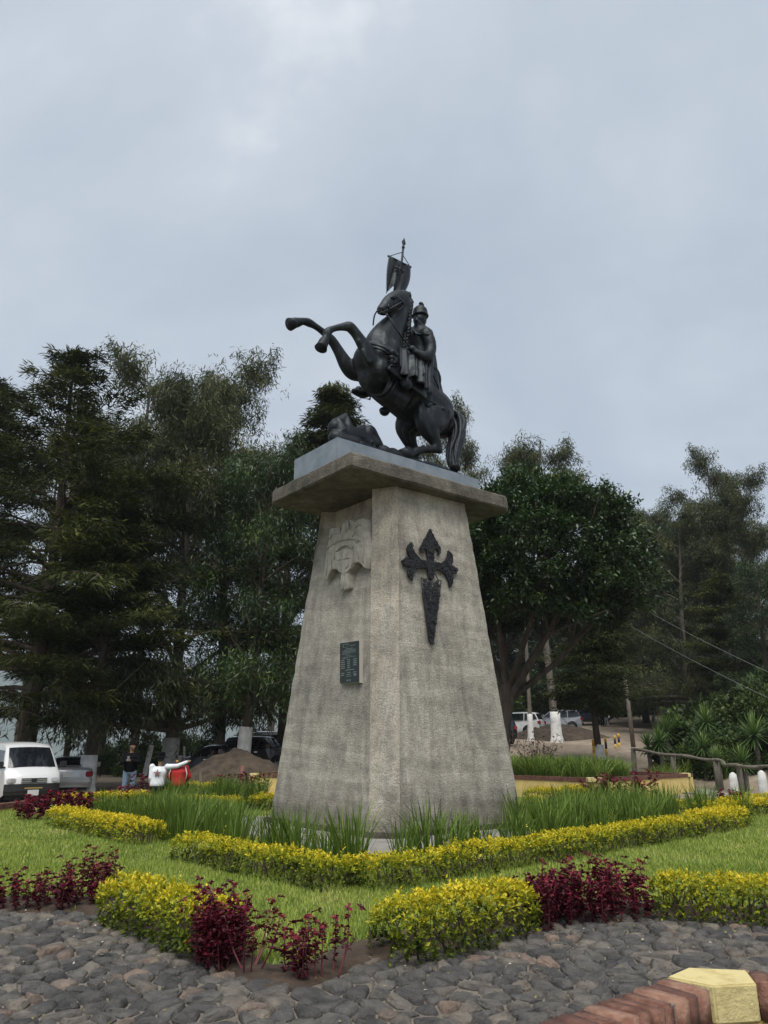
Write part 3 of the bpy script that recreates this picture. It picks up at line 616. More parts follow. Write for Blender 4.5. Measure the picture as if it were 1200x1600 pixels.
# head: poll - cheek - muzzle
limb(H, [(633, 464, .06, .17, .17), (626, 468, .08, .26, .20), (617, 472, .12, .255, .195), (609, 475, .16, .215, .17), (603, 479, .19, .17, .15), (598, 483, .21, .13, .13)], 14)
H.ball(SP(622, 474, V0 + .13), (.17, .17, .17), 12, 9); H.ball(SP(597, 484, V0 + .2), .135, 10, 8); H.ball(SP(593, 482, V0 + .26), .05, 8, 6)
H.ball(SP(600, 489, V0 + .18), .075, 10, 8); H.ball(SP(616, 464, V0 + .26), .05, 8, 6); limb(H, [(604, 485, .17, .07, .08), (612, 484, .15, .09, .10), (621, 481, .12, .12, .12)])
EARS = []
for v_, (tx, ty), (bx, by) in ((.16, (641, 456), (636, 465)), (-.06, (628, 455), (629, 463))):
    EARS.append(([SP(bx, by + 2, V0 + v_ + .02), SP((tx + bx) / 2 + .6, (ty + by) / 2, V0 + v_ + .03), SP(tx, ty, V0 + v_)], [(.06, .045), (.085, .05), (.008, .008)]))
# near foreleg (left)
limb(H, [(594, 574, .34, .30, .24), (585, 568, .44, .24, .19), (572, 546, .46, .175, .15), (558, 524, .46, .125, .115), (549, 513, .46, .125, .115), (544, 509, .46, .118, .11)])
limb(H, [(545, 510, .46, .12, .11), (533, 511, .44, .085, .08), (520, 514, .42, .075, .072), (512, 519, .41, .10, .09), (509, 528, .40, .085, .085), (506, 534, .40, .115, .11), (503, 541, .40, .12, .12)])
# far foreleg (right)
limb(H, [(566, 574, -.3, .34, .24), (552, 578, -.42, .26, .2), (541, 569, -.44, .20, .16), (531, 552, -.44, .145, .125), (522, 537, -.44, .12, .115), (516, 529, -.44, .12, .11)])
limb(H, [(517, 530, -.44, .115, .11), (505, 519, -.44, .085, .08), (493, 510, -.44, .08, .075), (482, 504, -.44, .105, .09), (473, 502, -.44, .085, .085), (464, 504, -.44, .115, .115), (456, 505, -.44, .125, .125)])
# near hind leg
limb(H, [(684, 648, .26, .46, .30), (674, 652, .34, .46, .30), (669, 664, .40, .36, .27), (672, 676, .43, .25, .2), (679, 688, .46, .165, .14), (684, 699, .48, .13, .105)])
H.ball(SP(687, 704, V0 + .47), .085, 10, 8)
limb(H, [(685, 701, .48, .12, .10), (674, 702, .47, .09, .085), (660, 703, .46, .085, .08), (652, 705, .45, .11, .1), (644, 709, .45, .10, .10), (638, 711, .45, .13, .13)])
# far hind leg
limb(H, [(662, 648, -.26, .44, .28), (646, 658, -.34, .42, .28), (636, 668, -.38, .33, .25), (638, 682, -.4, .24, .19), (643, 696, -.42, .165, .14), (648, 708, -.42, .14, .12), (646, 720, -.42, .10, .1), (638, 728, -.42, .10, .1)])
# sheath and flank
H.ball(SP(601, 643, V0), (.13, .12, .11), 10, 8); H.ball(SP(597, 641, V0 + .02), .08, 8, 6)
def clampz(me):
    co = np.empty(len(me.vertices) * 3, np.float32); me.vertices.foreach_get('co', co); co = co.reshape(-1, 3); co[:, 2] = np.maximum(co[:, 2], 7.62); me.vertices.foreach_set('co', co.ravel())
# muscle relief
for pts in ([(574, 556, .34, .10, .06), (584, 550, .46, .11, .07), (598, 552, .52, .10, .07), (610, 560, .54, .08, .06)],
            [(588, 562, .50, .10, .06), (600, 574, .56, .11, .07), (606, 590, .56, .10, .06)],
            [(604, 520, .22, .12, .08), (602, 535, .32, .13, .09), (604, 550, .42, .12, .08)],
            [(658, 632, .54, .10, .06), (660, 648, .58, .12, .07), (664, 664, .58, .10, .06), (672, 680, .54, .07, .05)],
            [(682, 636, .46, .13, .08), (690, 652, .46, .14, .08), (690, 666, .44, .11, .07), (684, 676, .48, .07, .05)],
            [(644, 664, -.1, .1, .07), (634, 674, -.2, .1, .07), (640, 690, -.25, .07, .05)],
            [(572, 552, .54, .06, .05), (560, 532, .53, .05, .04)], [(566, 548, .56, .05, .04), (576, 566, .56, .07, .05)],
            [(560, 570, .02, .09, .07), (566, 586, .1, .11, .08), (576, 600, .2, .09, .07)]): limb(H, pts, 10)
for i in range(6): limb(H, [(612 + i * 6, 590 + i * 4.5, .55, .05, .05), (606 + i * 6, 604 + i * 4.5, .57, .055, .06), (598 + i * 6, 618 + i * 4.5, .46, .04, .04)], 8)
hm = remeshed(H, .03, 4, .5, clampz); hm.materials.append(M_BRZ); horse = link('horse', hm, st)
for pts, rr_ in EARS: MB().tube(smoothpath(pts, 4), [(float(np.interp(k, [0, 4, 8], [r_[0] for r_ in rr_])), float(np.interp(k, [0, 4, 8], [r_[1] for r_ in rr_]))) for k in range(9)], 10, up=tuple(NV)).build('ear', M_BRZ, horse, True)
for px, py, v_, r_ in ((616, 466, .33, .042), (611, 462, -.05, .04)): MB().ball(SP(px, py, V0 + v_), (r_, r_, r_ * .8), 10, 8).build('eye', M_BRZ, horse, True)
MB().ball(SP(593.8, 481.5, V0 + .32), (.03, .03, .038), 8, 6).build('nostril', M_BRZ, horse, True)
for pts in ([(611, 465, .33, 0), (616, 463, .34, 0), (621, 465, .33, 0)], [(600, 489, .30, 0), (606, 487, .31, 0), (612, 485, .31, 0)], [(613, 478, .33, 0), (621, 484, .33, 0), (629, 479, .29, 0), (630, 471, .27, 0)]): MB().tube(smoothpath([SP(a, b, V0 + c) for a, b, c, _ in pts], 5), .020, 6).build('face_ridge', M_BRZ, horse, True)
# hooves
for (a, b, rt, rb_) in (((505, 536, .40), (501, 545, .40), .10, .145), ((463, 504, -.44), (452, 507, -.44), .105, .15)):
    MB().tube([SP(a[0], a[1], V0 + a[2]), SP(b[0], b[1], V0 + b[2])], [rt, rb_], 14).build('hoof', M_BRZ, horse, True, .01)
for px, py, v in ((640, 711, .46), (650, 722, -.42)):
    p = SP(px, py, V0 + v); q_ = p.copy(); q_[2] = 7.64; q_ = q_ - RV * .20; p[2] = 7.86; MB().tube([p, q_], [.11, .2], 14).build('hoof', M_BRZ, horse, True, .01)
# tail
T = MB(); rg = np.random.default_rng(4)
tp = smoothpath([SP(a, b, V0 + v) for a, b, v in ((692, 652, 0), (701, 648, .02), (711, 655, .08), (717, 668, .16), (716, 684, .26), (711, 702, .34), (709, 720, .42), (711, 733, .5))], 5)
for i in range(22):
    a_ = rg.uniform(0, 6.28); rr = rg.uniform(.03, .13); pts = []; w_ = rg.uniform(0, 6)
    for k, p in enumerate(tp):
        s_ = k / len(tp); tw = a_ + 1.1 * s_ + .3 * math.sin(w_ + s_ * 7); e = rr * (.55 + 1.0 * math.sin(math.pi * min(1, s_ * .9 + .1)) ** .8); pts.append(p + RV * e * math.cos(tw) + NV * e * math.sin(tw) + np.array([0, 0, e * .3 * math.sin(tw)]))
    n_ = len(pts) - int(rg.integers(0, 4)); T.tube(pts[:n_], [max(.012, .062 * math.sin(math.pi * (.12 + .8 * k / n_))) for k in range(n_)], 7)
T.tube(tp, [.13] * len(tp), 10)
T.build('tail', M_BRZ, horse, True)
# mane and forelock
T = MB()
for i in range(16):
    k = i / 15; p = SP(lerp(637, 627, k), lerp(467, 540, k), V0 - .02 + .04 * math.sin(i)); q_ = SP(lerp(639, 634, k) + rg.uniform(-1, 1.5), lerp(474, 552, k), V0 + .12); T.tube(smoothpath([p, (p + q_) / 2 + RV * .09, q_], 3), [.075, .085, .08, .07, .06, .045, .015], 7)
for i in range(6): T.tube(smoothpath([SP(632, 460, V0 + .06), SP(629 - i * .6, 455 + i * .4, V0 + .05 + .03 * i), SP(624 - i, 461 + i * 1.5, V0 + .10 + .04 * i)], 3), [.05, .055, .05, .045, .035, .025, .01], 6)
T.build('mane', M_BRZ, horse, True)
# bridle, reins, breast strap, girths
def strap(pts, r, name='strap', par=None, n=6): return MB().tube(smoothpath(pts, 5), r, n).build(name, M_BRZ, par or horse, True)
rad_head = lambda px, py, vn: SP(px, py, V0 + vn)
br = strap([rad_head(606, 468, .1), rad_head(607, 478, .36), rad_head(609, 487, .26)], .022, 'bridle')
strap([rad_head(634, 466, .2), rad_head(624, 474, .36), rad_head(610, 482, .34), rad_head(598, 488, .32)], .020, 'bridle')
strap([rad_head(617, 465, .05), rad_head(626, 468, .32), rad_head(632, 478, .26)], .02, 'bridle')
strap([rad_head(600, 480, .0), rad_head(594, 484, .32), rad_head(598, 492, .3)], .018, 'bit')
strap([rad_head(590, 484, .3), rad_head(592, 490, .33), rad_head(597, 486, .33)], .02, 'bit')
strap([rad_head(594, 489, .3), rad_head(590, 486, .36), rad_head(586, 491, .2), rad_head(584, 499, .0), rad_head(583, 508, -.3)], .018, 'rein')
strap([rad_head(596, 488, .34), rad_head(606, 494, .40), rad_head(618, 512, .50), rad_head(632, 532, .45), rad_head(643, 545, .38)], .020, 'rein')
for dy in (0, 5): strap([SP(563, 540 + dy, V0 - .3), SP(575, 537 + dy, V0 + .38), SP(592, 540 + dy, V0 + .68), SP(608, 548 + dy, V0 + .72), SP(622, 556 + dy, V0 + .68)], .026, 'breast_strap')
for dx_ in (0, 7): strap([SP(616 + dx_, 588 + dx_ * .2, V0 + .62), SP(609 + dx_, 604, V0 + .66), SP(598 + dx_, 616 + dx_ * .6, V0 + .52), SP(584 + dx_, 617 + dx_, V0 + .22), SP(576 + dx_, 610 + dx_, V0 - .1)], .022, 'girth')
# buckles and pistol holster by the shoulder
mb = MB()
for px, py, r in ((613, 552, .10), (612, 560, .09), (614, 568, .09)): mb.ball(SP(px, py, V0 + .72), (r, r, r * .8), 10, 8)
mb.tube([SP(605, 566, V0 + .72), SP(613, 562, V0 + .82), SP(621, 566, V0 + .72)], .018, 6); mb.tube([SP(603, 575, V0 + .7), SP(612, 571, V0 + .8), SP(620, 572, V0 + .74)], .018, 6)
mb.build('buckle', M_BRZ, horse, True)
# crupper over the rump, with studs
strap([SP(664, 622, V0 + .62), SP(678, 630, V0 + .6), SP(690, 636, V0 + .45), SP(698, 645, V0 + .2)], .02, 'crupper')
for px, py in ((669, 634), (691, 639)): MB().ball(SP(px, py, V0 + .56), .06, 10, 8).build('stud', M_BRZ, horse, True)

# ---- draped sheets with folds: a grid between two edges
def sheet(e0, e1, n, folds, amp, thick, seed=0, m=M_BRZ, name='cloth', parent=None, dirn=NV):
    A_ = smoothpath(e0, 8); B_ = smoothpath(e1, 8); k = min(len(A_), len(B_)); A_ = A_[:k]; B_ = B_[:k]; v = []; f = []; rr = np.random.default_rng(seed); ph = rr.uniform(0, 6, 4)
    for side in (0, 1):
        for i in range(k):
            for j in range(n + 1):
                t_ = j / n; p = A_[i] + (B_[i] - A_[i]) * t_; s_ = i / (k - 1)
                w_ = math.sin(folds * 2 * math.pi * s_ + ph[0] + 1.1 * math.sin(3 * t_ + ph[1])) * (.25 + .75 * t_) + .4 * math.sin(folds * 5.1 * s_ + ph[2] + 2 * t_)
                v.append(p + dirn * (amp * w_ + (thick if side else 0)))
    M_ = k * (n + 1)
    for i in range(k - 1):
        for j in range(n):
            a_ = i * (n + 1) + j; f.append((a_, a_ + 1, a_ + n + 2, a_ + n + 1)); f.append((M_ + a_, M_ + a_ + n + 1, M_ + a_ + n + 2, M_ + a_ + 1))
    edge = [i * (n + 1) for i in range(k)] + [(k - 1) * (n + 1) + j for j in range(1, n + 1)] + [i * (n + 1) + n for i in range(k - 2, -1, -1)] + [j for j in range(n - 1, 0, -1)]
    for x, y in zip(edge, edge[1:] + edge[:1]): f.append((x, y, M_ + y, M_ + x))
    return MB().add(v, f).build(name, m, parent, True)
# saddle cloth hanging over the flank, near and far side
sheet([SP(617, 560, V0 + .66), SP(634, 576, V0 + .62), SP(652, 592, V0 + .60), SP(668, 606, V0 + .52)], [SP(604, 577, V0 + .76), SP(622, 592, V0 + .74), SP(642, 607, V0 + .72), SP(664, 624, V0 + .68)], 8, 2, .012, .05, 1, name='saddle_cloth', parent=horse)
# saddle
sd_ = MB(); limb(sd_, [(676, 604, 0, .2, .3), (668, 590, 0, .16, .42), (650, 578, 0, .16, .5), (634, 566, 0, .22, .42), (628, 556, 0, .2, .25)], 14)
me = remeshed(sd_, .04, 5); me.materials.append(M_BRZ); link('saddle', me, horse)

# ---- rider
Q = MB()
limb(Q, [(657, 582, 0, .36, .40), (656, 570, 0, .32, .36), (655, 554, 0, .29, .34), (655, 540, 0, .31, .38), (655, 526, 0, .30, .42), (655, 516, 0, .20, .26), (656, 509, 0, .13, .13), (656, 504, .02, .13, .13)], 16)
Q.ball(SP(656, 500, V0 + .02), (.175, .175, .21), 14, 10)                       # head
Q.ball(SP(650, 500, V0 + .14), .045, 8, 6); Q.tube([SP(652, 497, V0 + .16), SP(650, 501, V0 + .22), SP(652, 503, V0 + .16)], [.03, .04, .03], 6)   # nose
for v_ in (-.08, .12): Q.ball(SP(651, 497, V0 + v_ + .04), (.05, .05, .022), 8, 6)   # brow
Q.ball(SP(653, 507, V0 + .14), (.10, .10, .13), 10, 8); Q.ball(SP(654, 511, V0 + .16), (.07, .07, .12), 10, 8)     # beard
# left arm, down to the reins
limb(Q, [(666, 522, .36, .17, .17), (671, 532, .46, .155, .15), (673, 546, .50, .14, .14), (669, 556, .54, .135, .13), (660, 556, .58, .115, .11), (652, 551, .56, .095, .09), (647, 547, .52, .08, .075)])
Q.ball(SP(644, 545, V0 + .50), (.10, .085, .08), 10, 8)
for i in range(4): p = SP(643 - i * .7, 543 + i * 1.8, V0 + .52 - i * .03); Q.tube([SP(645, 544 + i * 1.3, V0 + .5), p, p + np.array([0, 0, -.07]) + RV * .05], [.03, .032, .022], 6)
Q.tube([SP(646, 543, V0 + .5), SP(642, 541, V0 + .48), SP(640, 543, V0 + .46)], [.035, .03, .02], 6)
# right arm, raised to the lance
limb(Q, [(646, 521, -.36, .17, .17), (637, 524, -.5, .15, .15), (629, 524, -.6, .13, .13), (624, 514, -.66, .11, .11), (620, 503, -.68, .09, .09)])
Q.ball(SP(619, 500, V0 - .68), .10, 10, 8)
for i in range(4): Q.tube([SP(620, 498 + i * 1.6, V0 - .62), SP(616.5, 498.5 + i * 1.6, V0 - .6), SP(616.5, 499 + i * 1.6, V0 - .7)], [.03, .032, .02], 6)
# thighs, knees, lower legs (near one under the cloth, far boot in its stirrup)
limb(Q, [(655, 582, .3, .24, .22), (644, 586, .52, .22, .19), (634, 592, .66, .18, .16), (634, 602, .74, .15, .14)])
limb(Q, [(652, 580, -.3, .24, .22), (634, 584, -.56, .22, .19), (612, 588, -.76, .18, .16), (598, 600, -.84, .14, .14), (584, 609, -.86, .12, .12), (575, 614, -.86, .11, .11)])
limb(Q, [(575, 613, -.86, .11, .11), (568, 615, -.86, .12, .11), (560, 614, -.86, .09, .1), (553, 611, -.86, .075, .085)])
rm = remeshed(Q, .026, 3); rm.materials.append(M_BRZ); rider = link('rider', rm, st)
# helmet with brim, comb and plume
hp = SP(656.5, 490.5, V0 + .02); zax = np.array([0, 0, 1.])
mb = MB(); prof = [(.205, -.085), (.215, -.06), (.188, -.04), (.192, .04), (.172, .12), (.12, .18), (.06, .215), (.03, .26), (.0, .27)]
n_ = 18
for i, (r_, z_) in enumerate(prof):
    for j in range(n_): a_ = 2 * math.pi * j / n_; mb.v.append((hp[0] + r_ * math.cos(a_), hp[1] + r_ * math.sin(a_), hp[2] + z_))
for i in range(len(prof) - 1):
    for j in range(n_): q_ = (j + 1) % n_; mb.f.append((i * n_ + j, i * n_ + q_, (i + 1) * n_ + q_, (i + 1) * n_ + j))
mb.f.append(tuple(range(n_))[::-1]); helm = mb.build('helmet', M_BRZ, rider, True)
mb = MB(); mb.tube(smoothpath([SP(658, 486, V0 - .04), SP(658.5, 480, V0 - .04), SP(658, 475, V0 - .02), SP(656, 474.5, V0 + .02)], 3), [.05, .055, .06, .065, .07, .07, .06, .05, .045, .03], 8); mb.build('plume', M_BRZ, helm, True)
MB().ball(SP(652.5, 484, V0 + .06), (.05, .05, .07), 8, 6).build('crest', M_BRZ, helm, True)
# belt and breastplate edge
strap([SP(646, 556, V0 + .28), SP(653, 560, V0 + .44), SP(662, 560, V0 + .42)], .03, 'belt', rider)
strap([SP(646, 516, V0 + .12), SP(650, 521, V0 + .3), SP(657, 523, V0 + .34), SP(664, 518, V0 + .3)], .035, 'collar', rider)
for k in range(3): strap([SP(662, 516 + k * 3, V0 + .34 + k * .03), SP(668, 517 + k * 3, V0 + .46 + k * .03), SP(673, 521 + k * 3, V0 + .42 + k * .03)], .045, 'pauldron', rider)
# cloak: down the back and flying out by the far shoulder; skirts over the thigh
sheet([SP(661, 514, V0 + .2), SP(665, 514, V0 + .05), SP(667, 515, V0 - .15), SP(664, 515, V0 - .35)], [SP(683, 616, V0 + .42), SP(686, 614, V0 + .2), SP(687, 610, V0 - .1), SP(684, 606, V0 - .4)], 14, 2.2, .05, .05, 3, name='cloak', parent=rider, dirn=RV)
sheet([SP(670, 520, V0 + .40), SP(674, 526, V0 + .34), SP(675, 532, V0 + .2)], [SP(664, 618, V0 + .60), SP(676, 616, V0 + .52), SP(686, 613, V0 + .38)], 14, 1.6, .05, .05, 5, name='cloak', parent=rider)
sheet([SP(648, 514, V0 - .1), SP(642, 512, V0 - .3), SP(634, 508, V0 - .45), SP(629, 506, V0 - .5)], [SP(646, 552, V0 + .1), SP(638, 556, V0 + .05), SP(630, 560, V0 + .0), SP(624, 556, V0 - .05)], 12, 1.8, .06, .05, 6, name='cloak', parent=rider)
sheet([SP(650, 556, V0 + .40), SP(642, 554, V0 + .42), SP(632, 548, V0 + .42), SP(624, 542, V0 + .40)], [SP(648, 588, V0 + .82), SP(638, 590, V0 + .84), SP(629, 587, V0 + .84), SP(621, 574, V0 + .8)], 14, 2.6, .055, .06, 7, name='skirt', parent=rider)
sheet([SP(664, 560, V0 + .44), SP(656, 558, V0 + .46), SP(648, 556, V0 + .44)], [SP(668, 610, V0 + .72), SP(656, 600, V0 + .8), SP(646, 590, V0 + .84)], 12, 2.0, .045, .06, 8, name='skirt', parent=rider)
sheet([SP(660, 560, V0 + .46), SP(655, 562, V0 + .5)], [SP(663, 584, V0 + .74), SP(659, 588, V0 + .78)], 8, 1, .03, .05, 9, name='skirt', parent=rider)
MB().box(SP(683, 606, V0 + .2), (.2, .12, .18), YAW).build('saddle_roll', M_BRZ, rider, bevel=.03)
# sword behind the hip
MB().tube([SP(664, 556, V0 + .52), SP(686, 607, V0 + .55)], [.022, .016], 8).build('scabbard', M_BRZ, rider, True)
# stirrup
mb = MB(); mb.tube([SP(570, 603, V0 - .86), SP(563, 622, V0 - .95), SP(578, 624, V0 - .95), SP(580, 608, V0 - .86), SP(570, 603, V0 - .86)], .025, 6); mb.tube([SP(572, 604, V0 - .86), SP(574, 586, V0 - .84)], .025, 6)
for i in range(5): mb.ball(SP(560 + i * 4, 609 + (i % 2) * 4, V0 - .86), (.09, .07, .10), 8, 6)
mb.build('stirrup', M_BRZ, rider, True)
# ---- lance with banner
VL = V0 - .68
la0, la1 = SP(613.5, 545, VL), SP(630, 388, VL)
lance = MB().tube([la0, (la0 + la1) / 2, la1], [.035, .032, .028], 10).build('lance', M_BRZ, st, True)
d_ = (la1 - la0) / np.linalg.norm(la1 - la0); tipb = la1; tip = SP(632.5, 372, VL)
mb = MB(); L_ = np.linalg.norm(tip - tipb); mb.tube([tipb, tipb + d_ * L_ * .12, tipb + d_ * L_ * .2, tipb + d_ * L_ * .34, tipb + d_ * L_ * .52, tipb + d_ * L_ * .8, tipb + d_ * L_], [(.04, .04), (.045, .045), (.025, .025), (.03, .03), (.075, .03), (.03, .015), (.004, .004)], 8, up=tuple(NV)); mb.build('spearhead', M_BRZ, lance, True)
TLp, TRp = SP(607.5, 400.5, VL + .25), SP(641, 417, VL + .05)
MB().tube([TLp + (TLp - TRp) * .03, TRp + (TRp - TLp) * .03], .028, 8).build('crossbar', M_BRZ, lance, True)
for q_, pq in ((TLp, (612, 401)), (TRp, (637, 414))): MB().tube([SP(627, 394.5, VL), q_], .011, 5).build('cord', M_BRZ, lance, True)
e0 = [TLp, TLp + (TRp - TLp) * .33, TLp + (TRp - TLp) * .66, TRp]
e1 = [SP(601.5, 461, VL + .3), SP(612, 449, VL + .22), SP(621, 459, VL + .1), SP(633, 456, VL + .02)]
def banner():
    A_ = smoothpath(e0, 10); B_ = smoothpath([e1[0], e1[0] + (e1[1] - e1[0]) * .55, e1[1], e1[1] + (e1[2] - e1[1]) * .5, e1[2], e1[3]], 6)
    k = len(A_); B_ = [np.array([np.interp(i / (k - 1), np.linspace(0, 1, len(B_)), [b_[c] for b_ in B_]) for c in range(3)]) for i in range(k)]
    v = []; f = []; n = 16
    for side in (0, 1):
        for i in range(k):
            for j in range(n + 1):
                t_ = j / n; s_ = i / (k - 1); p = A_[i] + (B_[i] - A_[i]) * t_
                bul = -.12 * math.sin(math.pi * t_) * (1 if s_ < .5 else .6) ; w_ = .05 * math.sin(5.2 * math.pi * s_ * (1 - .15 * t_) + 2.2 * t_) * (.3 + t_)
                side_b = (-.10 if s_ < .12 else (.10 if s_ > .88 else 0)) * math.sin(math.pi * t_) * .6
                v.append(p + NV * (w_ + (.022 if side else 0)) - RV * (bul * .15) + RV * side_b)
    M_ = k * (n + 1)
    for i in range(k - 1):
        for j in range(n): a_ = i * (n + 1) + j; f.append((a_, a_ + 1, a_ + n + 2, a_ + n + 1)); f.append((M_ + a_, M_ + a_ + n + 1, M_ + a_ + n + 2, M_ + a_ + 1))
    edge = [i * (n + 1) for i in range(k)] + [(k - 1) * (n + 1) + j for j in range(1, n + 1)] + [i * (n + 1) + n for i in range(k - 2, -1, -1)] + [j for j in range(n - 1, 0, -1)]
    for x, y in zip(edge, edge[1:] + edge[:1]): f.append((x, y, M_ + y, M_ + x))
    return MB().add(v, f)
ban = banner().build('banner', M_BRZ, lance, True)
mb = MB()
for pts in ([(618, 417), (630, 424)], [(626, 414), (622, 428)], [(617, 416), (619, 420)], [(630, 422), (629, 426)], [(624, 414), (628, 415)], [(620, 428), (624, 429)]): mb.tube([SP(a, b, VL + .27) for a, b in pts], .022, 6)
mb.build('emblem', M_BRZ, ban, True)
# ---- fallen figure under the forelegs
Fm = MB()
def flimb(pts, n=12):
    P = [np.array([*SP(a, b, c), r]) for a, b, c, r in pts]; Qq = smoothpath(P, 4); Fm.tube([q[:3] for q in Qq], [float(q[3]) for q in Qq], n)
    for q in (Qq[0], Qq[-1]): Fm.ball(q[:3], float(q[3]) * .95, 10, 8)
flimb([(585, 694, .5, .16), (570, 690, .5, .21), (556, 685, .5, .24), (543, 682, .5, .24), (532, 678, .5, .22)])     # hips - trunk
flimb([(532, 678, .5, .23), (528, 670, .48, .20), (527, 664, .46, .17)])                                           # chest, shoulder
flimb([(526, 668, .4, .17), (534, 658, .42, .13), (541, 648, .44, .05)])                                            # raised arm under the cloak
flimb([(541, 648, .44, .05), (543, 660, .5, .09), (545, 672, .55, .13)])
flimb([(560, 680, .5, .18), (568, 674, .45, .15), (576, 680, .4, .13), (584, 692, .4, .12)])                       # bent leg
flimb([(572, 682, .55, .15), (578, 672, .55, .12), (586, 685, .5, .11), (593, 697, .5, .10)])
flimb([(524, 684, .55, .17), (538, 690, .62, .15), (556, 694, .66, .15)])
Fm.ball(SP(523, 668, .5), (.15, .15, .17), 12, 9)
for i in range(9): Fm.tube(smoothpath([SP(524 + i * 7, 676 + i * 1.6, .55 + .02 * i), SP(527 + i * 7, 684 + i * 1.5, .66), SP(529 + i * 7, 692 + i * 1.2, .7)], 3), .05, 6)
def clampf(me):
    co = np.empty(len(me.vertices) * 3, np.float32); me.vertices.foreach_get('co', co); co = co.reshape(-1, 3); co[:, 2] = np.maximum(co[:, 2], 7.6); me.vertices.foreach_set('co', co.ravel())
fm = remeshed(Fm, .024, 2, .5, clampf); fm.materials.append(M_BRZ); link('fallen_figure', fm, st)
# ================================================================== PLANTING
def unit(a): return a / np.maximum(np.linalg.norm(a, axis=-1, keepdims=True), 1e-9)
def leaf_soup(p, d, L, w, rg, fold=.25, droop=0.0):
    """folded leaf blades: base, left, tip, right"""
    n = len(p); d = unit(d); up = np.tile([0, 0, 1.], (n, 1)) + rg.normal(0, .5, (n, 3)); s = unit(np.cross(d, up)); nn = np.cross(s, d)
    L = np.broadcast_to(L, (n,))[:, None]; w = np.broadcast_to(w, (n,))[:, None]
    mid = p + d * L * .45 + nn * w * fold; tip = p + d * L; tip[:, 2] -= (L[:, 0] * droop)
    v = np.stack([p, mid - s * w * .5, tip, mid + s * w * .5], 1).reshape(-1, 3)
    b = np.arange(n)[:, None] * 4; t = np.concatenate([b + [0, 1, 2], b + [0, 2, 3]], 1).reshape(-1, 3)
    return v, t
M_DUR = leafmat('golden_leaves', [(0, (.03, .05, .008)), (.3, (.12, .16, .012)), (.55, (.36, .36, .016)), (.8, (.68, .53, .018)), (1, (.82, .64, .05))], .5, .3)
M_TWIG = mat('twigs', (.05, .035, .022), .9, (.09, .065, .04), 20)
def polyline_sample(P, n):
    P = np.array(P, float); seg = np.linalg.norm(np.diff(P, axis=0), axis=1); cum = np.concatenate([[0], np.cumsum(seg)]); s = np.linspace(0, cum[-1], n)
    return np.stack([np.interp(s, cum, P[:, i]) for i in range(2)], 1), cum[-1]
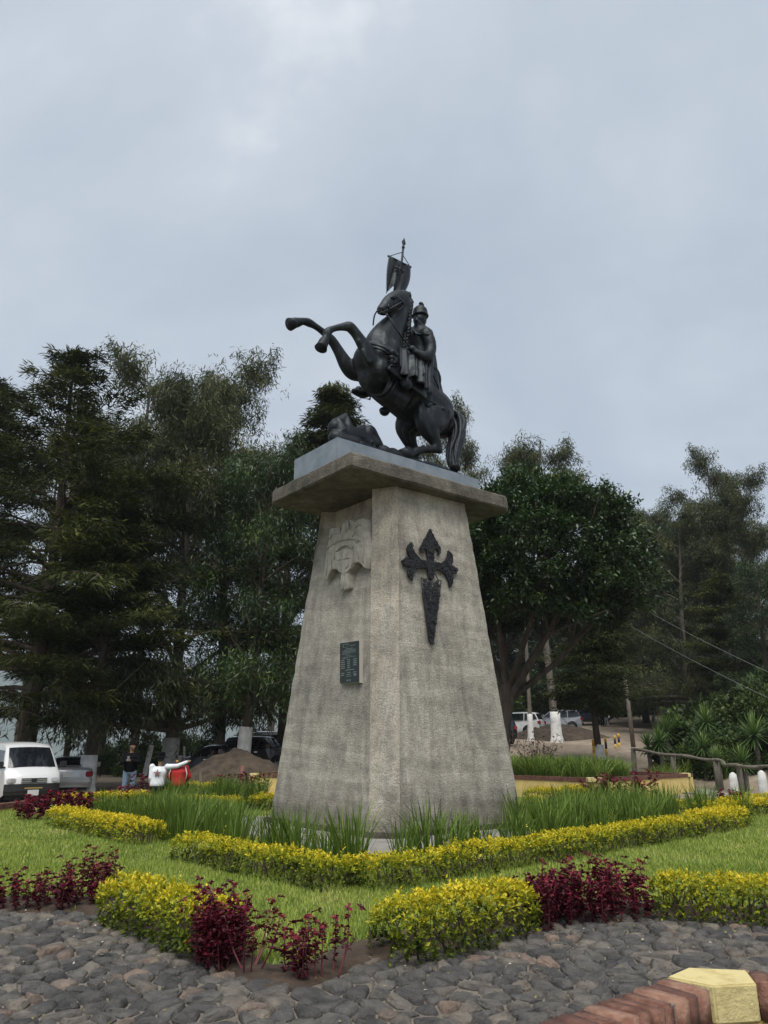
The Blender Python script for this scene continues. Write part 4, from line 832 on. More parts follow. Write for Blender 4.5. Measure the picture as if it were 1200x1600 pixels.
def hedge(path, wid, hgt, label, dens=330, leaf=.046, seed=0, group='clipped golden hedges of the garden', z0=.0, nl=7, yellow=0.0):
    rg = np.random.default_rng(seed); P, Ltot = polyline_sample(path, max(8, int(sum(np.hypot(*(np.array(b) - np.array(a))) for a, b in zip(path, path[1:])) * 12)))
    T = np.gradient(P, axis=0); T = unit(T); Nn = np.stack([-T[:, 1], T[:, 0]], 1)
    root = P[len(P) // 2]
    dens *= 1.0; leaf *= 1.12; hgt *= .72
    per = 2 * hgt + wid; n = int(dens * Ltot * per * 1.05) + int(dens * wid * hgt * 2)
    s = rg.uniform(-.0, 1, n); c = rg.uniform(0, per, n)
    hf = np.array([1 + .16 * mnoise.noise((k * .45 + seed * 3.3, seed, 0)) + .10 * mnoise.noise((k * 1.6, seed, 4)) for k in s * Ltot * 2.2])
    wf = np.array([1 + .14 * mnoise.noise((k * 2.2 + 9, seed, 2)) for k in s * Ltot * 2.2])
    # section: rounded box, side - top - side
    cx = np.where(c < hgt, -1, np.where(c > hgt + wid, 1, (c - hgt) / wid * 2 - 1)); cz = np.where(c < hgt, c / hgt, np.where(c > hgt + wid, (c - hgt - wid) / hgt, 1.)); rr_ = (np.abs(cx) ** 5 + np.abs(cz) ** 5) ** .2; cx = cx / np.maximum(rr_, .9); cz = cz / np.maximum(rr_, .9)
    endf = np.minimum(1, np.minimum(s, 1 - s) * Ltot / (wid * .5)); endf = np.sqrt(np.clip(1 - (1 - endf) ** 2, 0.02, 1))
    depth = 1 - np.abs(rg.normal(0, .10, n)); lat = cx * wid * .5 * wf * depth * (.35 + .65 * endf); z = z0 + .03 + hgt * hf * cz * depth * (.55 + .45 * endf)
    i = np.clip((s * (len(P) - 1)), 0, len(P) - 1.001); i0 = i.astype(int); fr = (i - i0)[:, None]
    base = P[i0] * (1 - fr) + P[np.minimum(i0 + 1, len(P) - 1)] * fr; nb = Nn[i0]; tb = T[i0]
    pos = np.concatenate([base + nb * lat[:, None], z[:, None]], 1)
    gap = np.array([mnoise.noise((a * 7 + seed, b * 7, cc * 7)) for a, b, cc in pos]); kp = (gap > -.42) | (rg.random(n) < .3) | (cz < .3)
    pos = pos[kp]; s = s[kp]; cx = cx[kp]; cz = cz[kp]; z = z[kp]; nb = nb[kp]; tb = tb[kp]; endf = endf[kp]; n = len(pos)
    endpush = np.where(s < .5, -1, 1) * (1 - endf)
    outw = np.concatenate([nb * (cx * .9)[:, None] + tb * endpush[:, None] * .8, (.25 + cz * .85)[:, None]], 1) + rg.normal(0, .28, (n, 3))
    outw = unit(outw)
    # whorls of leaves on each shoot
    shoot = rg.uniform(.03, .075, n) * (leaf / .034); tall = rg.random(n) < .012; shoot = np.where(tall & (cz > .8), shoot * 2.6, shoot)
    pp = np.repeat(pos, nl, 0); oo = np.repeat(outw, nl, 0); k = np.tile(np.arange(nl) / nl, n); pp = pp + oo * (np.repeat(shoot, nl) * k)[:, None]
    rnd = unit(rg.normal(0, 1, pp.shape)); rnd = rnd - oo * (rnd * oo).sum(1)[:, None]; d = unit(oo * (.35 + .6 * k)[:, None] + unit(rnd) * .9)
    Lf = np.repeat(rg.uniform(.65, 1.35, n), nl) * rg.uniform(.6, 1.3, len(pp)) * leaf * (1.15 - .35 * k)
    v, t = leaf_soup(pp, d, Lf, Lf * .5, rg, .22)
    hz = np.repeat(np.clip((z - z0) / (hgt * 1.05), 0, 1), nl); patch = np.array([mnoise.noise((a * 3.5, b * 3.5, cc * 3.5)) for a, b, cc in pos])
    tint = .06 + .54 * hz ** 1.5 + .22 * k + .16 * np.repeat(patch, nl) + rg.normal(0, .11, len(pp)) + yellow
    h = empty('hedge', (root[0], root[1], z0)); tag(h, label, 'hedge', group)
    v = v - np.array([root[0], root[1], z0])
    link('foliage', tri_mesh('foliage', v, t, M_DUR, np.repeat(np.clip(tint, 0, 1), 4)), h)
    mb = MB(); nst = int(Ltot * 22)
    for _ in range(nst):
        a = rg.uniform(0.03, .97); q = P[int(a * (len(P) - 1))] - root + Nn[int(a * (len(P) - 1))] * rg.uniform(-.3, .3) * wid
        b = q + rg.normal(0, .08, 2); mb.tube([(q[0], q[1], -.02), ((q[0] + b[0]) / 2, (q[1] + b[1]) / 2, hgt * .4), (b[0], b[1], hgt * rg.uniform(.6, .85))], [.012, .009, .004], 5)
    o = mb.build('stems', M_TWIG, h); o['kind'] = 'stuff'
    return h
g2 = lambda *pp: [tuple(G(a, b)[:2]) for a, b in pp]
# outer hedges along the stone path
hedge([(-2.58, 7.90), (-2.26, 7.60), (-1.86, 7.18), (-1.50, 6.76), (-1.24, 6.46)], .50, .46, 'thick golden hedge along the stone path, left of the garden corner', 420, .036, 1)
hedge([(-.03, 6.38), (.38, 6.68), (.88, 7.14), (1.24, 7.52)], .52, .50, 'thick golden hedge along the stone path, between the corner and the red clump', 420, .036, 2)
hedge([(2.62, 7.98), (3.2, 7.84), (4.0, 7.62), (5.2, 7.42)], .56, .47, 'thick golden hedge along the stone path at the right picture edge', 400, .036, 3)
# inner hedges round the pedestal
hedge([(-2.92, 11.75), (-2.1, 10.85), (-1.3, 9.98), (-.36, 9.15)], .55, .40, 'golden hedge in front of the pedestal, left arm of the long inner row', 300, .036, 4)
hedge([(-.30, 9.2), (.8, 10.15), (2.5, 11.7), (4.3, 13.3), (5.6, 14.5)], .56, .40, 'long golden hedge in front of the pedestal, running back to the right', 280, .037, 5)
hedge([(5.75, 14.75), (6.6, 15.6), (7.2, 16.4)], .7, .42, 'golden hedge at the far right end of the inner row', 260, .04, 6)
hedge([(7.0, 17.6), (8.4, 18.4), (10.6, 19.0)], .8, .42, 'golden hedge past the inner row, at the right picture edge', 220, .045, 7)
hedge([(-3.75, 13.05), (-4.6, 14.0), (-5.6, 15.1), (-6.65, 16.3)], .60, .42, 'golden hedge left of the pedestal, beside the tall strap leaves', 280, .037, 8)
# hedges behind
hedge([(-7.9, 19.2), (-7.0, 20.4), (-6.0, 20.6)], .7, .45, 'small golden hedge in front of the man holding a phone', 200, .045, 9)
hedge([(-5.9, 22.4), (-4.9, 22.6), (-4.55, 22.7)], .8, .62, 'golden hedge block right of the red vest', 220, .045, 10)
hedge([(-5.2, 18.9), (-4.3, 19.3), (-3.4, 19.0)], .6, .42, 'low golden hedge behind the left strap leaves, nearer than the block by the red vest', 200, .045, 11)
hedge([(-3.3, 19.6), (-2.7, 19.9)], .6, .45, 'short golden hedge touching the left side of the pedestal base', 200, .045, 12)
hedge([(3.9, 21.6), (5.6, 21.9)], .7, .5, 'golden hedge under the yellow planter wall, right of the pedestal', 220, .045, 13)
hedge([(3.4, 19.2), (4.0, 19.5)], .5, .4, 'small golden hedge touching the right side of the pedestal base', 200, .045, 14)
hedge([(5.2, 18.3), (6.2, 18.9), (7.2, 19.2)], .6, .38, 'low golden hedge behind the right strap leaves', 200, .045, 15)
hedge([(9.2, 20.6), (11.8, 20.2)], .7, .40, 'golden hedge beside the red plants near the footpath', 200, .045, 16)

# red-leaved plants
M_RED = leafmat('crimson_leaves', [(0, (.022, .004, .007)), (.45, (.062, .007, .014)), (.78, (.15, .011, .028)), (1, (.28, .03, .055))], .5, .2)
M_RST = mat('crimson_stem', (.20, .035, .055), .6, (.11, .03, .03), 12)
def red_plant(x, y, label, nst=7, hgt=.5, spread=.22, dense=1.0, seed=0, lean=.25, leaf=.048, z0=.0):
    rg = np.random.default_rng(seed + 100); h = empty('red_plant', (x, y, z0)); tag(h, label, 'plant', 'red leaved plants along the lawn')
    P = []; D = []; K = []
    for i in range(nst):
        a = rg.uniform(0, 6.28); r0 = spread * math.sqrt(rg.random()); b = np.array([r0 * math.cos(a), r0 * math.sin(a), -.02]); hh = hgt * rg.uniform(.6, 1.08); ln = lean * rg.uniform(.2, 1.3)
        aa = a + rg.normal(0, .6); e = b + np.array([math.cos(aa) * ln * hh, math.sin(aa) * ln * hh, hh]); m_ = (b + e) / 2 + np.array([math.cos(aa), math.sin(aa), -.2]) * .06 * hh
        path = smoothpath([b, m_, e], 4); mb = MB().tube(path, [lerp(.008, .003, k / (len(path) - 1)) for k in range(len(path))], 6); mb.build('stem', M_RST, h, True)
        nodes = int(rg.integers(8, 13) * dense) + 1
        for q in range(nodes):
            t_ = 1 - (q / nodes) * rg.uniform(.55, .9) * min(1, dense + .1); pt = path[min(len(path) - 1, int(t_ * (len(path) - 1)))]; nlv = int(rg.integers(4, 8)) + (5 if q == 0 else 0)
            for _ in range(nlv):
                az = rg.uniform(0, 6.28); P.append(pt + rg.normal(0, .012, 3)); D.append([math.cos(az), math.sin(az), rg.uniform(-.25, .9) if q else rg.uniform(.1, 1.3)]); K.append(.25 + .45 * t_ + (.2 if q == 0 else 0) + rg.normal(0, .14))
            if rg.random() < .5 * dense:            # side sprig
                az = rg.uniform(0, 6.28); ds = np.array([math.cos(az), math.sin(az), .6]) * rg.uniform(.05, .12)
                for _ in range(7): az2 = rg.uniform(0, 6.28); P.append(pt + ds); D.append([math.cos(az2), math.sin(az2), rg.uniform(-.2, 1)]); K.append(.5 + rg.normal(0, .16))
    P = np.array(P); D = np.array(D); Lf = leaf * rg.uniform(.55, 1.2, len(P)); v, t = leaf_soup(P, D, Lf, Lf * .55, rg, .2, .25)
    link('foliage', tri_mesh('foliage', v, t, M_RED, np.repeat(np.clip(K, 0, 1), 4)), h); return h
E_ = 'dense crimson plant'
for i, (px, py, n_, hg, sp, dn, nm) in enumerate((
    (20, 1420, 12, .34, .30, 1.1, 'low crimson plant at the left picture edge beside the stone path'),
    (75, 1422, 10, .38, .26, 1.0, 'crimson plant by the stone path, second from the left picture edge'),
    (118, 1418, 10, .40, .22, 1.0, 'crimson plant by the stone path, third from the left picture edge'),
    (150, 1412, 9, .50, .16, 1.1, 'tall crimson plant touching the left end of the thick golden hedge'))):
    p = G(px, py); red_plant(p[0], p[1], nm, n_, hg, sp, dn, i)
for i, (px, py, n_, hg, sp, dn, nm, ln) in enumerate((
    (345, 1510, 18, .52, .19, 1.5, 'dense crimson clump at the corner end of the left golden hedge', .12),
    (392, 1522, 6, .50, .12, .6, 'sprawling pink stems at the bare garden corner', .6),
    (470, 1532, 5, .42, .10, .8, 'short crimson sprig on bare soil at the garden corner', .15),
    (505, 1530, 6, .52, .12, .7, 'upright crimson sprig beside the hedge right of the garden corner', .18))):
    p = G(px, py); red_plant(p[0], p[1], nm, n_, hg, sp, dn, 20 + i, ln)
for i, (px, py, hg) in enumerate(((845, 1452, .44), (893, 1446, .48), (940, 1442, .52), (988, 1438, .47))):
    p = G(px, py); red_plant(p[0], p[1] + .12, ('leftmost', 'second from left', 'third from left', 'rightmost')[i] + ' of four bushy crimson plants between the golden hedges', 15, hg, .24, 1.3, 40 + i, .15)
for i, (px, py, nm, hg) in enumerate(((50, 1283, 'straggly red plant by the low brick wall at the left edge', .5), (85, 1277, 'straggly red plant by the low brick wall, in front of the silver sedan', .55), (118, 1272, 'straggly red plant touching the far left golden hedge', .5),
    (190, 1262, 'red plant in front of the man holding a phone', .5), (225, 1256, 'red plant in front of the white jacket', .7), (365, 1254, 'red plant beside the leaning stake', .75), (395, 1250, 'red plant at the foot of the left yellow planter wall', .7),
    (905, 1252, 'small red plant at the corner of the right yellow planter wall', .5), (950, 1256, 'sparse red plant under the right yellow planter wall', .6), (968, 1255, 'bushy red plant under the right yellow planter wall', .75), (1005, 1252, 'tallest bushy red plant under the right yellow planter wall', .8), (1145, 1268, 'low red plant among golden hedges near the right footpath', .45))):
    p = G(px, py); red_plant(p[0], p[1], nm, 9, hg, .3, .8, 60 + i, .3, .10)

# strap-leaved clumps
M_STRAP = leafmat('strap_leaves', [(0, (.04, .075, .012)), (.45, (.10, .165, .026)), (.8, (.19, .27, .05)), (1, (.34, .36, .10))], .5, .3, .2)
def strap_mesh(seed, n=60, hgt=.75, spread=.16, arch=.35, wid=.012):
    rg = np.random.default_rng(seed + 500); V = []; Tt = []; K = []
    for i in range(n):
        a = rg.uniform(0, 6.28); r0 = spread * math.sqrt(rg.random()); b = np.array([r0 * math.cos(a), r0 * math.sin(a), 0]); aa = a + rg.normal(0, .7); L = hgt * rg.uniform(.55, 1.1); ln = arch * rg.uniform(.1, 1.1)
        d = np.array([math.cos(aa), math.sin(aa), 0]); s = np.array([-math.sin(aa + .5), math.cos(aa + .5), 0]); base = len(V); k = rg.normal(.45, .2)
        for j in range(5):
            t_ = j / 4; p = b + d * (ln * L * t_ ** 1.9) + np.array([0, 0, L * (t_ - .22 * ln * t_ ** 2.5)]); w = wid * (1 - .25 * t_) if j < 4 else .001
            V += [p - s * w * .5, p + s * w * .5]; K += [k + .12 * t_] * 2
        for j in range(4): q = base + j * 2; Tt += [(q, q + 1, q + 3), (q, q + 3, q + 2)]
    return tri_mesh('strap_leaf_plant', np.array(V), np.array(Tt), M_STRAP, np.clip(K, 0, 1))
STR = [strap_mesh(i, 75, .74, .19, .48, .019) for i in range(5)]
DST = [strap_mesh(20 + i, 90, .8, .25, .75, .02) for i in range(3)]
rg = np.random.default_rng(21)
ORD = 'first second third fourth fifth sixth seventh eighth ninth tenth eleventh twelfth thirteenth fourteenth fifteenth sixteenth seventeenth eighteenth nineteenth twentieth'.split()
def straps(path, step, label, group, sc=(.85, 1.15), rows=1, rowgap=.4, meshes=STR, z0=.0):
    P, Ltot = polyline_sample(path, 200); n = max(2, int(Ltot / step)); T = unit(np.gradient(P, axis=0))
    for r_ in range(rows):
        for i in range(n):
            k = int((i + .5 + rg.uniform(-.35, .35)) / n * 199); k = min(max(k, 0), 199); p = P[k] + np.array([-T[k][1], T[k][0]]) * (r_ * rowgap + rg.uniform(-.12, .12))
            lab_ = label if rows > 1 else ORD[i] + ' ' + label + ', counted from the left'
            o = link('strap_leaf_plant', meshes[int(rg.integers(len(meshes)))]); o.location = (p[0], p[1], float(z0) if z0 else .02); o.rotation_euler = (0, 0, rg.uniform(0, 6.28)); s = rg.uniform(*sc); o.scale = (s, s, s * rg.uniform(.9, 1.12)); tag(o, lab_, 'plant', group)
straps([(-2.5, 12.3), (-1.5, 11.2), (-.5, 10.3)], .44, 'strap leaved plant behind the front left golden hedge', 'strap leaves front left', (.85, 1.15), 1)
big = link('strap_leaf_plant', strap_mesh(77, 130, .92, .20, .5, .018)); big.location = (-.42, 10.15, .02); tag(big, 'biggest dense strap leaved tuft right in front of the pedestal corner', 'plant')
straps([(.15, 10.7), (1.6, 12.0), (3.2, 13.4), (5.2, 15.2)], .42, 'strap leaved plant behind the long right golden hedge', 'strap leaves front right', (.85, 1.2), 1)
straps([(3.0, 13.9), (4.4, 15.2), (6.2, 16.9)], .36, 'tall strap leaved plant in the thick bed right of the pedestal', 'strap leaves right bed', (.8, 1.1), 3, .45)
straps([(-3.6, 13.7), (-4.6, 14.9), (-5.8, 16.2)], .30, 'tall strap leaved plant in the thick bed left of the pedestal', 'strap leaves left bed', (.75, 1.0), 4, -.42)
straps([(-3.2, 13.3), (-3.7, 14.0)], .3, 'strap leaved plant at the end of the left golden hedge by the paving', 'strap leaves at the left hedge end', (1.0, 1.2), 2, -.3)
straps([(-5.4, 19.9), (-4.2, 20.2), (-3.2, 20.6)], .35, 'strap leaved plant in the back bed beside the earth mound', 'strap leaves back left', (.8, 1.15), 3, .4)
straps([(3.6, 17.4), (5.4, 17.7), (8.2, 18.0)], .5, 'strap leaved plant in the back row right of the pedestal', 'strap leaves back right', (.9, 1.2), 1)
# ================================================================== LOW WALLS WITH BRICK COPING
M_YEL = mat('yellow_plaster', (.50, .37, .115), .85, (.66, .50, .19), 4, .25, 40, lo=.3, hi=.6)
M_YEL2 = mat('yellow_paint', (.42, .33, .13), .8, (.60, .50, .23), 7, .6, 40, lo=.3, hi=.5)
M_BRICK = mat('red_brick', (.12, .045, .028), .9, (.25, .125, .085), 14, 1.0, 40, lo=.38, hi=.62)
M_BRICK2 = mat('worn_brick', (.20, .085, .055), .9, (.33, .19, .13), 12, .7, 45)
M_BRICK3 = mat('dark_brick', (.085, .038, .028), .88, (.17, .075, .05), 9, .7, 45)
M_MORT = mat('mortar', (.17, .155, .135), .95, (.25, .23, .20), 14, .5, 60)
def hz(x, y): return .45
# foreground wall: corner with one arm towards the camera's left, the other to the right
fw = empty('low_wall', (1.5, 4.3, 0)); tag(fw, 'low yellow wall with red brick coping in the bottom right corner', 'wall')
def FL(x, y, z): return (x - 1.5, y - 4.3, z)
back = [G(838, 1600, .45)[:2], G(1043, 1526, .45)[:2]]
cor_b = np.array(G(1043, 1526, .45)[:2]); dirL = unit(np.array(G(838, 1600, .45)[:2]) - cor_b); nrmL = np.array([-dirL[1], dirL[0]]); nrmL = nrmL if nrmL[1] < 0 else -nrmL
WC = .235
rb = np.random.default_rng(31)
def brick(c, along, across, la, lc, z0, z1, m, name='brick', par=None, bev=.006):
    M_ = Matrix(((along[0], across[0], 0), (along[1], across[1], 0), (0, 0, 1)))
    mb = MB(); mb.box(FL(c[0], c[1], (z0 + z1) / 2), (la, lc, z1 - z0), rot=M_); mb.v = [(x + rb.uniform(-.004, .004), y + rb.uniform(-.004, .004), z + rb.uniform(-.004, .004)) for x, y, z in mb.v]; o = mb.build(name, m, par, bevel=rb.uniform(.005, .011), seg=3)
    for p_ in o.data.polygons: p_.use_smooth = True
    return o
y0b = cor_b
cur = 0.015; i = 0
while cur < 2.6:
    w_ = rb.uniform(.082, .098); c = y0b + dirL * (cur + w_ / 2) + nrmL * (WC / 2 + rb.uniform(-.006, .006))
    o = brick(c, dirL, nrmL, w_, WC + rb.uniform(-.012, .012), .285, .45 + rb.uniform(-.006, .004), [M_BRICK, M_BRICK2, M_BRICK, M_BRICK3, M_BRICK2][int(rb.integers(5))], par=fw, bev=.012)
    cur += w_ + .010; i += 1
mb = MB(); a_ = y0b + nrmL * .012; b_ = y0b + dirL * 2.6 + nrmL * .012; c_ = b_ + nrmL * (WC - .026); d_ = a_ + nrmL * (WC - .026)
mb.prism([FL(*p, 0)[:2] for p in (a_, b_, c_, d_)], .292, .436); mb.build('mortar', M_MORT, fw)
# yellow corner block
fr_c = np.array(G(1115, 1541, .45)[:2]); k1 = np.array(G(1075, 1512, .45)[:2]); k2 = np.array(G(1160, 1516, .45)[:2]); k3 = k2 + np.array([-.24, -.97]) * .24
mb = MB(); mb.prism([FL(*p, 0)[:2] for p in (y0b + dirL * .012, k1, k2 + np.array([.02, 0]), k3 + np.array([.02, 0]), fr_c)], .283, .452); mb.build('corner_block', M_YEL2, fw, bevel=.008)
# right arm
dirR = unit(np.array([.97, -.24])); nR2 = np.array([dirR[1], -dirR[0]]); nR2 = nR2 if nR2[1] < 0 else -nR2
cur = .024; st0 = k2 + dirR * 0
wR = np.linalg.norm(k3 - k2)
while cur < 1.6:
    w_ = rb.uniform(.085, .10); c = st0 + dirR * (cur + w_ / 2) + nR2 * (wR / 2 + rb.uniform(-.004, .004)); brick(c, dirR, nR2, w_, wR, .285, .45 + rb.uniform(-.006, .003), [M_BRICK, M_BRICK2, M_BRICK3][int(rb.integers(3))], par=fw, bev=.012); cur += w_ + .010
mb = MB(); mb.prism([FL(*p, 0)[:2] for p in (st0 + dirR * .03 + nR2 * .012, st0 + dirR * 1.6 + nR2 * .012, st0 + dirR * 1.6 + nR2 * (wR - .016), st0 + dirR * .03 + nR2 * (wR - .016))], .292, .438); mb.build('mortar', M_MORT, fw)
# plaster body under the coping
e_ = .03
mb = MB(); mb.prism([FL(*p, 0)[:2] for p in (y0b + dirL * 2.6 + nrmL * e_, y0b + dirL * 2.6 + nrmL * (WC - e_), fr_c + dirL * .02 - nrmL * e_ , k3 - nR2 * e_ + dirR * .03, st0 + dirR * 1.6 + nR2 * (wR - e_), st0 + dirR * 1.6 + nR2 * e_, k2 + nR2 * e_, k1 + np.array([.02, -.03]), y0b + nrmL * e_)], -.05, .282); mb.build('plaster', M_YEL, fw, bevel=.006)

# far planters
def planter(pts, hgt, label, wid=.22, caps=(), brickw=.11):
    pts = [np.array(p[:2], float) for p in pts]; root = pts[0]; pl = empty('planter_wall', (root[0], root[1], 0)); tag(pl, label, 'wall')
    for i, (a, b) in enumerate(zip(pts, pts[1:])):
        d = b - a; L = np.linalg.norm(d); d /= L; n_ = np.array([-d[1], d[0]]); n_ = n_ if n_[1] > 0 else -n_
        q = [a + n_ * .03, b + n_ * .03, b + n_ * (wid - .03), a + n_ * (wid - .03)]
        MB().prism([p - root for p in q], -.5, hgt - .11).build('plaster', M_YEL, pl)
        cp = MB(); x = 0
        while x < L - .02:
            w_ = min(brickw, L - x) - .01; c = a + d * (x + w_ / 2) + n_ * (wid / 2); M_ = Matrix(((d[0], n_[0], 0), (d[1], n_[1], 0), (0, 0, 1))); c = c - root
            cp.box((c[0], c[1], hgt - .055 + rb.uniform(-.004, .004)), (w_, wid, .11), rot=M_); x += brickw
        o = cp.build('brick_coping', M_BRICK3, pl); o['kind'] = 'stuff'
        q = [a + n_ * .02, b + n_ * .02, b + n_ * (wid - .02), a + n_ * (wid - .02)]; MB().prism([p - root for p in q], hgt - .12, hgt - .02).build('mortar', M_MORT, pl)
    for c, s in caps: MB().box((c[0] - root[0], c[1] - root[1], hgt - .05), (s, .27, .13), YAW * 0).build('corner_block', M_YEL2, pl, bevel=.01)
    return pl
pA, pB, pD = G(790, 1243)[:2], G(932, 1251)[:2], G(1080, 1239)[:2]
planter([pA, pB, pD, pD + np.array([-2.2, 3.4])], .62, 'yellow planter wall with brick coping, right of the pedestal', caps=((pB + np.array([0, .1]), .42), (pD + np.array([-.1, .1]), .3)))
pE = G(396, 1243)[:2]; planter([pE + np.array([.6, 2.4]), pE, pE + np.array([2.4, -.2]), pE + np.array([5.5, .4])], .66, 'yellow planter wall with brick coping, behind the left edge of the pedestal', caps=((pE + np.array([0, .1]), .3),))
w0, w1, w2, w3 = np.array([-13.5, 16.6]), np.array([-9.5, 18.0]), np.array([-8.9, 21.0]), np.array([-5.6, 23.2])
planter([w0, w1, np.array([-9.0, 20.4])], .20, 'low kerb wall of brick and yellow blocks at the left edge of the lawn', caps=((w1 + np.array([-.6, -.1]), 1.0), (w1 + np.array([-2.6, -.8]), .8)))
planter([np.array([-7.0, 20.95]), np.array([-4.95, 21.0])], .42, 'low wall that the couple sit on', caps=())
MB_soil = MB().prism([tuple(p) for p in (pA + np.array([0, .25]), pB + np.array([0, .25]), pD + np.array([-.1, .2]), pD + np.array([-2.3, 3.3]), pA + np.array([0, 4.5]))], -.2, .5).build('planter_soil', M_SOIL); tag(MB_soil, kind='structure')
# dense dark blades in the right planter
def field_pts(poly, n, seed):
    rg = np.random.default_rng(seed); P = np.array(poly); o = []
    while len(o) < n:
        x, y = rg.uniform(P[:, 0].min(), P[:, 0].max()), rg.uniform(P[:, 1].min(), P[:, 1].max())
        if inpoly(np.array([x]), np.array([y]), poly)[0]: o.append((x, y))
    return o
for x, y in field_pts([tuple(pA + np.array([.2, .5])), tuple(pB + np.array([-.1, .55])), tuple(pB + np.array([1.6, 1.3])), tuple(pB + np.array([1.2, 3.0])), tuple(pA + np.array([.2, 3.4]))], 62, 5):
    o = link('strap_leaf_plant', DST[int(rb.integers(3))]); o.location = (x, y, .48); o.rotation_euler = (0, 0, rb.uniform(0, 6)); s = rb.uniform(.85, 1.2); o.scale = (s, s, s * .9); tag(o, 'dark green grassy plant filling the yellow planter right of the pedestal', 'plant', 'grassy plants in the right planter')
# ================================================================== TREES
M_BARK = mat('bark', (.035, .026, .019), .95, (.085, .065, .048), 5, .9, 14, stretch=(1, 1, .25))
M_BARKP = mat('pale_bark', (.085, .072, .058), .95, (.17, .145, .115), 4, .7, 12, stretch=(1, 1, .25))
M_LIME = mat('lime_wash', (.50, .49, .46), .9, (.72, .71, .68), 5, .4, 20)
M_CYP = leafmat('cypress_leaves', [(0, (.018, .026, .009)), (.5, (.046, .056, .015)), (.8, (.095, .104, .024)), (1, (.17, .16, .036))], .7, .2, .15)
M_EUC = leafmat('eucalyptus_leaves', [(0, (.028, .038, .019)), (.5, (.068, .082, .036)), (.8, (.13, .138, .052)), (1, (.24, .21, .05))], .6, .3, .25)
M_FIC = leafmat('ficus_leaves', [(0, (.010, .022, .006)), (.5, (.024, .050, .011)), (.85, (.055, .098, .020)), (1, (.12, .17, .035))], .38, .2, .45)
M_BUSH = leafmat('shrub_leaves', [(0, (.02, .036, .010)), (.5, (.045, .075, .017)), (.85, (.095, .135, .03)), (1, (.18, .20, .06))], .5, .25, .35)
def limb_path(b, az, el, L, sag, rg, n=5, wob=.12):
    d = np.array([math.cos(az) * math.cos(el), math.sin(az) * math.cos(el), math.sin(el)]); pts = [b]
    for i in range(1, n + 1):
        t_ = i / n; p = b + d * L * t_; p = p + np.array([rg.normal(0, wob), rg.normal(0, wob), rg.normal(0, wob * .6)]) * L * .12; p[2] += -sag * L * t_ * t_; pts.append(p)
    return pts
class Tree:
    def __init__(s, seed): s.rg = np.random.default_rng(seed); s.mb = MB(); s.c = []      # clumps: centre, direction, radius(3), weight, tint
    def branch(s, pts, r0, r1, n=6): k = len(pts); s.mb.tube(pts, [max(.008, lerp(r0, r1, i / (k - 1))) for i in range(k)], n, cap=False)
    def clump(s, p, d, r, w=1.0, tint=0.0): s.c.append((np.array(p), unit(np.array(d, float)), r, w, tint))
    def leaves(s, total, L, wd, droop, m, name, spread=.9, dirmix=.6, fold=.15):
        rg = s.rg; w = np.array([c[3] * np.prod(np.array(c[2])) ** .55 for c in s.c]); w /= w.sum(); cnt = rg.multinomial(total, w); P = []; D = []; K = []
        for (p, d, r, _, tn), k in zip(s.c, cnt):
            if not k: continue
            q = rg.normal(0, .5, (k, 3)); q *= np.minimum(1, 1.15 / np.maximum(np.linalg.norm(q, axis=1), .01))[:, None]; x = np.array(r)
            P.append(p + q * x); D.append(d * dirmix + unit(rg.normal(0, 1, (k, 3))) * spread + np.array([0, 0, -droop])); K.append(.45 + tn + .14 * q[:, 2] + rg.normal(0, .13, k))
        P = np.concatenate(P); D = np.concatenate(D); K = np.concatenate(K); Lf = L * rg.uniform(.6, 1.35, len(P)); v, t = leaf_soup(P, D, Lf, Lf * wd, rg, fold)
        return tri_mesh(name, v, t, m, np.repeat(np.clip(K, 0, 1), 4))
    def trunkmesh(s, name, m): return mesh(name, s.mb.v, s.mb.f, m, True)
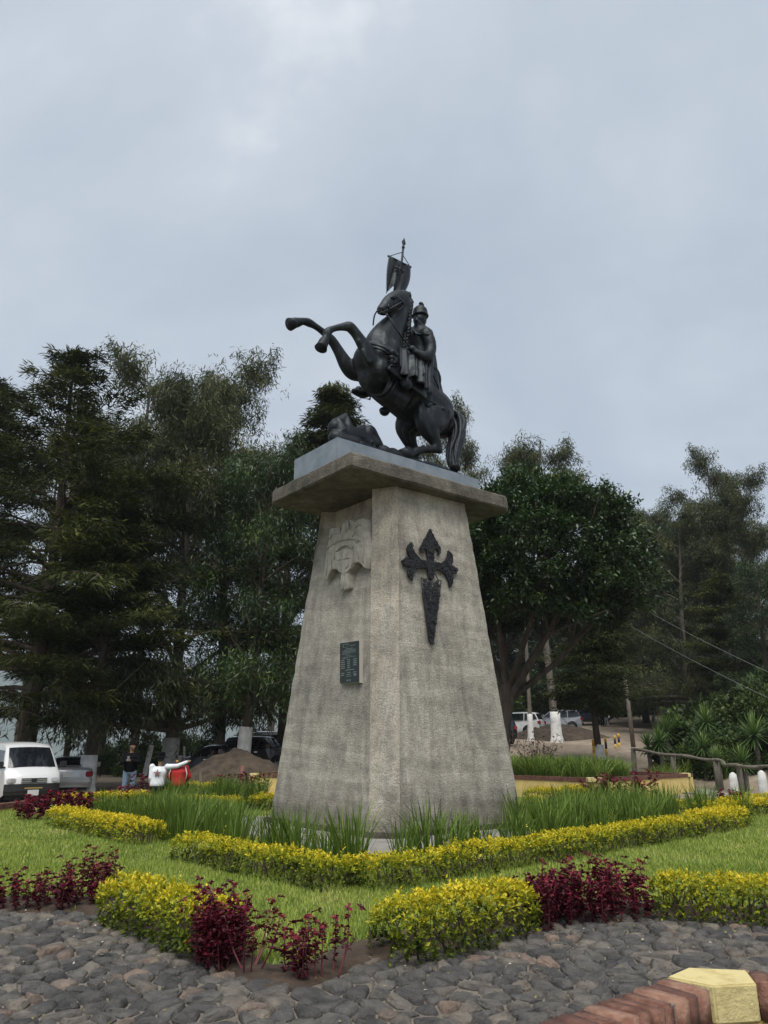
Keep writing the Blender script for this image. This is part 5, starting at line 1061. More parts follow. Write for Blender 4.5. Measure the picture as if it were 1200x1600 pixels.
def conifer(seed, H=20, R_=5, z0=.22, r0=.42, nl=62, leaves=42000, top=.25, lean=(0, 0), gappy=.25, shape=.75, L=.30):
    T = Tree(seed); rg = T.rg; tp = [np.array([lean[0] * t_ ** 1.3 + .35 * t_ * math.sin(3 * t_ + seed), lean[1] * t_ ** 1.3 + .3 * t_ * math.sin(4 * t_ + seed * 2), H * t_ - .3 * (t_ == 0)]) for t_ in np.linspace(0, 1, 10)]
    T.branch(tp, r0, .04, 10); ph = rg.uniform(0, 6, 3)
    for i in range(nl):
        t_ = z0 + (1 - z0) * ((i + rg.random()) / nl) ** .95; k = t_ * 9; b = tp[int(min(k, 8.99))] * (1 - k % 1) + tp[min(9, int(k) + 1)] * (k % 1); az = i * 2.4 + rg.normal(0, .5)
        q = (t_ - z0) / (1 - z0); prof = (min(1, q / .18 + .35)) * (1 - q) ** shape + top * .5 * (1 - q ** 3)
        Lb = R_ * prof * rg.uniform(.6, 1.25) * (1 + .25 * math.sin(2 * az + ph[0]) + .2 * math.sin(6 * t_ + ph[1]))
        if rg.random() < gappy * .4: Lb *= .45
        el = rg.uniform(.0, .4) + .3 * q; pts = limb_path(b, az, el, Lb, rg.uniform(.08, .3), rg, 5); T.branch(pts, max(.03, r0 * .33 * (1 - q)), .015, 5)
        tn = rg.normal(0, .08)
        for s_ in np.linspace(.32, 1.0, max(3, int(Lb * 1.6))):
            kk = s_ * 5; p = pts[int(min(kk, 4.99))] * (1 - kk % 1) + pts[min(5, int(kk) + 1)] * (kk % 1); d = pts[-1] - pts[0]; side = unit(np.cross(d, [0, 0, 1.]))
            for sg in (-1, 1):
                off = side * sg * rg.uniform(.1, .5) * (1.1 - .5 * s_) * Lb * .26; T.clump(p + off + np.array([0, 0, -.12 * abs(sg)]), d + side * sg * .8 * np.linalg.norm(d) + np.array([0, 0, -.2]), (.55, .55, .22), rg.uniform(.5, 1.3), tn + rg.normal(0, .1))
    return T.leaves(leaves, L, .17, .25, M_CYP, 'crown', .55, .9), T.trunkmesh('trunk', M_BARK)
def eucal(seed, H=22, R_=4.5, z0=.35, r0=.35, nb=9, leaves=36000, m=None, drp=.75, clr=(.95, 1.5), lean=(0, 0), L=.25, low=0, bark=None):
    T = Tree(seed); rg = T.rg; tp = [np.array([lean[0] * t_ + .6 * t_ * math.sin(2.4 * t_ + seed), lean[1] * t_ + .6 * t_ * math.sin(3.1 * t_ + seed), H * .93 * t_ - .3 * (t_ == 0)]) for t_ in np.linspace(0, 1, 9)]
    T.branch(tp, r0, .05, 9)
    for i in range(nb + low):
        islow = i >= nb; t_ = rg.uniform(z0 * .55, z0) if islow else z0 + (.97 - z0) * (i + rg.random()) / nb; k = t_ * 8; b = tp[int(min(k, 7.99))] * (1 - k % 1) + tp[min(8, int(k) + 1)] * (k % 1)
        az = i * 2.4 + rg.normal(0, .5); q = (t_ - z0) / (1 - z0); Lb = R_ * (1.15 - .65 * max(q, 0)) * rg.uniform(.7, 1.15); pts = limb_path(b, az, rg.uniform(.5, 1.0) if not islow else rg.uniform(0, .4), Lb, .1, rg, 4); T.branch(pts, r0 * .4 * (1.1 - .8 * max(q, 0)), .03, 6)
        tn0 = rg.normal(0, .07)
        for j in range(10):
            s_ = rg.uniform(.3, 1.0); kk = s_ * 4; p = pts[int(min(kk, 3.99))] * (1 - kk % 1) + pts[min(4, int(kk) + 1)] * (kk % 1); L2 = Lb * rg.uniform(.25, .5); p2 = limb_path(p, az + rg.normal(0, 1.0), rg.uniform(-.1, .9), L2, .15, rg, 3); T.branch(p2, .035, .012, 4)
            for e_ in (p2[-1], p2[-2] + rg.normal(0, .3, 3), p2[1] + rg.normal(0, .35, 3), p2[-1] + rg.normal(0, .5, 3)):
                r_ = rg.uniform(*clr) * rg.uniform(.28, .5); T.clump(e_ + np.array([0, 0, -.25 * r_]), rg.normal(0, 1, 3) * [1, 1, .2], (r_, r_, r_ * rg.uniform(.8, 1.6)), rg.uniform(.4, 1.4), tn0 + rg.normal(0, .15))
    return T.leaves(leaves, L, .17, drp, m or M_EUC, 'crown', .8, .25), T.trunkmesh('trunk', bark or M_BARKP)
def ficus(seed, H=13.4, R_=4.7, leaves=95000):
    T = Tree(seed); rg = T.rg; base = np.array([0, 0, 0.]); fork = np.array([.45, 0, 3.7]); T.branch([np.array([-.1, 0, -.3]), np.array([0, 0, .8]), np.array([.15, 0, 2.2]), fork], .44, .36, 12)
    cen = np.array([2.3, 0, 8.5])
    for i in range(7):
        az = i * 2 * math.pi / 7 + rg.normal(0, .2); e = cen + np.array([math.cos(az) * R_ * .72, math.sin(az) * R_ * .72, rg.uniform(-.6, 1.6)]); mid = fork + (e - fork) * .5 + np.array([0, 0, -.45 + rg.normal(0, .3)]); T.branch(smoothpath([fork + np.array([0, 0, -rg.uniform(0, .8)]), mid, e], 4), .15, .03, 7)
        for j in range(4): e2 = e + rg.normal(0, 1.1, 3) + np.array([0, 0, .8]); T.branch(smoothpath([mid, (mid + e2) / 2 + rg.normal(0, .2, 3), e2], 3), .08, .015, 5)
    for i in range(760):
        d = unit(rg.normal(0, 1, 3)); 
        if d[2] < -.75: d[2] *= -.6; d = unit(d)
        lump = .95 + .17 * mnoise.noise(Vector(d * 2.3)) + .09 * mnoise.noise(Vector(d * 5)); rr = rg.uniform(.45, 1.0) ** .5 * lump; p = cen + d * np.array([R_, R_, 4.3 if d[2] > 0 else 3.6]) * rr
        r_ = rg.uniform(.32, .62); T.clump(p, d * .8 + np.array([0, 0, .25]), (r_, r_, r_ * .75), rg.uniform(.5, 1.3), rg.normal(0, .15) + .05 * d[2])
    return T.leaves(leaves, .19, .45, .1, M_FIC, 'crown', .8, .5, .2), T.trunkmesh('trunk', M_BARK)
def shrub(seed, R_=1.4, H=1.8, leaves=9000, L=.14, wd=.4, m=None):
    T = Tree(seed); rg = T.rg
    for i in range(9): az = rg.uniform(0, 6.28); e = np.array([math.cos(az) * R_ * .5, math.sin(az) * R_ * .5, H * .7]); T.branch([np.zeros(3), e * .5 + rg.normal(0, .1, 3), e], .035, .01, 4)
    for i in range(46):
        d = unit(rg.normal(0, 1, 3)); d[2] = abs(d[2]); rr = rg.uniform(.5, 1.0); p = d * np.array([R_, R_, H]) * rr; r_ = rg.uniform(.25, .5) * R_ * .6; T.clump(p, d, (r_, r_, r_), 1, rg.normal(0, .1))
    return T.leaves(leaves, L, wd, .15, m or M_BUSH, 'foliage', .8, .5), T.trunkmesh('stems', M_BARK)
ARCH = {}
ARCH['cypA'] = conifer(1, 20, 6.6, .14, .40, 96, 70000, .55, L=.36, shape=.55)
ARCH['cypB'] = conifer(2, 14, 5.0, .24, .28, 74, 46000, .5, L=.34, shape=.6)
ARCH['cypC'] = conifer(3, 17, 3.4, .2, .28, 66, 36000, .3, gappy=.6, L=.32)
ARCH['small'] = conifer(4, 6.5, 2.0, .34, .13, 46, 20000, .35, L=.2)
ARCH['eucA'] = eucal(5, 22, 5.6, .2, .34, 20, 64000, low=8, L=.33)
ARCH['eucB'] = eucal(6, 22, 4.4, .42, .28, 13, 36000, L=.30)
ARCH['eucC'] = eucal(7, 24, 3.8, .5, .24, 9, 22000, clr=(.9, 1.5), L=.32)
ARCH['dark'] = eucal(8, 16, 4.6, .26, .30, 17, 52000, M_FIC, .45, low=7, L=.27, bark=M_BARK)
ARCH['ficus'] = ficus(9)
AH = dict(cypA=20, cypB=14, cypC=17, small=6.5, eucA=22, eucB=22, eucC=24, dark=16, ficus=13.4)
NAMES = dict(cypA='cypress_tree', cypB='cypress_tree', cypC='cypress_tree', small='cypress_tree', eucA='eucalyptus_tree', eucB='eucalyptus_tree', eucC='eucalyptus_tree', dark='evergreen_tree', ficus='ficus_tree')
def sleeve(h_, r0, lean=(0, 0), flare=1.0):
    mb = MB(); rr = np.random.default_rng(int(r0 * 1e4)); n = 14; pr = []
    for i, z in enumerate((-.25, 0, .15, .4, h_ * .7, h_)):
        fl = 1 + flare * math.exp(-max(z, 0) * 3.2) * .9
        for j in range(n): a = 2 * math.pi * j / n; r_ = r0 * (1.15 - .04 * z / h_) * (1 + (fl - 1) * (.55 + .45 * math.sin(a * 5 + 1))) ; mb.v.append((r_ * math.cos(a) + lean[0] * z, r_ * math.sin(a) + lean[1] * z, z))
    for i in range(5):
        for j in range(n): q = (j + 1) % n; mb.f.append((i * n + j, i * n + q, (i + 1) * n + q, (i + 1) * n + j))
    mb.f.append(tuple(range(5 * n, 6 * n)))
    return mb
BAND = {}
def tree(kind, px, Y, toppx, label, rz=0.0, wide=1.0, group=None, band=None, tilt=(0, 0), base=None):
    b = GY(px, Y) if base is None else np.array(base, float); H = AY(px, toppx, Y)[2] - b[2] if toppx else AH[kind]; s = H / AH[kind]
    t = empty(NAMES[kind], tuple(b), rz); t.scale = (s * wide, s * wide, s); t.rotation_euler = (tilt[0], tilt[1], rz); tag(t, label, 'tree', group)
    cm, tm = ARCH[kind]; link('trunk', tm, t); link('crown', cm, t)
    if band:
        r0 = {'cypA': .42, 'cypB': .30, 'cypC': .28, 'small': .13, 'eucA': .36, 'eucB': .30, 'eucC': .26, 'dark': .32, 'ficus': .46}[kind]
        k = (kind, band); 
        if k not in BAND:
            sl_ = sleeve(band / s, r0 * 1.0, flare=.6); BAND[k] = mesh('painted_band', sl_.v, sl_.f, M_LIME, True)
        link('painted_band', BAND[k], t)
    return t
# left of the pedestal, front to back
tree('cypA', 30, 33, 552, 'tall dark layered cypress at the left picture edge', .4, 1.0)
tree('cypB', 133, 31, 760, 'cypress with white painted trunk foot beside the silver sedan', 2.0, 1.05, band=1.5)
tree('eucA', 262, 36, 556, 'big drooping eucalyptus with white trunk foot behind the white jacket', 1.1, .95, band=2.15)
tree('dark', 376, 33, 690, 'dark leaning tree with white trunk foot beside the glossy black car', .5, .85, band=2.2, tilt=(0, R(3)))
tree('cypC', 512, 40, 604, 'slender cypress whose top stands left of the horse', .3, 1.15)
tree('eucB', 150, 52, 556, 'pale airy eucalyptus rising behind the dark cypress at the left', .2, 1.1)
tree('eucB', 340, 48, 552, 'pale airy eucalyptus with the highest crown left of the statue', 2.4, 1.0)
tree('eucB', 205, 46, 640, 'eucalyptus behind the man holding a phone', 3.3, 1.0)
tree('dark', 440, 45, 690, 'dark evergreen tree behind the left edge of the pedestal', 4.2, 1.0)
tree('cypA', -110, 46, 600, 'cypress beyond the left picture edge, branches reaching in', 2.2, 1.0)
tree('cypC', 100, 50, 830, 'thin far cypress between the van and the sedan', 1.4, .8)
tree('eucC', 20, 60, 640, 'thin far eucalyptus behind the van roof', 1.0, .9)
tree('eucC', 420, 62, 700, 'thin far eucalyptus behind the glossy black car', .7, 1.2)
# right of the pedestal
fb = GY(781, 31); tree('ficus', 781, 31, None, 'broad round dark ficus with forked trunk right of the pedestal', .0, 1.0, base=fb).scale = (1.02, 1.02, 1.0)
tree('eucB', 722, 56, 632, 'eucalyptus whose light crown shows behind the tail of the horse', 1.0, .8)
tree('eucC', 870, 55, 655, 'tall eucalyptus with white trunk foot standing in the earth mound', 2.2, 1.2, band=2.0)
tree('eucC', 830, 55, 690, 'pale straight eucalyptus with white trunk foot beside the white car', .4, .7, band=2.0)
sb = GT(938, 1187); tree('small', 938, sb[1], 952, 'small dark cypress with white trunk foot by the yellow posts', .7, 1.25, band=.75)
for i, (k, px, Y, tp_, w_, lb) in enumerate((
    ('eucB', 1150, 62, 705, 1.0, 'tall open eucalyptus at the right with bare upper branches'),
    ('eucB', 1215, 56, 735, 1.1, 'eucalyptus at the right picture edge above the wires'),
    ('eucA', 1048, 70, 800, 1.1, 'feathery eucalyptus touching the right side of the ficus crown'),
    ('eucA', 1085, 60, 792, 1.1, 'feathery eucalyptus between the ficus and the tall open one'),
    ('eucA', 1055, 75, 780, 1.0, 'yellowish drooping eucalyptus just right of the ficus'),
    ('dark', 1110, 66, 820, 1.1, 'dark tree on the slope below the wires'),
    ('cypA', 1010, 80, 850, 1.0, 'cypress at the upper end of the dirt road'),
    ('dark', 1030, 96, 860, 1.2, 'dark tree where the dirt road leaves the clearing'),
    ('cypB', 1160, 52, 900, 1.1, 'bushy cypress on the bank above the log fence'),
    ('dark', 1210, 46, 880, 1.0, 'dark tree on the bank at the right picture edge'),
    ('cypA', 960, 100, 850, 1.1, 'far cypress behind the dark blue car'),
    ('dark', 905, 92, 900, 1.2, 'far dark tree behind the silver car'),
    ('cypB', 850, 95, 900, 1.4, 'far cypress behind the white car'),
    ('dark', 790, 88, 900, 1.2, 'far dark tree behind the ficus trunk'),
    ('eucA', 1000, 125, 800, 1.2, 'far eucalyptus on the hill behind the ficus'),
    ('cypA', 1090, 110, 830, 1.2, 'far cypress high on the right hillside'),
    ('eucA', 1180, 95, 790, 1.2, 'far eucalyptus high on the right hillside'),
    ('cypA', 920, 140, 880, 1.3, 'hazy cypress at the back of the clearing'),
    ('dark', 740, 110, 880, 1.3, 'dark tree far behind the right edge of the pedestal'),
    ('cypB', 670, 84, 860, 1.3, 'cypress standing straight behind the pedestal, left of the ficus'),
    ('dark', 600, 90, 850, 1.3, 'dark tree straight behind the pedestal corner'),
    ('eucA', 545, 78, 830, 1.0, 'eucalyptus behind the left face of the pedestal'))):
    tree(k, px, Y, tp_, lb, i * 1.7, w_, 'woodland on the right slope')
for px, Y, lb, tp_ in ((1008, 92, 'slim far tree with white foot at the top of the dirt road', 930), (1022, 80, 'dark slim far tree with a white foot right of the utility pole', 960), (1040, 98, 'slim far tree, rightmost with a white foot', 960)): tree('cypC', px, Y, tp_, lb, px * .1, .7, 'slim trees by the road', band=2.4 if px != 1022 else .8)
# undergrowth
SH = [shrub(40 + i) for i in range(3)]; SHB = [shrub(50 + i, 1.3, 1.5, 5200, .26, .5) for i in range(2)]
rgs = np.random.default_rng(77)
def bush(px, Y, s, label, group, lib=SH, base=None):
    b = GY(px, Y) if base is None else base; o = empty('shrub', tuple(b), rgs.uniform(0, 6)); o.scale = (s, s, s * rgs.uniform(.8, 1.2)); tag(o, label, 'shrub', group); c_, t_ = lib[int(rgs.integers(len(lib)))]; link('foliage', c_, o); link('stems', t_, o)
for i in range(20): bush(rgs.uniform(140, 480), rgs.uniform(48, 64), rgs.uniform(.8, 1.5), 'dark undergrowth shrub among the trunks left of the pedestal', 'undergrowth on the left')
for i in range(46):
    px = rgs.uniform(740, 1060); bush(px, rgs.uniform(86, 112) + max(0, px - 930) * .25, rgs.uniform(1.8, 3.4), 'dark undergrowth shrub at the back edge of the clearing', 'undergrowth at the back')
for i in range(60):
    px = rgs.uniform(1000, 1240); Y = rgs.uniform(34.0, 52) if px > 1080 else rgs.uniform(31, 35); b = GY(px, Y)
    lim = 11.6 + (Y - 30) * .38
    if b[0] < lim: b[0] = lim + rgs.uniform(.2, 3); b[2] = float(gz(b[0], Y))
    bush(px, Y, rgs.uniform(.8, 1.5) if px > 1080 else rgs.uniform(.5, .8), 'glossy green shrub on the bank behind the log fence', 'shrubs on the bank', SHB if rgs.random() < .6 else SH, b)
for i in range(40):
    px = rgs.uniform(1030, 1240); Y = rgs.uniform(28.5, 36); b = GY(px, Y); lim = 11.2 + max(0, 30 - Y) * .62 + max(0, Y - 30) * .38
    if b[0] < lim + .3: b[0] = lim + rgs.uniform(.3, 2.5); b[2] = float(gz(b[0], Y))
    bush(px, Y, rgs.uniform(.32, .62), 'low green shrub covering the bank just behind the log fence', 'low shrubs behind the fence', SHB if rgs.random() < .5 else SH, b)
for i in range(30):
    px = rgs.uniform(1020, 1165); b = GY(px, rgs.uniform(28.6, 31.5)); o = link('strap_leaf_plant', DST[i % 3]); o.location = tuple(b); o.rotation_euler = (0, 0, i); s_ = rgs.uniform(.8, 1.25); o.scale = (s_, s_, s_); tag(o, 'dark grassy tuft behind the log fence rail', 'plant', 'grass tufts behind the fence')
# yuccas
M_YUC = leafmat('yucca_leaves', [(0, (.03, .06, .016)), (.5, (.085, .15, .035)), (.85, (.19, .26, .07)), (1, (.30, .34, .12))], .45, .2, .3)
def yucca_mesh(seed, n=90, L=.75):
    rg = np.random.default_rng(seed); V = []; F = []; K = []
    for i in range(n):
        az = i * 2.4; el = R(lerp(85, -40, (i / n) ** .9)) + rg.normal(0, .08); d = np.array([math.cos(az) * math.cos(el), math.sin(az) * math.cos(el), math.sin(el)]); s = np.array([-math.sin(az), math.cos(az), 0]); ll = L * rg.uniform(.75, 1.1); b = len(V); k = .6 - .35 * i / n + rg.normal(0, .1)
        for t_, w_ in ((0, .035), (.35, .055), (.75, .035), (1, .002)): p = d * ll * t_ + np.array([0, 0, -.10 * ll * t_ * t_]); V += [p - s * w_ / 2, p + s * w_ / 2]; K += [k + .15 * t_] * 2
        for j in range(3): q = b + 2 * j; F += [(q, q + 1, q + 3), (q, q + 3, q + 2)]
    return tri_mesh('leaf_rosette', np.array(V), np.array(F), M_YUC, np.clip(K, 0, 1))
YU = [yucca_mesh(i, 110, .9) for i in range(3)]
for i, (px, py, Y, stem, s, lb) in enumerate(((1178, 1148, 28.5, 1.3, 1.15, 'tallest yucca on a stout stem near the right picture edge'), (1103, 1128, 32, 1.2, 1.0, 'yucca high on the bank in the middle of the shrubs'), (1098, 1168, 29.5, .5, .8, 'low yucca below the high one on the bank'), (1030, 1160, 31, .5, .9, 'pale green yucca nearest the upper end of the log fence'), (1012, 1166, 31.5, .4, .8, 'leftmost pale yucca at the end of the log fence'), (1040, 1142, 34, .8, .95, 'yucca behind the pale pair at the fence end'), (1058, 1140, 34.5, .9, .9, 'rightmost yucca of the group at the fence end'), (1160, 1190, 26.5, .2, .75, 'small yucca under the tall one beside the fence'), (1120, 1184, 28, .2, .6, 'small yucca with a pale flower stalk behind the fence'))):
    p = AY(px, py, Y); g_ = float(gz(p[0], p[1])); o = empty('yucca', (p[0], p[1], g_)); tag(o, lb, 'yucca', 'yuccas on the bank'); hh = max(p[2] - g_, .1)
    MB().tube([(0, 0, -.2), (.04, 0, hh * .5), (0, 0, hh)], [.11, .09, .08], 8).build('stem', M_BARKP, o, True); c_ = link('leaf_rosette', YU[i % 3], o); c_.location = (0, 0, hh); c_.scale = (s, s, s); c_.rotation_euler = (0, 0, i)
# ================================================================== VEHICLES
def paint(name, c, metal=.0): return mat(name, c, .32, coat=.6, metal=metal)
P_WHITE = paint('white_paint', (.62, .62, .61)); P_SILVER = paint('silver_paint', (.36, .37, .38), .5); P_BLACK = paint('black_paint', (.008, .009, .012)); P_BLUE = paint('dark_blue_paint', (.022, .028, .042), .2); P_GREY = paint('silver_grey_paint', (.30, .31, .32), .4)
M_GLASS = mat('tinted_glass', (.008, .010, .012), .06, spec=.6); M_TYRE = mat('tyre', (.015, .015, .015), .85); M_RIM = mat('rim', (.35, .36, .37), .35, metal=.8); M_PLAS = mat('black_plastic', (.012, .012, .013), .55)
M_LAMP = mat('clear_lamp', (.55, .57, .58), .12, metal=.4); M_TAIL = mat('tail_lamp', (.22, .012, .012), .2); M_CHR = mat('chrome', (.6, .6, .6), .15, metal=1); M_PLATE = mat('plate', (.45, .45, .44), .5, (.62, .62, .6), 40); M_AMB = mat('amber_strip', (.30, .22, .06), .5)
SPEC = {
 'van': dict(L=4.7, W=1.72, top=[(2.34, .36), (2.37, .56), (2.36, .82), (2.27, 1.0), (2.06, 1.14), (1.40, 1.82), (1.15, 1.92), (.4, 1.97), (-1.9, 1.98), (-2.22, 1.92), (-2.33, 1.3), (-2.35, .9), (-2.35, .40)], belt=1.12, tuck=.16, wheels=(1.32, -1.25), wr=.33, ws=(4, 5), rear=(9, 10),
      side=[[(1.66, 1.16), (1.28, 1.72), (.62, 1.74), (.62, 1.14)], [(.55, 1.14), (.55, 1.74), (-.75, 1.76), (-.75, 1.16)], [(-.83, 1.16), (-.83, 1.76), (-2.1, 1.74), (-2.15, 1.2)]]),
 'sedan': dict(L=4.5, W=1.73, top=[(2.25, .32), (2.28, .55), (2.2, .72), (1.2, .93), (.75, .98), (.05, 1.36), (-.3, 1.42), (-.85, 1.40), (-1.55, 1.06), (-1.75, 1.04), (-2.16, 1.02), (-2.22, .92), (-2.24, .6), (-2.22, .34)], belt=.95, tuck=.24, wheels=(1.38, -1.30), wr=.31, ws=(4, 5), rear=(7, 8),
      side=[[(.62, .99), (.08, 1.30), (-.28, 1.35), (-.28, .98)], [(-.35, .98), (-.35, 1.35), (-.85, 1.33), (-1.35, 1.05)]]),
 'suv': dict(L=4.75, W=1.86, top=[(2.35, .42), (2.38, .70), (2.33, .96), (1.35, 1.12), (1.05, 1.16), (.38, 1.66), (.0, 1.75), (-1.4, 1.77), (-2.0, 1.70), (-2.28, 1.15), (-2.34, 1.0), (-2.36, .62), (-2.32, .44)], belt=1.12, tuck=.20, wheels=(1.42, -1.40), wr=.38, ws=(4, 5), rear=(8, 9),
      side=[[(.92, 1.17), (.40, 1.56), (-.05, 1.66), (-.05, 1.16)], [(-.13, 1.16), (-.13, 1.67), (-1.05, 1.68), (-1.05, 1.17)], [(-1.13, 1.17), (-1.13, 1.68), (-1.9, 1.62), (-2.12, 1.22)]]),
}
def vehicle(kind, name, loc_, head, pm, label, cat, two_tone=None, plates=('front', 'rear')):
    S = SPEC[kind]; v0 = empty(name, tuple(loc_), head); tag(v0, label, cat); W2 = S['W'] / 2; belt = S['belt']; top = S['top']; zt = max(p[1] for p in top)
    def hw(z): return W2 - (S['tuck'] * max(0, (z - belt) / (zt - belt)) ** 1.0 if z > belt else .05 * max(0, (.55 - z) / .3) ** 2)
    wr = S['wr']; zb = .26; out_ = list(top); bot = []
    for wx in sorted(S['wheels']):
        bot.append((wx - wr - .09, zb))
        for k in range(9): a = math.pi * (1 - k / 8); bot.append((wx + (wr + .07) * math.cos(a), wr + (wr + .07) * math.sin(a)))
        bot.append((wx + wr + .09, zb))
    # rounded shell: strips across the top outline
    ss = (-1, -.94, -.8, -.45, 0, .45, .8, .94, 1); mb = MB(); L2 = S['L'] / 2
    for (x, z) in top:
        for s in ss:
            rr = max(0, abs(s) - .45) / .55; pull = .16 * rr ** 2.2 * (1 if abs(x) > L2 * .8 else .35); cr_ = .03 * (1 - s * s) if z > belt else .012 * (1 - s * s)
            mb.v.append((x - math.copysign(pull, x), hw(z) * s * (1 - 0 * s), z + cr_ - (.035 * rr ** 3 if z > zt - .25 or (kind != 'van' and z > belt - .2 and z < belt + .1) else 0)))
    n = len(ss)
    for i in range(len(top) - 1):
        for j in range(n - 1): mb.f.append((i * n + j, i * n + j + 1, (i + 1) * n + j + 1, (i + 1) * n + j))
    for side in (0, n - 1):                                    # flanks
        ring = [i * n + side for i in range(len(top))]; b = len(mb.v); sg = -1 if side == 0 else 1
        for (x, z) in bot: mb.v.append((x, sg * hw(z) * 1.0, z))
        poly = ring + list(range(b, b + len(bot)))
        # ring runs front -> rear over the top; bot runs rear -> front underneath
        mb.f.append(tuple(poly if side else poly[::-1]))
    me = mesh('body', mb.v, mb.f, pm, False); bm = bmesh.new(); bm.from_mesh(me); bmesh.ops.triangulate(bm, faces=[f for f in bm.faces if len(f.verts) > 4]); bmesh.ops.recalc_face_normals(bm, faces=bm.faces); bm.to_mesh(me); bm.free()
    for p in me.polygons: p.use_smooth = len(p.vertices) == 4
    body = link('body', me, v0)
    MB().box((0, 0, .42), (S['L'] * .88, S['W'] * .8, .34)).build('underbody', M_PLAS, v0)
    def pane(pts3, name='window', m=M_GLASS, par=body): return link(name, mesh(name, pts3, [tuple(range(len(pts3)))], m), par)
    for poly in S['side']:
        for sg in (-1, 1):
            mbp = MB(); mbp.prism(poly, -.012, .006, lambda a, b_, h_, sg=sg: (a, sg * (hw(b_) + h_), b_)); mbp.build('window', M_GLASS, body)
    def across(i0, i1, t0, t1, wfac, off, name, m, par=body):
        (xa, za), (xb, zb_) = top[i0], top[i1]; d = np.array([xb - xa, zb_ - za]); nrm = np.array([d[1], -d[0]]); nrm = nrm / np.linalg.norm(nrm); nrm = nrm if nrm[1] > -.2 and (nrm[0] * (xa + xb) > 0 or abs(nrm[0]) < .1) else -nrm
        mbp = MB()
        q = []
        for t_, sgn in ((t0, -1), (t0, 1), (t1, 1), (t1, -1)):
            x, z = xa + d[0] * t_, za + d[1] * t_; q.append((x, sgn * hw(z) * wfac, z))
        v_ = []; nb = 9; rows = []
        for t_ in (t0, (t0 + t1) / 2, t1):
            x, z = xa + d[0] * t_, za + d[1] * t_
            for k in range(nb):
                s = -1 + 2 * k / (nb - 1); s *= wfac; rr = max(0, abs(s) - .45) / .55; pull = .16 * rr ** 2.2 * (1 if abs(x) > L2 * .8 else .35); v_.append((x - math.copysign(pull, x) + nrm[0] * off, hw(z) * s, z + (.03 * (1 - s * s) if z > belt else .012 * (1 - s * s)) + nrm[1] * off))
        f_ = [(r_ * nb + k, r_ * nb + k + 1, (r_ + 1) * nb + k + 1, (r_ + 1) * nb + k) for r_ in (0, 1) for k in range(nb - 1)]
        me_ = mesh(name, v_, f_, m, True); return link(name, me_, par)
    across(*S['ws'], .06, .96, .88, .012, 'windscreen', M_GLASS); across(*S['rear'], .12, .88, .84, .012, 'rear_window', M_GLASS)
    # wheels
    for wx in S['wheels']:
        for sg in (-1, 1):
            w_ = empty('wheel', (wx, sg * (W2 - .11), wr)); w_.parent = v0
            prof = [(.55, .1), (.62, .11), (.9, .115), (1.0, .08), (1.0, -.08), (.9, -.115), (.62, -.11), (.55, -.1)]; mbw = MB(); k = 20
            for (r_, y_) in prof:
                for j in range(k): a = 2 * math.pi * j / k; mbw.v.append((r_ * wr * math.cos(a), y_, r_ * wr * math.sin(a)))
            for i in range(len(prof) - 1):
                for j in range(k): q = (j + 1) % k; mbw.f.append((i * k + j, i * k + q, (i + 1) * k + q, (i + 1) * k + j))
            mbw.build('tyre', M_TYRE, w_, True)
            mbr = MB()
            for j in range(6): a = math.pi * 2 * j / 6; mbr.box((math.cos(a) * wr * .33, sg * .085, math.sin(a) * wr * .33), (wr * .5, .025, wr * .15), rot=Matrix.Rotation(-a, 3, 'Y'))
            mbr.tube([(0, sg * .05, 0), (0, sg * .1, 0)], wr * .14, 10); mbr.tube([(0, -.06, 0), (0, sg * .06, 0)], wr * .58, 16); mbr.build('rim', M_RIM, w_)
    xf = top[2][0]
    # lamps, plates, mirrors, bumpers
    zl = {'van': .80, 'sedan': .66, 'suv': .86}[kind]; 
    for sg in (-1, 1):
        MB().box((top[2][0] - .13, sg * (W2 - .22), zl), (.26, .32, .15), rot=Matrix.Rotation(-sg * .35, 3, 'Z')).build('headlight', M_LAMP, body, bevel=.03)
        zt_ = {'van': 1.05, 'sedan': .82, 'suv': 1.0}[kind]; xr = top[-3][0]; MB().box((xr + .12, sg * (W2 - .12), zt_), (.28, .22, .24 if kind != 'sedan' else .2), rot=Matrix.Rotation(sg * .25, 3, 'Z')).build('taillight', M_TAIL, body, bevel=.03)
        xm = top[4][0] - .12; mbm = MB(); mbm.box((xm, sg * (W2 + .13), belt + .16), (.12, .2, .2)); mbm.box((xm, sg * (W2 + .02), belt + .08), (.06, .14, .06)); mbm.build('mirror', M_PLAS if two_tone else pm, body, bevel=.02)
        MB().box((.1, sg * (W2 + .004), belt - .13), (.2, .03, .035)).build('door_handle', M_CHR, body, bevel=.008)
        mbs = MB()
        for xs_ in (-.10, 1.0 if kind != 'van' else .62): mbs.box((xs_, sg * (W2 - .004), .72), (.012, .02, .78))
        mbs.build('door_seam', M_PLAS, body)['kind'] = 'stuff'
    if kind == 'van':
        across(1, 2, -.35, .52, 1.0, .018, 'bumper', M_PLAS); across(0, 1, .0, .96, 1.0, .02, 'bumper', M_PLAS)
        for z_ in (.74, .80, .86): MB().box((2.375, 0, z_), (.05, .80, .026)).build('grille_bar', M_CHR, body, bevel=.008)
        MB().box((2.385, 0, .80), (.05, .18, .10)).build('badge', M_PLAS, body, bevel=.02); MB().box((2.392, 0, .57), (.03, .55, .04)).build('amber_strip', M_AMB, body)
    else:
        MB().box((top[1][0] - .02, 0, top[1][1] - .12), (.14, S['W'] * .9, .16)).build('bumper', M_PLAS if kind == 'suv' else pm, body, bevel=.04)
        for z_ in (0, .08): MB().box((top[1][0] - .0, 0, top[1][1] + .08 + z_), (.06, .9, .035)).build('grille_bar', M_CHR, body, bevel=.01)
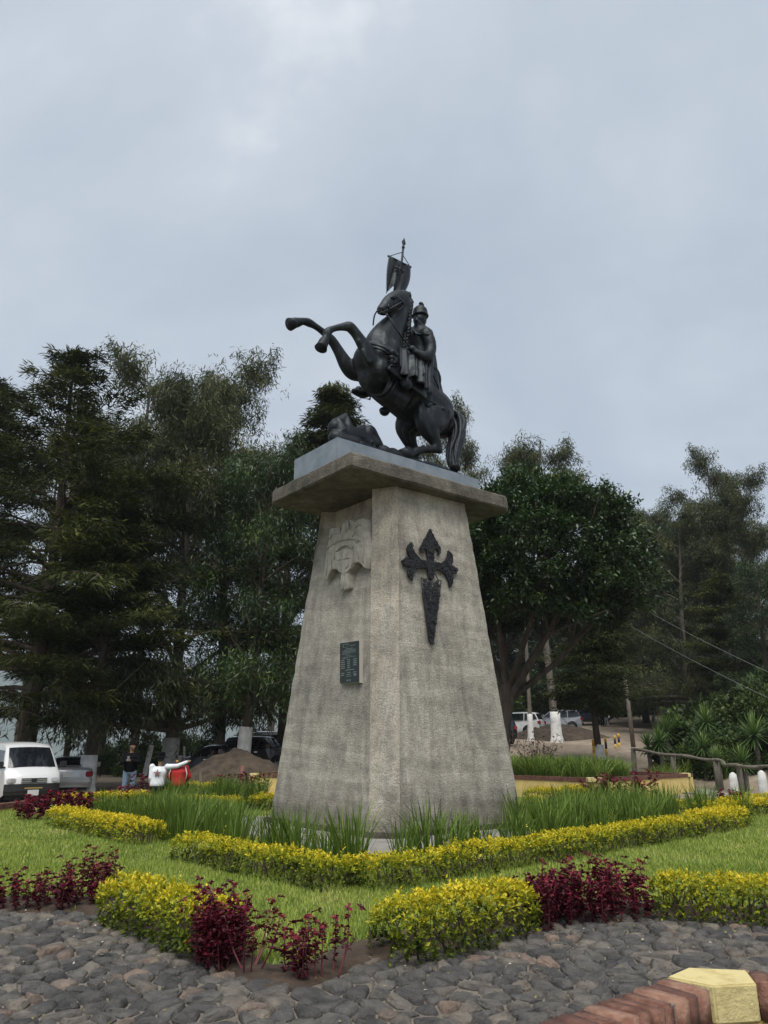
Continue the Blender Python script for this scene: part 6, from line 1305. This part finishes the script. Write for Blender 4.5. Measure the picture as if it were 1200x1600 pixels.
        MB().box((top[-2][0] + .03, 0, top[-2][1] - .02), (.18, S['W'] * .94, .20)).build('bumper', pm if kind == 'sedan' else M_PLAS, body, bevel=.05)
    pz = {'van': .43, 'sedan': .80, 'suv': .84}[kind]
    MB().box((top[1][0] + .03, 0, {'van': .43, 'sedan': .46, 'suv': .55}[kind]), (.02, .34, .17)).build('licence_plate', M_PLATE, body)
    MB().box((top[-3][0] - .02, 0, pz), (.03, .36, .17)).build('licence_plate', M_PLATE, body)
    if kind == 'suv':
        for sg in (-1, 1): MB().tube([(.0, sg * .62, 1.81), (-1.6, sg * .62, 1.83)], .025, 6).build('roof_rail', M_PLAS, body, True)
    return v0
p = GY(52, 25.6); vehicle('van', 'white_van', p + np.array([-1.55, 1.7, 0]), math.atan2(-.74, .62), P_WHITE, 'white passenger van with black bumper parked at the left edge', 'van', True)
p = GY(94, 30.0); vehicle('sedan', 'silver_sedan', p + np.array([-.5, 2.0, 0]), math.atan2(.93, -.33), P_SILVER, 'silver sedan seen from behind, right of the white van', 'car')
p = GY(412, 41); vehicle('suv', 'black_suv', p, math.atan2(-.45, .9), P_BLACK, 'glossy black car with its front behind the pedestal edge', 'car')
p = GY(332, 44); vehicle('suv', 'dark_suv', p, math.atan2(.2, -1), P_BLUE, 'dark car behind the earth mound, left of the leaning white trunk', 'car')
p = GY(446, 50); vehicle('van', 'white_van', p, math.atan2(-.3, 1), P_WHITE, 'far white van showing just its roof left of the pedestal', 'van', True)
p = GY(803, 60); vehicle('suv', 'white_suv', p, math.atan2(.42, -.9), P_WHITE, 'white car with dark rear window right of the pedestal', 'car')
p = GY(867, 66); vehicle('suv', 'silver_suv', p, math.atan2(.16, -.98), P_GREY, 'silver grey car half hidden behind the earth mound', 'car')
p = GY(917, 77); vehicle('suv', 'dark_blue_suv', p, math.atan2(-.12, -.99), P_BLUE, 'dark blue car parked farthest up the clearing', 'car')
p = GY(783, 52); vehicle('suv', 'black_suv', p + np.array([-.6, 0, 0]), math.atan2(.9, -.2), P_BLACK, 'black car of which only a sliver shows right of the pedestal', 'car')

# ================================================================== PEOPLE
M_SKIN = mat('skin', (.30, .17, .11), .6); M_HAIR = mat('dark_hair', (.012, .010, .009), .7); M_BLK = mat('black_cloth', (.006, .006, .007), .95, (.010, .010, .011), 20, spec=.05); M_JEAN = mat('denim', (.10, .15, .21), .9, (.18, .24, .31), 14); M_WJ = mat('white_jacket', (.62, .63, .66), .75, (.75, .76, .78), 8, .3, 14); M_REDC = mat('red_vest', (.42, .012, .014), .75, (.52, .02, .02), 9, .3, 12); M_DKJ = mat('dark_trousers', (.018, .022, .035), .9); M_GRYC = mat('grey_cloth', (.18, .18, .19), .9); M_PHONE = mat('phone', (.02, .02, .025), .2); M_BAG = mat('white_bag', (.6, .6, .58), .8)
def person(name_label, loc_, rz, J, top_m, leg_m, hat=None, hair='short', extra=None, shoe=M_BLK, group=None, bulk=1.0):
    """J: joints in metres, x to the person's left, -y the way they face"""
    o = empty('person', tuple(loc_), rz); tag(o, name_label, 'person', group); V3 = lambda k: np.array(J[k], float)
    B_ = MB()
    def seg(mbx, a, b, r0, r1, n=10, mid=None):
        a, b = np.array(a, float), np.array(b, float); m_ = (a + b) / 2; mbx.tube([a, m_, b], [r0, mid or (r0 + r1) / 2, r1], n); mbx.ball(a, r0, 10, 8); mbx.ball(b, r1, 10, 8)
    def torso(mbx, e): 
        pe, ch, nk = V3('pelvis'), V3('chest'), V3('neck'); mbx.tube([pe + (pe - ch) * .18, pe, (pe + ch) / 2, ch, nk + (ch - nk) * .25], [(.10 * bulk + e, .15 * bulk + e), (.115 * bulk + e, .165 * bulk + e), (.11 * bulk + e, .15 * bulk + e), (.125 * bulk + e, .185 * bulk + e), (.07 + e, .10 + e)], 14, up=(1, 0, 0))
        for s in 'LR': mbx.ball(V3('sh' + s) - np.array([0, 0, .02]), .062 * bulk + e * .6, 10, 8)
    torso(B_, 0); hd = V3('head'); seg(B_, V3('neck'), hd - np.array([0, 0, .06]), .055, .06); B_.ball(hd, (.078, .095, .115), 14, 10)
    fd = unit(np.array(J.get('face', (0, -1, 0)), float)); B_.ball(hd + fd * .09 + np.array([0, 0, -.015]), (.018, .018, .025), 8, 6); B_.ball(hd + fd * .075 + np.array([0, 0, -.06]), (.03, .03, .018), 8, 6)
    sd_ = np.array([-fd[1], fd[0], 0]); 
    for s in (-1, 1): B_.ball(hd + sd_ * s * .08, (.02, .02, .032), 8, 6); B_.ball(hd + fd * .078 + sd_ * s * .03 + np.array([0, 0, .015]), (.016, .016, .01), 8, 6)
    for s in 'LR':
        seg(B_, V3('sh' + s), V3('el' + s), .055, .043); seg(B_, V3('el' + s), V3('wr' + s), .042, .03)
        w, e_ = V3('wr' + s), V3('el' + s); d = unit(w - e_); B_.ball(w + d * .045, (.035, .035, .04), 8, 6); side = unit(np.cross(d, [0, .3, 1.]))
        for q in range(4): f0 = w + d * .07 + side * (.024 - .016 * q); B_.tube([f0, f0 + d * .035 + np.array([0, 0, -.006]), f0 + d * (.062 - .006 * abs(q - 1)) + np.array([0, 0, -.02])], [.0095, .009, .007], 6)
        B_.tube([w + d * .03 + side * .03, w + d * .06 + side * .052, w + d * .085 + side * .05], [.011, .010, .008], 6)
        seg(B_, V3('hip' + s), V3('kn' + s), .085 * bulk, .058); seg(B_, V3('kn' + s), V3('an' + s), .056, .038); seg(B_, V3('an' + s), V3('toe' + s), .04, .035)
    bm_ = remeshed(B_, .014, 3); bm_.materials.append(M_SKIN); body = link('body', bm_, o)
    Cm = MB(); torso(Cm, .03)
    for s in 'LR': seg(Cm, V3('sh' + s) - np.array([0, 0, .02]), V3('el' + s), .074 * bulk, .062); seg(Cm, V3('el' + s), V3('wr' + s), .062, .048)
    cm = remeshed(Cm, .018, 4); cm.materials.append(top_m); jk = link('jacket', cm, o)
    Tm = MB(); pe = V3('pelvis'); Tm.ball(pe - np.array([0, 0, .05]), (.165, .13, .13), 12, 9)
    for s in 'LR': seg(Tm, V3('hip' + s), V3('kn' + s), .105 * bulk, .078); seg(Tm, V3('kn' + s), V3('an' + s), .076, .062)
    tm = remeshed(Tm, .018, 4); tm.materials.append(leg_m); link('trousers', tm, o)
    for s in 'LR': Sm = MB(); seg(Sm, V3('an' + s) - np.array([0, 0, .03]), V3('toe' + s), .052, .046); mm = remeshed(Sm, .014, 2); mm.materials.append(shoe); link('shoe', mm, o)
    up_ = np.array([0, 0, 1.])
    if hair:
        Hm = MB(); Hm.ball(hd - fd * .014 + up_ * .025, (.09, .105, .11), 14, 10)
        if hair == 'long': Hm.tube([hd - fd * .04, hd - fd * .09 - up_ * .12, hd - fd * .10 - up_ * .26], [(.09, .09), (.085, .06), (.05, .03)], 10)
        hm_ = remeshed(Hm, .014, 2); hm_.materials.append(M_HAIR); link('hair', hm_, o)
    if hat == 'beanie': Hm = MB(); Hm.ball(hd + up_ * .055 - fd * .01, (.10, .115, .10), 14, 10); Hm.tube([hd + up_ * .02, hd + up_ * .06], [.113, .113], 16); hm_ = remeshed(Hm, .014, 2); hm_.materials.append(M_BLK); link('hat', hm_, o)
    if hat == 'brim': Hm = MB(); c0 = hd + up_ * .045; Hm.tube([c0, c0 + up_ * .02], [.20, .19], 20); Hm.tube([c0 + up_ * .01, c0 + up_ * .10, c0 + up_ * .15], [.112, .108, .085], 16); hm_ = remeshed(Hm, .012, 2); hm_.materials.append(M_BLK); link('hat', hm_, o)
    if extra: extra(o, V3, jk)
    return o
def standing(h=1.75, **k):
    s = h / 1.75; J = dict(pelvis=(0, 0, .95), chest=(0, .0, 1.30), neck=(0, 0, 1.46), head=(0, -.02, 1.62), shL=(.19, 0, 1.41), shR=(-.19, 0, 1.41), elL=(.25, .02, 1.13), elR=(-.25, .02, 1.13), wrL=(.24, -.06, .88), wrR=(-.24, -.06, .88), hipL=(.09, 0, .92), hipR=(-.09, 0, .92), knL=(.11, -.02, .5), knR=(-.11, -.02, .5), anL=(.12, .02, .08), anR=(-.12, .02, .08), toeL=(.13, -.14, .04), toeR=(-.13, -.14, .04), face=(0, -1, 0))
    J.update(k); return {a: (tuple(np.array(b) * s) if a != 'face' else b) for a, b in J.items()}
def phone(o, V3, jk): MB().box(((V3('wrL') + V3('wrR')) / 2 + np.array([0, -.09, .06])), (.075, .012, .15), rot=Matrix.Rotation(-.35, 3, 'X')).build('phone', M_PHONE, o, bevel=.008)
p = GY(198, 22.6); person('man in black jacket, black cap and jeans looking at a phone', p, R(8), standing(1.78, elL=(.24, -.06, 1.14), elR=(-.24, -.06, 1.14), wrL=(.045, -.27, 1.20), wrR=(-.075, -.27, 1.20), head=(.02, -.05, 1.615), face=(.55, -.8, -.25)), M_BLK, M_JEAN, 'beanie', 'short', phone, bulk=1.02)
def seated(**k):
    J = dict(pelvis=(0, 0, .56), chest=(0, -.01, .88), neck=(0, -.02, 1.05), head=(0, -.05, 1.19), shL=(.20, 0, 1.0), shR=(-.20, 0, 1.0), elL=(.27, -.06, .74), elR=(-.27, -.06, .74), wrL=(.16, -.24, .66), wrR=(-.16, -.24, .66), hipL=(.10, -.02, .53), hipR=(-.10, -.02, .53), knL=(.13, -.42, .52), knR=(-.13, -.42, .52), anL=(.13, -.44, .10), anR=(-.13, -.44, .10), toeL=(.14, -.58, .05), toeR=(-.14, -.58, .05), face=(0, -1, 0)); J.update(k); return J
def star(o, V3, jk):
    mb = MB(); P = []
    for i in range(10): a = math.pi / 2 + i * math.pi / 5; r_ = .105 if i % 2 == 0 else .048; P.append((r_ * math.cos(a), r_ * math.sin(a)))
    yb = .185
    mb.prism(P, yb, yb + .006, lambda a, b, h_: (-a, h_ - .012 + .1 * b * b, .84 + b)); e = mb.build('star_emblem', mat('emblem_dark', (.03, .012, .014), .8), jk)
    mb = MB(); mb.prism([(x * .72, y * .72) for x, y in P], yb + .006, yb + .010, lambda a, b, h_: (-a, h_ - .010 + .1 * b * b, .84 + b)); mb.build('star_fill', mat('emblem_pale', (.45, .36, .34), .8), e)
    mb = MB(); mb.prism([(x * .42, y * .42) for x, y in P], yb + .010, yb + .013, lambda a, b, h_: (-a, h_ - .008 + .1 * b * b, .84 + b)); mb.build('star_centre', mat('emblem_red', (.25, .02, .025), .8), e)
Yc = 20.95; p = AY(246, 1240, Yc); person('person in white jacket with a star on the back and a black brimmed hat, seated', (p[0], Yc, .0), R(180), seated(shL=(.2, 0, 1.02), elL=(.20, .05, .72), wrL=(.24, -.12, .58), shR=(-.21, .02, 1.02), elR=(-.50, .12, 1.02), wrR=(-.74, .10, 1.12), pelvis=(.02, .02, .56)), M_WJ, M_DKJ, 'brim', 'short', star, bulk=1.05)
def vest(o, V3, jk):
    for s in (-1, 1): MB().tube([(s * .215, .10, .66), (s * .235, .10, .84), (s * .17, .08, 1.02)], .014, 6).build('white_piping', M_BAG, jk, True)
    MB().ball((.05, .10, 1.14), (.035, .03, .035), 8, 6).build('hair_tie', mat('hair_tie', (.45, .25, .08), .7), o, True)
p2 = AY(277, 1240, Yc); person('person in a red vest with dark hair, seated under the outstretched white sleeve', (p2[0], Yc + .02, .0), R(180), seated(head=(0, -.05, 1.16), shL=(.18, 0, .98), shR=(-.18, 0, .98)), M_REDC, M_DKJ, None, 'long', vest, bulk=1.1)
p = GY(942, 73); person('walker in black beside the road, left of the pair', p, R(170), standing(1.74, anL=(.10, .14, .1), toeL=(.10, 0, .05), anR=(-.1, -.14, .08), toeR=(-.1, -.28, .04)), M_BLK, M_BLK, None, 'short')
def bag(o, V3, jk): MB().box((-.24, .1, .95), (.12, .3, .3)).build('bag', M_BAG, o, bevel=.04)
p = GY(948.5, 73); person('walker in black jacket and grey trousers with a white bag, right of the pair', p, R(175), standing(1.66, anL=(.10, -.14, .1), toeL=(.10, -.28, .05), anR=(-.1, .14, .08), toeR=(-.1, 0, .04)), M_BLK, M_GRYC, None, 'long', bag)
p = GY(328, 36.5); person('bystander with pale sleeves behind the earth mound', p, R(60), standing(1.55), M_GRYC, M_DKJ, None, 'short')
p = GY(352, 36.2); person('bystander in grey bent over behind the earth mound, beside the leaning white trunk', p, R(20), standing(1.45, chest=(0, -.1, 1.25), neck=(0, -.2, 1.40), head=(0, -.28, 1.52)), M_GRYC, M_DKJ, None, 'short')

# ================================================================== SMALL THINGS
M_HEAP = mat('heap_soil', (.035, .025, .017), .97, (.085, .062, .042), 3, 1.0, 9)
def heap(px, Y, rx, ry, hgt, label, seed):
    b = GY(px, Y); v = []; f = []; n = 64; r_ = 30
    for i in range(r_ + 1):
        for j in range(n):
            a = 2 * math.pi * j / n; k = i / r_; x = rx * k * math.cos(a); y = ry * k * math.sin(a); nz_ = mnoise.noise((x * 1.2, y * 1.2, seed)) * .34 + mnoise.noise((x * 3.1, y * 3.1, seed)) * .16 + mnoise.noise((x * 8, y * 8, seed)) * .06
            kk = k * (1 + .15 * mnoise.noise((math.cos(a) * 1.5, math.sin(a) * 1.5, seed))); z = hgt * max(0, (.5 + .5 * math.cos(math.pi * min(kk, 1))) ** .62) * (1 + nz_ * .4) + nz_ * hgt * .22 * (1 - k) - (.12 if i == r_ else 0); v.append((x, y, z + float(gz(b[0] + x, b[1] + y)) - b[2] - .02 - (.5 if i == r_ else 0)))
    for i in range(r_):
        for j in range(n): q = (j + 1) % n; f.append((i * n + j, i * n + q, (i + 1) * n + q, (i + 1) * n + j))
    o = link('earth_mound', mesh('earth_mound', v, f, M_HEAP, True)); o.location = tuple(b); tag(o, label, 'mound'); return o
heap(358, 30.5, 3.1, 2.3, 1.28, 'dark brown heap of earth left of the pedestal', 3)
heap(872, 58.5, 4.0, 2.6, 1.0, 'low heap of earth around the white trunk foot right of the pedestal', 8)
M_WOODW = mat('whitewashed_wood', (.42, .41, .38), .9, (.6, .59, .56), 8); M_WOODG = mat('grey_wood', (.10, .085, .065), .95, (.19, .165, .13), 6, .6, 20, stretch=(1, 1, .3)); M_POST_Y = mat('yellow_post', (.50, .28, .02), .7, (.6, .36, .04), 9); M_POST_B = mat('black_band', (.015, .015, .014), .7); M_STN = mat('white_stone', (.45, .44, .41), .9, (.66, .65, .62), 6, .7, 12)
def plank(px0, py0, px1, py1, Y, w_, m, name, label, cat):
    a, b = AY(px0, py0, Y), AY(px1, py1, Y); g_ = float(gz(b[0], Y)); b[2] = min(b[2], g_ + .02); o = MB().tube([np.zeros(3), (a - b) * .5, a - b], [(w_, w_ * .3)] * 3, 4, up=(0, 1, 0)).build(name, m, None); o.location = tuple(b); tag(o, label, cat)
plank(237, 1164, 223, 1204, 33, .11, M_WOODW, 'plank', 'white plank leaning left between the phone man and the white jacket', 'plank')
plank(288, 1166, 290, 1190, 34, .05, M_WOODW, 'stake', 'thin white stake standing right of the red vest', 'stake')
so = plank(379, 1196, 375, 1226, 25.5, .05, mat('stake_red', (.3, .22, .19), .8, (.22, .04, .03), 5), 'stake', 'pale stake with a red side in front of the earth mound', 'stake')
plank(314, 1200, 313, 1224, 25.5, .04, M_WOODG, 'stake', 'grey stub stake right of the red vest in front of the mound', 'stake')
def bollard(px, py, hgt, label, dark):
    b = GT(px, py); o = empty('bollard', tuple(b)); tag(o, label, 'bollard', 'painted posts at the road'); z = -.1
    for k, (z0, z1) in enumerate(((-.1, .35), (.35, .7), (.7, 1.0))): MB().tube([(0, 0, z0 * hgt), (0, 0, z1 * hgt)], [.07, .07], 10).build('band', M_POST_B if (k == 1) and dark else M_POST_Y, o, True)
for px, py, h_, lb, dk in ((929, 1187, 1.0, 'plain yellow post, leftmost, left of the small cypress', False), (948, 1180, .95, 'yellow and black post just right of the small cypress', True), (962, 1170, .8, 'yellow and black post, left of the farther two', True), (968, 1168, .85, 'yellow and black post, right of the farther two', True)): bollard(px, py, h_, lb, dk)
b = GT(990, 1168); tp_ = AY(975, 1046, b[1]); o = empty('utility_pole', tuple(b)); tag(o, 'bare grey utility pole leaning left beside the road', 'pole'); MB().tube([(0, 0, -.3), tuple((tp_ - b) * .5), tuple(tp_ - b)], [.15, .13, .11], 10).build('pole', M_WOODG, o, True); MB().box(tuple(tp_ - b + np.array([.0, -.05, -.15])), (.5, .08, .08)).build('crossarm', M_WOODG, o)
# log fence
fe = [AY(990, 1171, 31.0), AY(1052, 1180, 29.5), AY(1120, 1188, 27.5), AY(1140, 1196, 26.5), AY(1200, 1198, 25.0), AY(1262, 1202, 23.6)]
root = np.array([fe[0][0], fe[0][1], 0.]); fo = empty('log_fence', tuple(root)); tag(fo, 'rustic log rail fence along the right footpath', 'fence')
rp_ = [np.array(p) + np.array([0, 0, .0]) for p in fe]; sp_ = smoothpath(rp_, 5); MB().tube([p - root + np.array([0, 0, .03 * math.sin(i * 1.3)]) for i, p in enumerate(sp_)], [.055 + .012 * math.sin(i * 2.1) for i in range(len(sp_))], 8).build('rail', M_WOODG, fo, True)
for i, p in enumerate([fe[0], fe[1], fe[2], fe[3] + np.array([.25, -.2, 0]), fe[4] + np.array([.1, 0, 0]), fe[5]]): g_ = float(gz(p[0], p[1])); MB().tube([(p[0] - root[0], p[1] - root[1] + .1, g_ - .2), (p[0] - root[0], p[1] - root[1] + .1, (g_ + p[2]) / 2), (p[0] - root[0] + .02, p[1] - root[1] + .1, p[2] + .06)], [.11, .105, .095], 9).build('post', M_WOODG, fo, True)
for px, py, Y, h_, lb in ((1144, 1224, 26.2, .62, 'white painted stone by the log fence post, left of two'), (1190, 1232, 24.9, .72, 'white painted stone by the log fence post, right of two')):
    p = AY(px, py, Y); g_ = float(gz(p[0], Y)); mb = MB(); mb.tube([(0, 0, -.1), (.01, 0, .12), (0, 0, h_ * .7), (.02, 0, h_), (.03, 0, h_ + .06)], [.13, .15, .14, .11, .03], 9); o = mb.build('painted_stone', M_STN, None, True); o.location = (p[0], Y - .1, g_); tag(o, lb, 'stone', 'white stones by the fence')
# power lines
M_WIRE = mat('wire', (.20, .20, .20), .5)
for (a, b_, Ya, Yb, lb) in (((1000, 948), (1330, 1108), 44, 24, 'upper power line crossing the trees at the right'), ((985, 978), (1330, 1150), 44, 24, 'lower power line crossing the trees at the right')):
    A_, B_ = AY(*a, Ya), AY(*b_, Yb); pts = [A_ + (B_ - A_) * t_ - np.array([0, 0, .5 * 4 * t_ * (1 - t_) * .35]) for t_ in np.linspace(0, 1, 14)]; o = MB().tube([p - A_ for p in pts], .008, 5).build('power_line', M_WIRE, None, True); o.location = tuple(A_); tag(o, lb, 'wire')
# dry twiggy shrub in the planter
rgd = np.random.default_rng(13); b = G(868, 1243)[:2] + np.array([0, 2.6]); o = empty('dry_shrub', (b[0], b[1], .48)); tag(o, 'dry brown twiggy shrub sticking out of the right planter', 'shrub'); mb = MB(); P_ = []; D_ = []
for i in range(26):
    az = rgd.uniform(0, 6.28); L_ = rgd.uniform(.7, 1.35); e = np.array([math.cos(az) * L_ * .75, math.sin(az) * L_ * .5, L_]); m_ = e * .5 + rgd.normal(0, .08, 3); mb.tube([(0, 0, 0), m_, e], [.016, .011, .006], 5)
    for j in range(4): s_ = m_ + (e - m_) * rgd.random(); q = s_ + rgd.normal(0, .16, 3) + np.array([0, 0, .1]); mb.tube([s_, q], [.008, .004], 4); P_ += [q] * 4; D_ += list(rgd.normal(0, 1, (4, 3)))
mb.build('twigs', M_TWIG, o); v, t = leaf_soup(np.array(P_), np.array(D_), .09, .05, rgd); link('dead_leaves', tri_mesh('dead_leaves', v, t, leafmat('dead_leaf', [(0, (.05, .03, .02)), (1, (.14, .09, .06))], .8, .1), np.repeat(rgd.random(len(P_)), 4)), o)

# fallen leaves and litter on the stones
rgl = np.random.default_rng(61); n = 260; xy = np.stack([rgl.uniform(-4, 4.2, n), rgl.uniform(5.0, 8.2, n)], 1); xy = xy[~inpoly(xy[:, 0], xy[:, 1], LAWN)]; a_ = rgl.uniform(0, 6.28, len(xy))
v, t = leaf_soup(np.concatenate([xy, rgl.uniform(.03, .045, (len(xy), 1))], 1), np.stack([np.cos(a_), np.sin(a_), rgl.uniform(-.1, .25, len(xy))], 1), rgl.uniform(.015, .045, len(xy)), rgl.uniform(.01, .024, len(xy)), rgl)
tag(link('fallen_leaves', tri_mesh('fallen_leaves', v, t, leafmat('litter', [(0, (.10, .06, .03)), (.5, (.30, .25, .06)), (.8, (.35, .32, .24)), (1, (.6, .58, .52))], .7, .1), np.repeat(rgl.random(len(xy)), 4))), 'scattered dry leaves and white specks on the stone path', 'leaves', kind='stuff')
# ================================================================== AIR
hm_ = bpy.data.materials.new('haze'); hm_.use_nodes = True; t = hm_.node_tree; t.nodes.remove(t.nodes['Principled BSDF']); pv = t.nodes.new('ShaderNodeVolumePrincipled'); pv.inputs['Density'].default_value = .00025; pv.inputs['Color'].default_value = (.80, .88, .96, 1); t.links.new(pv.outputs[0], t.nodes['Material Output'].inputs['Volume'])
ho = MB().box((0, 1800, 150), (7600, 5300, 760)).build('haze', hm_); tag(ho, kind='stuff')
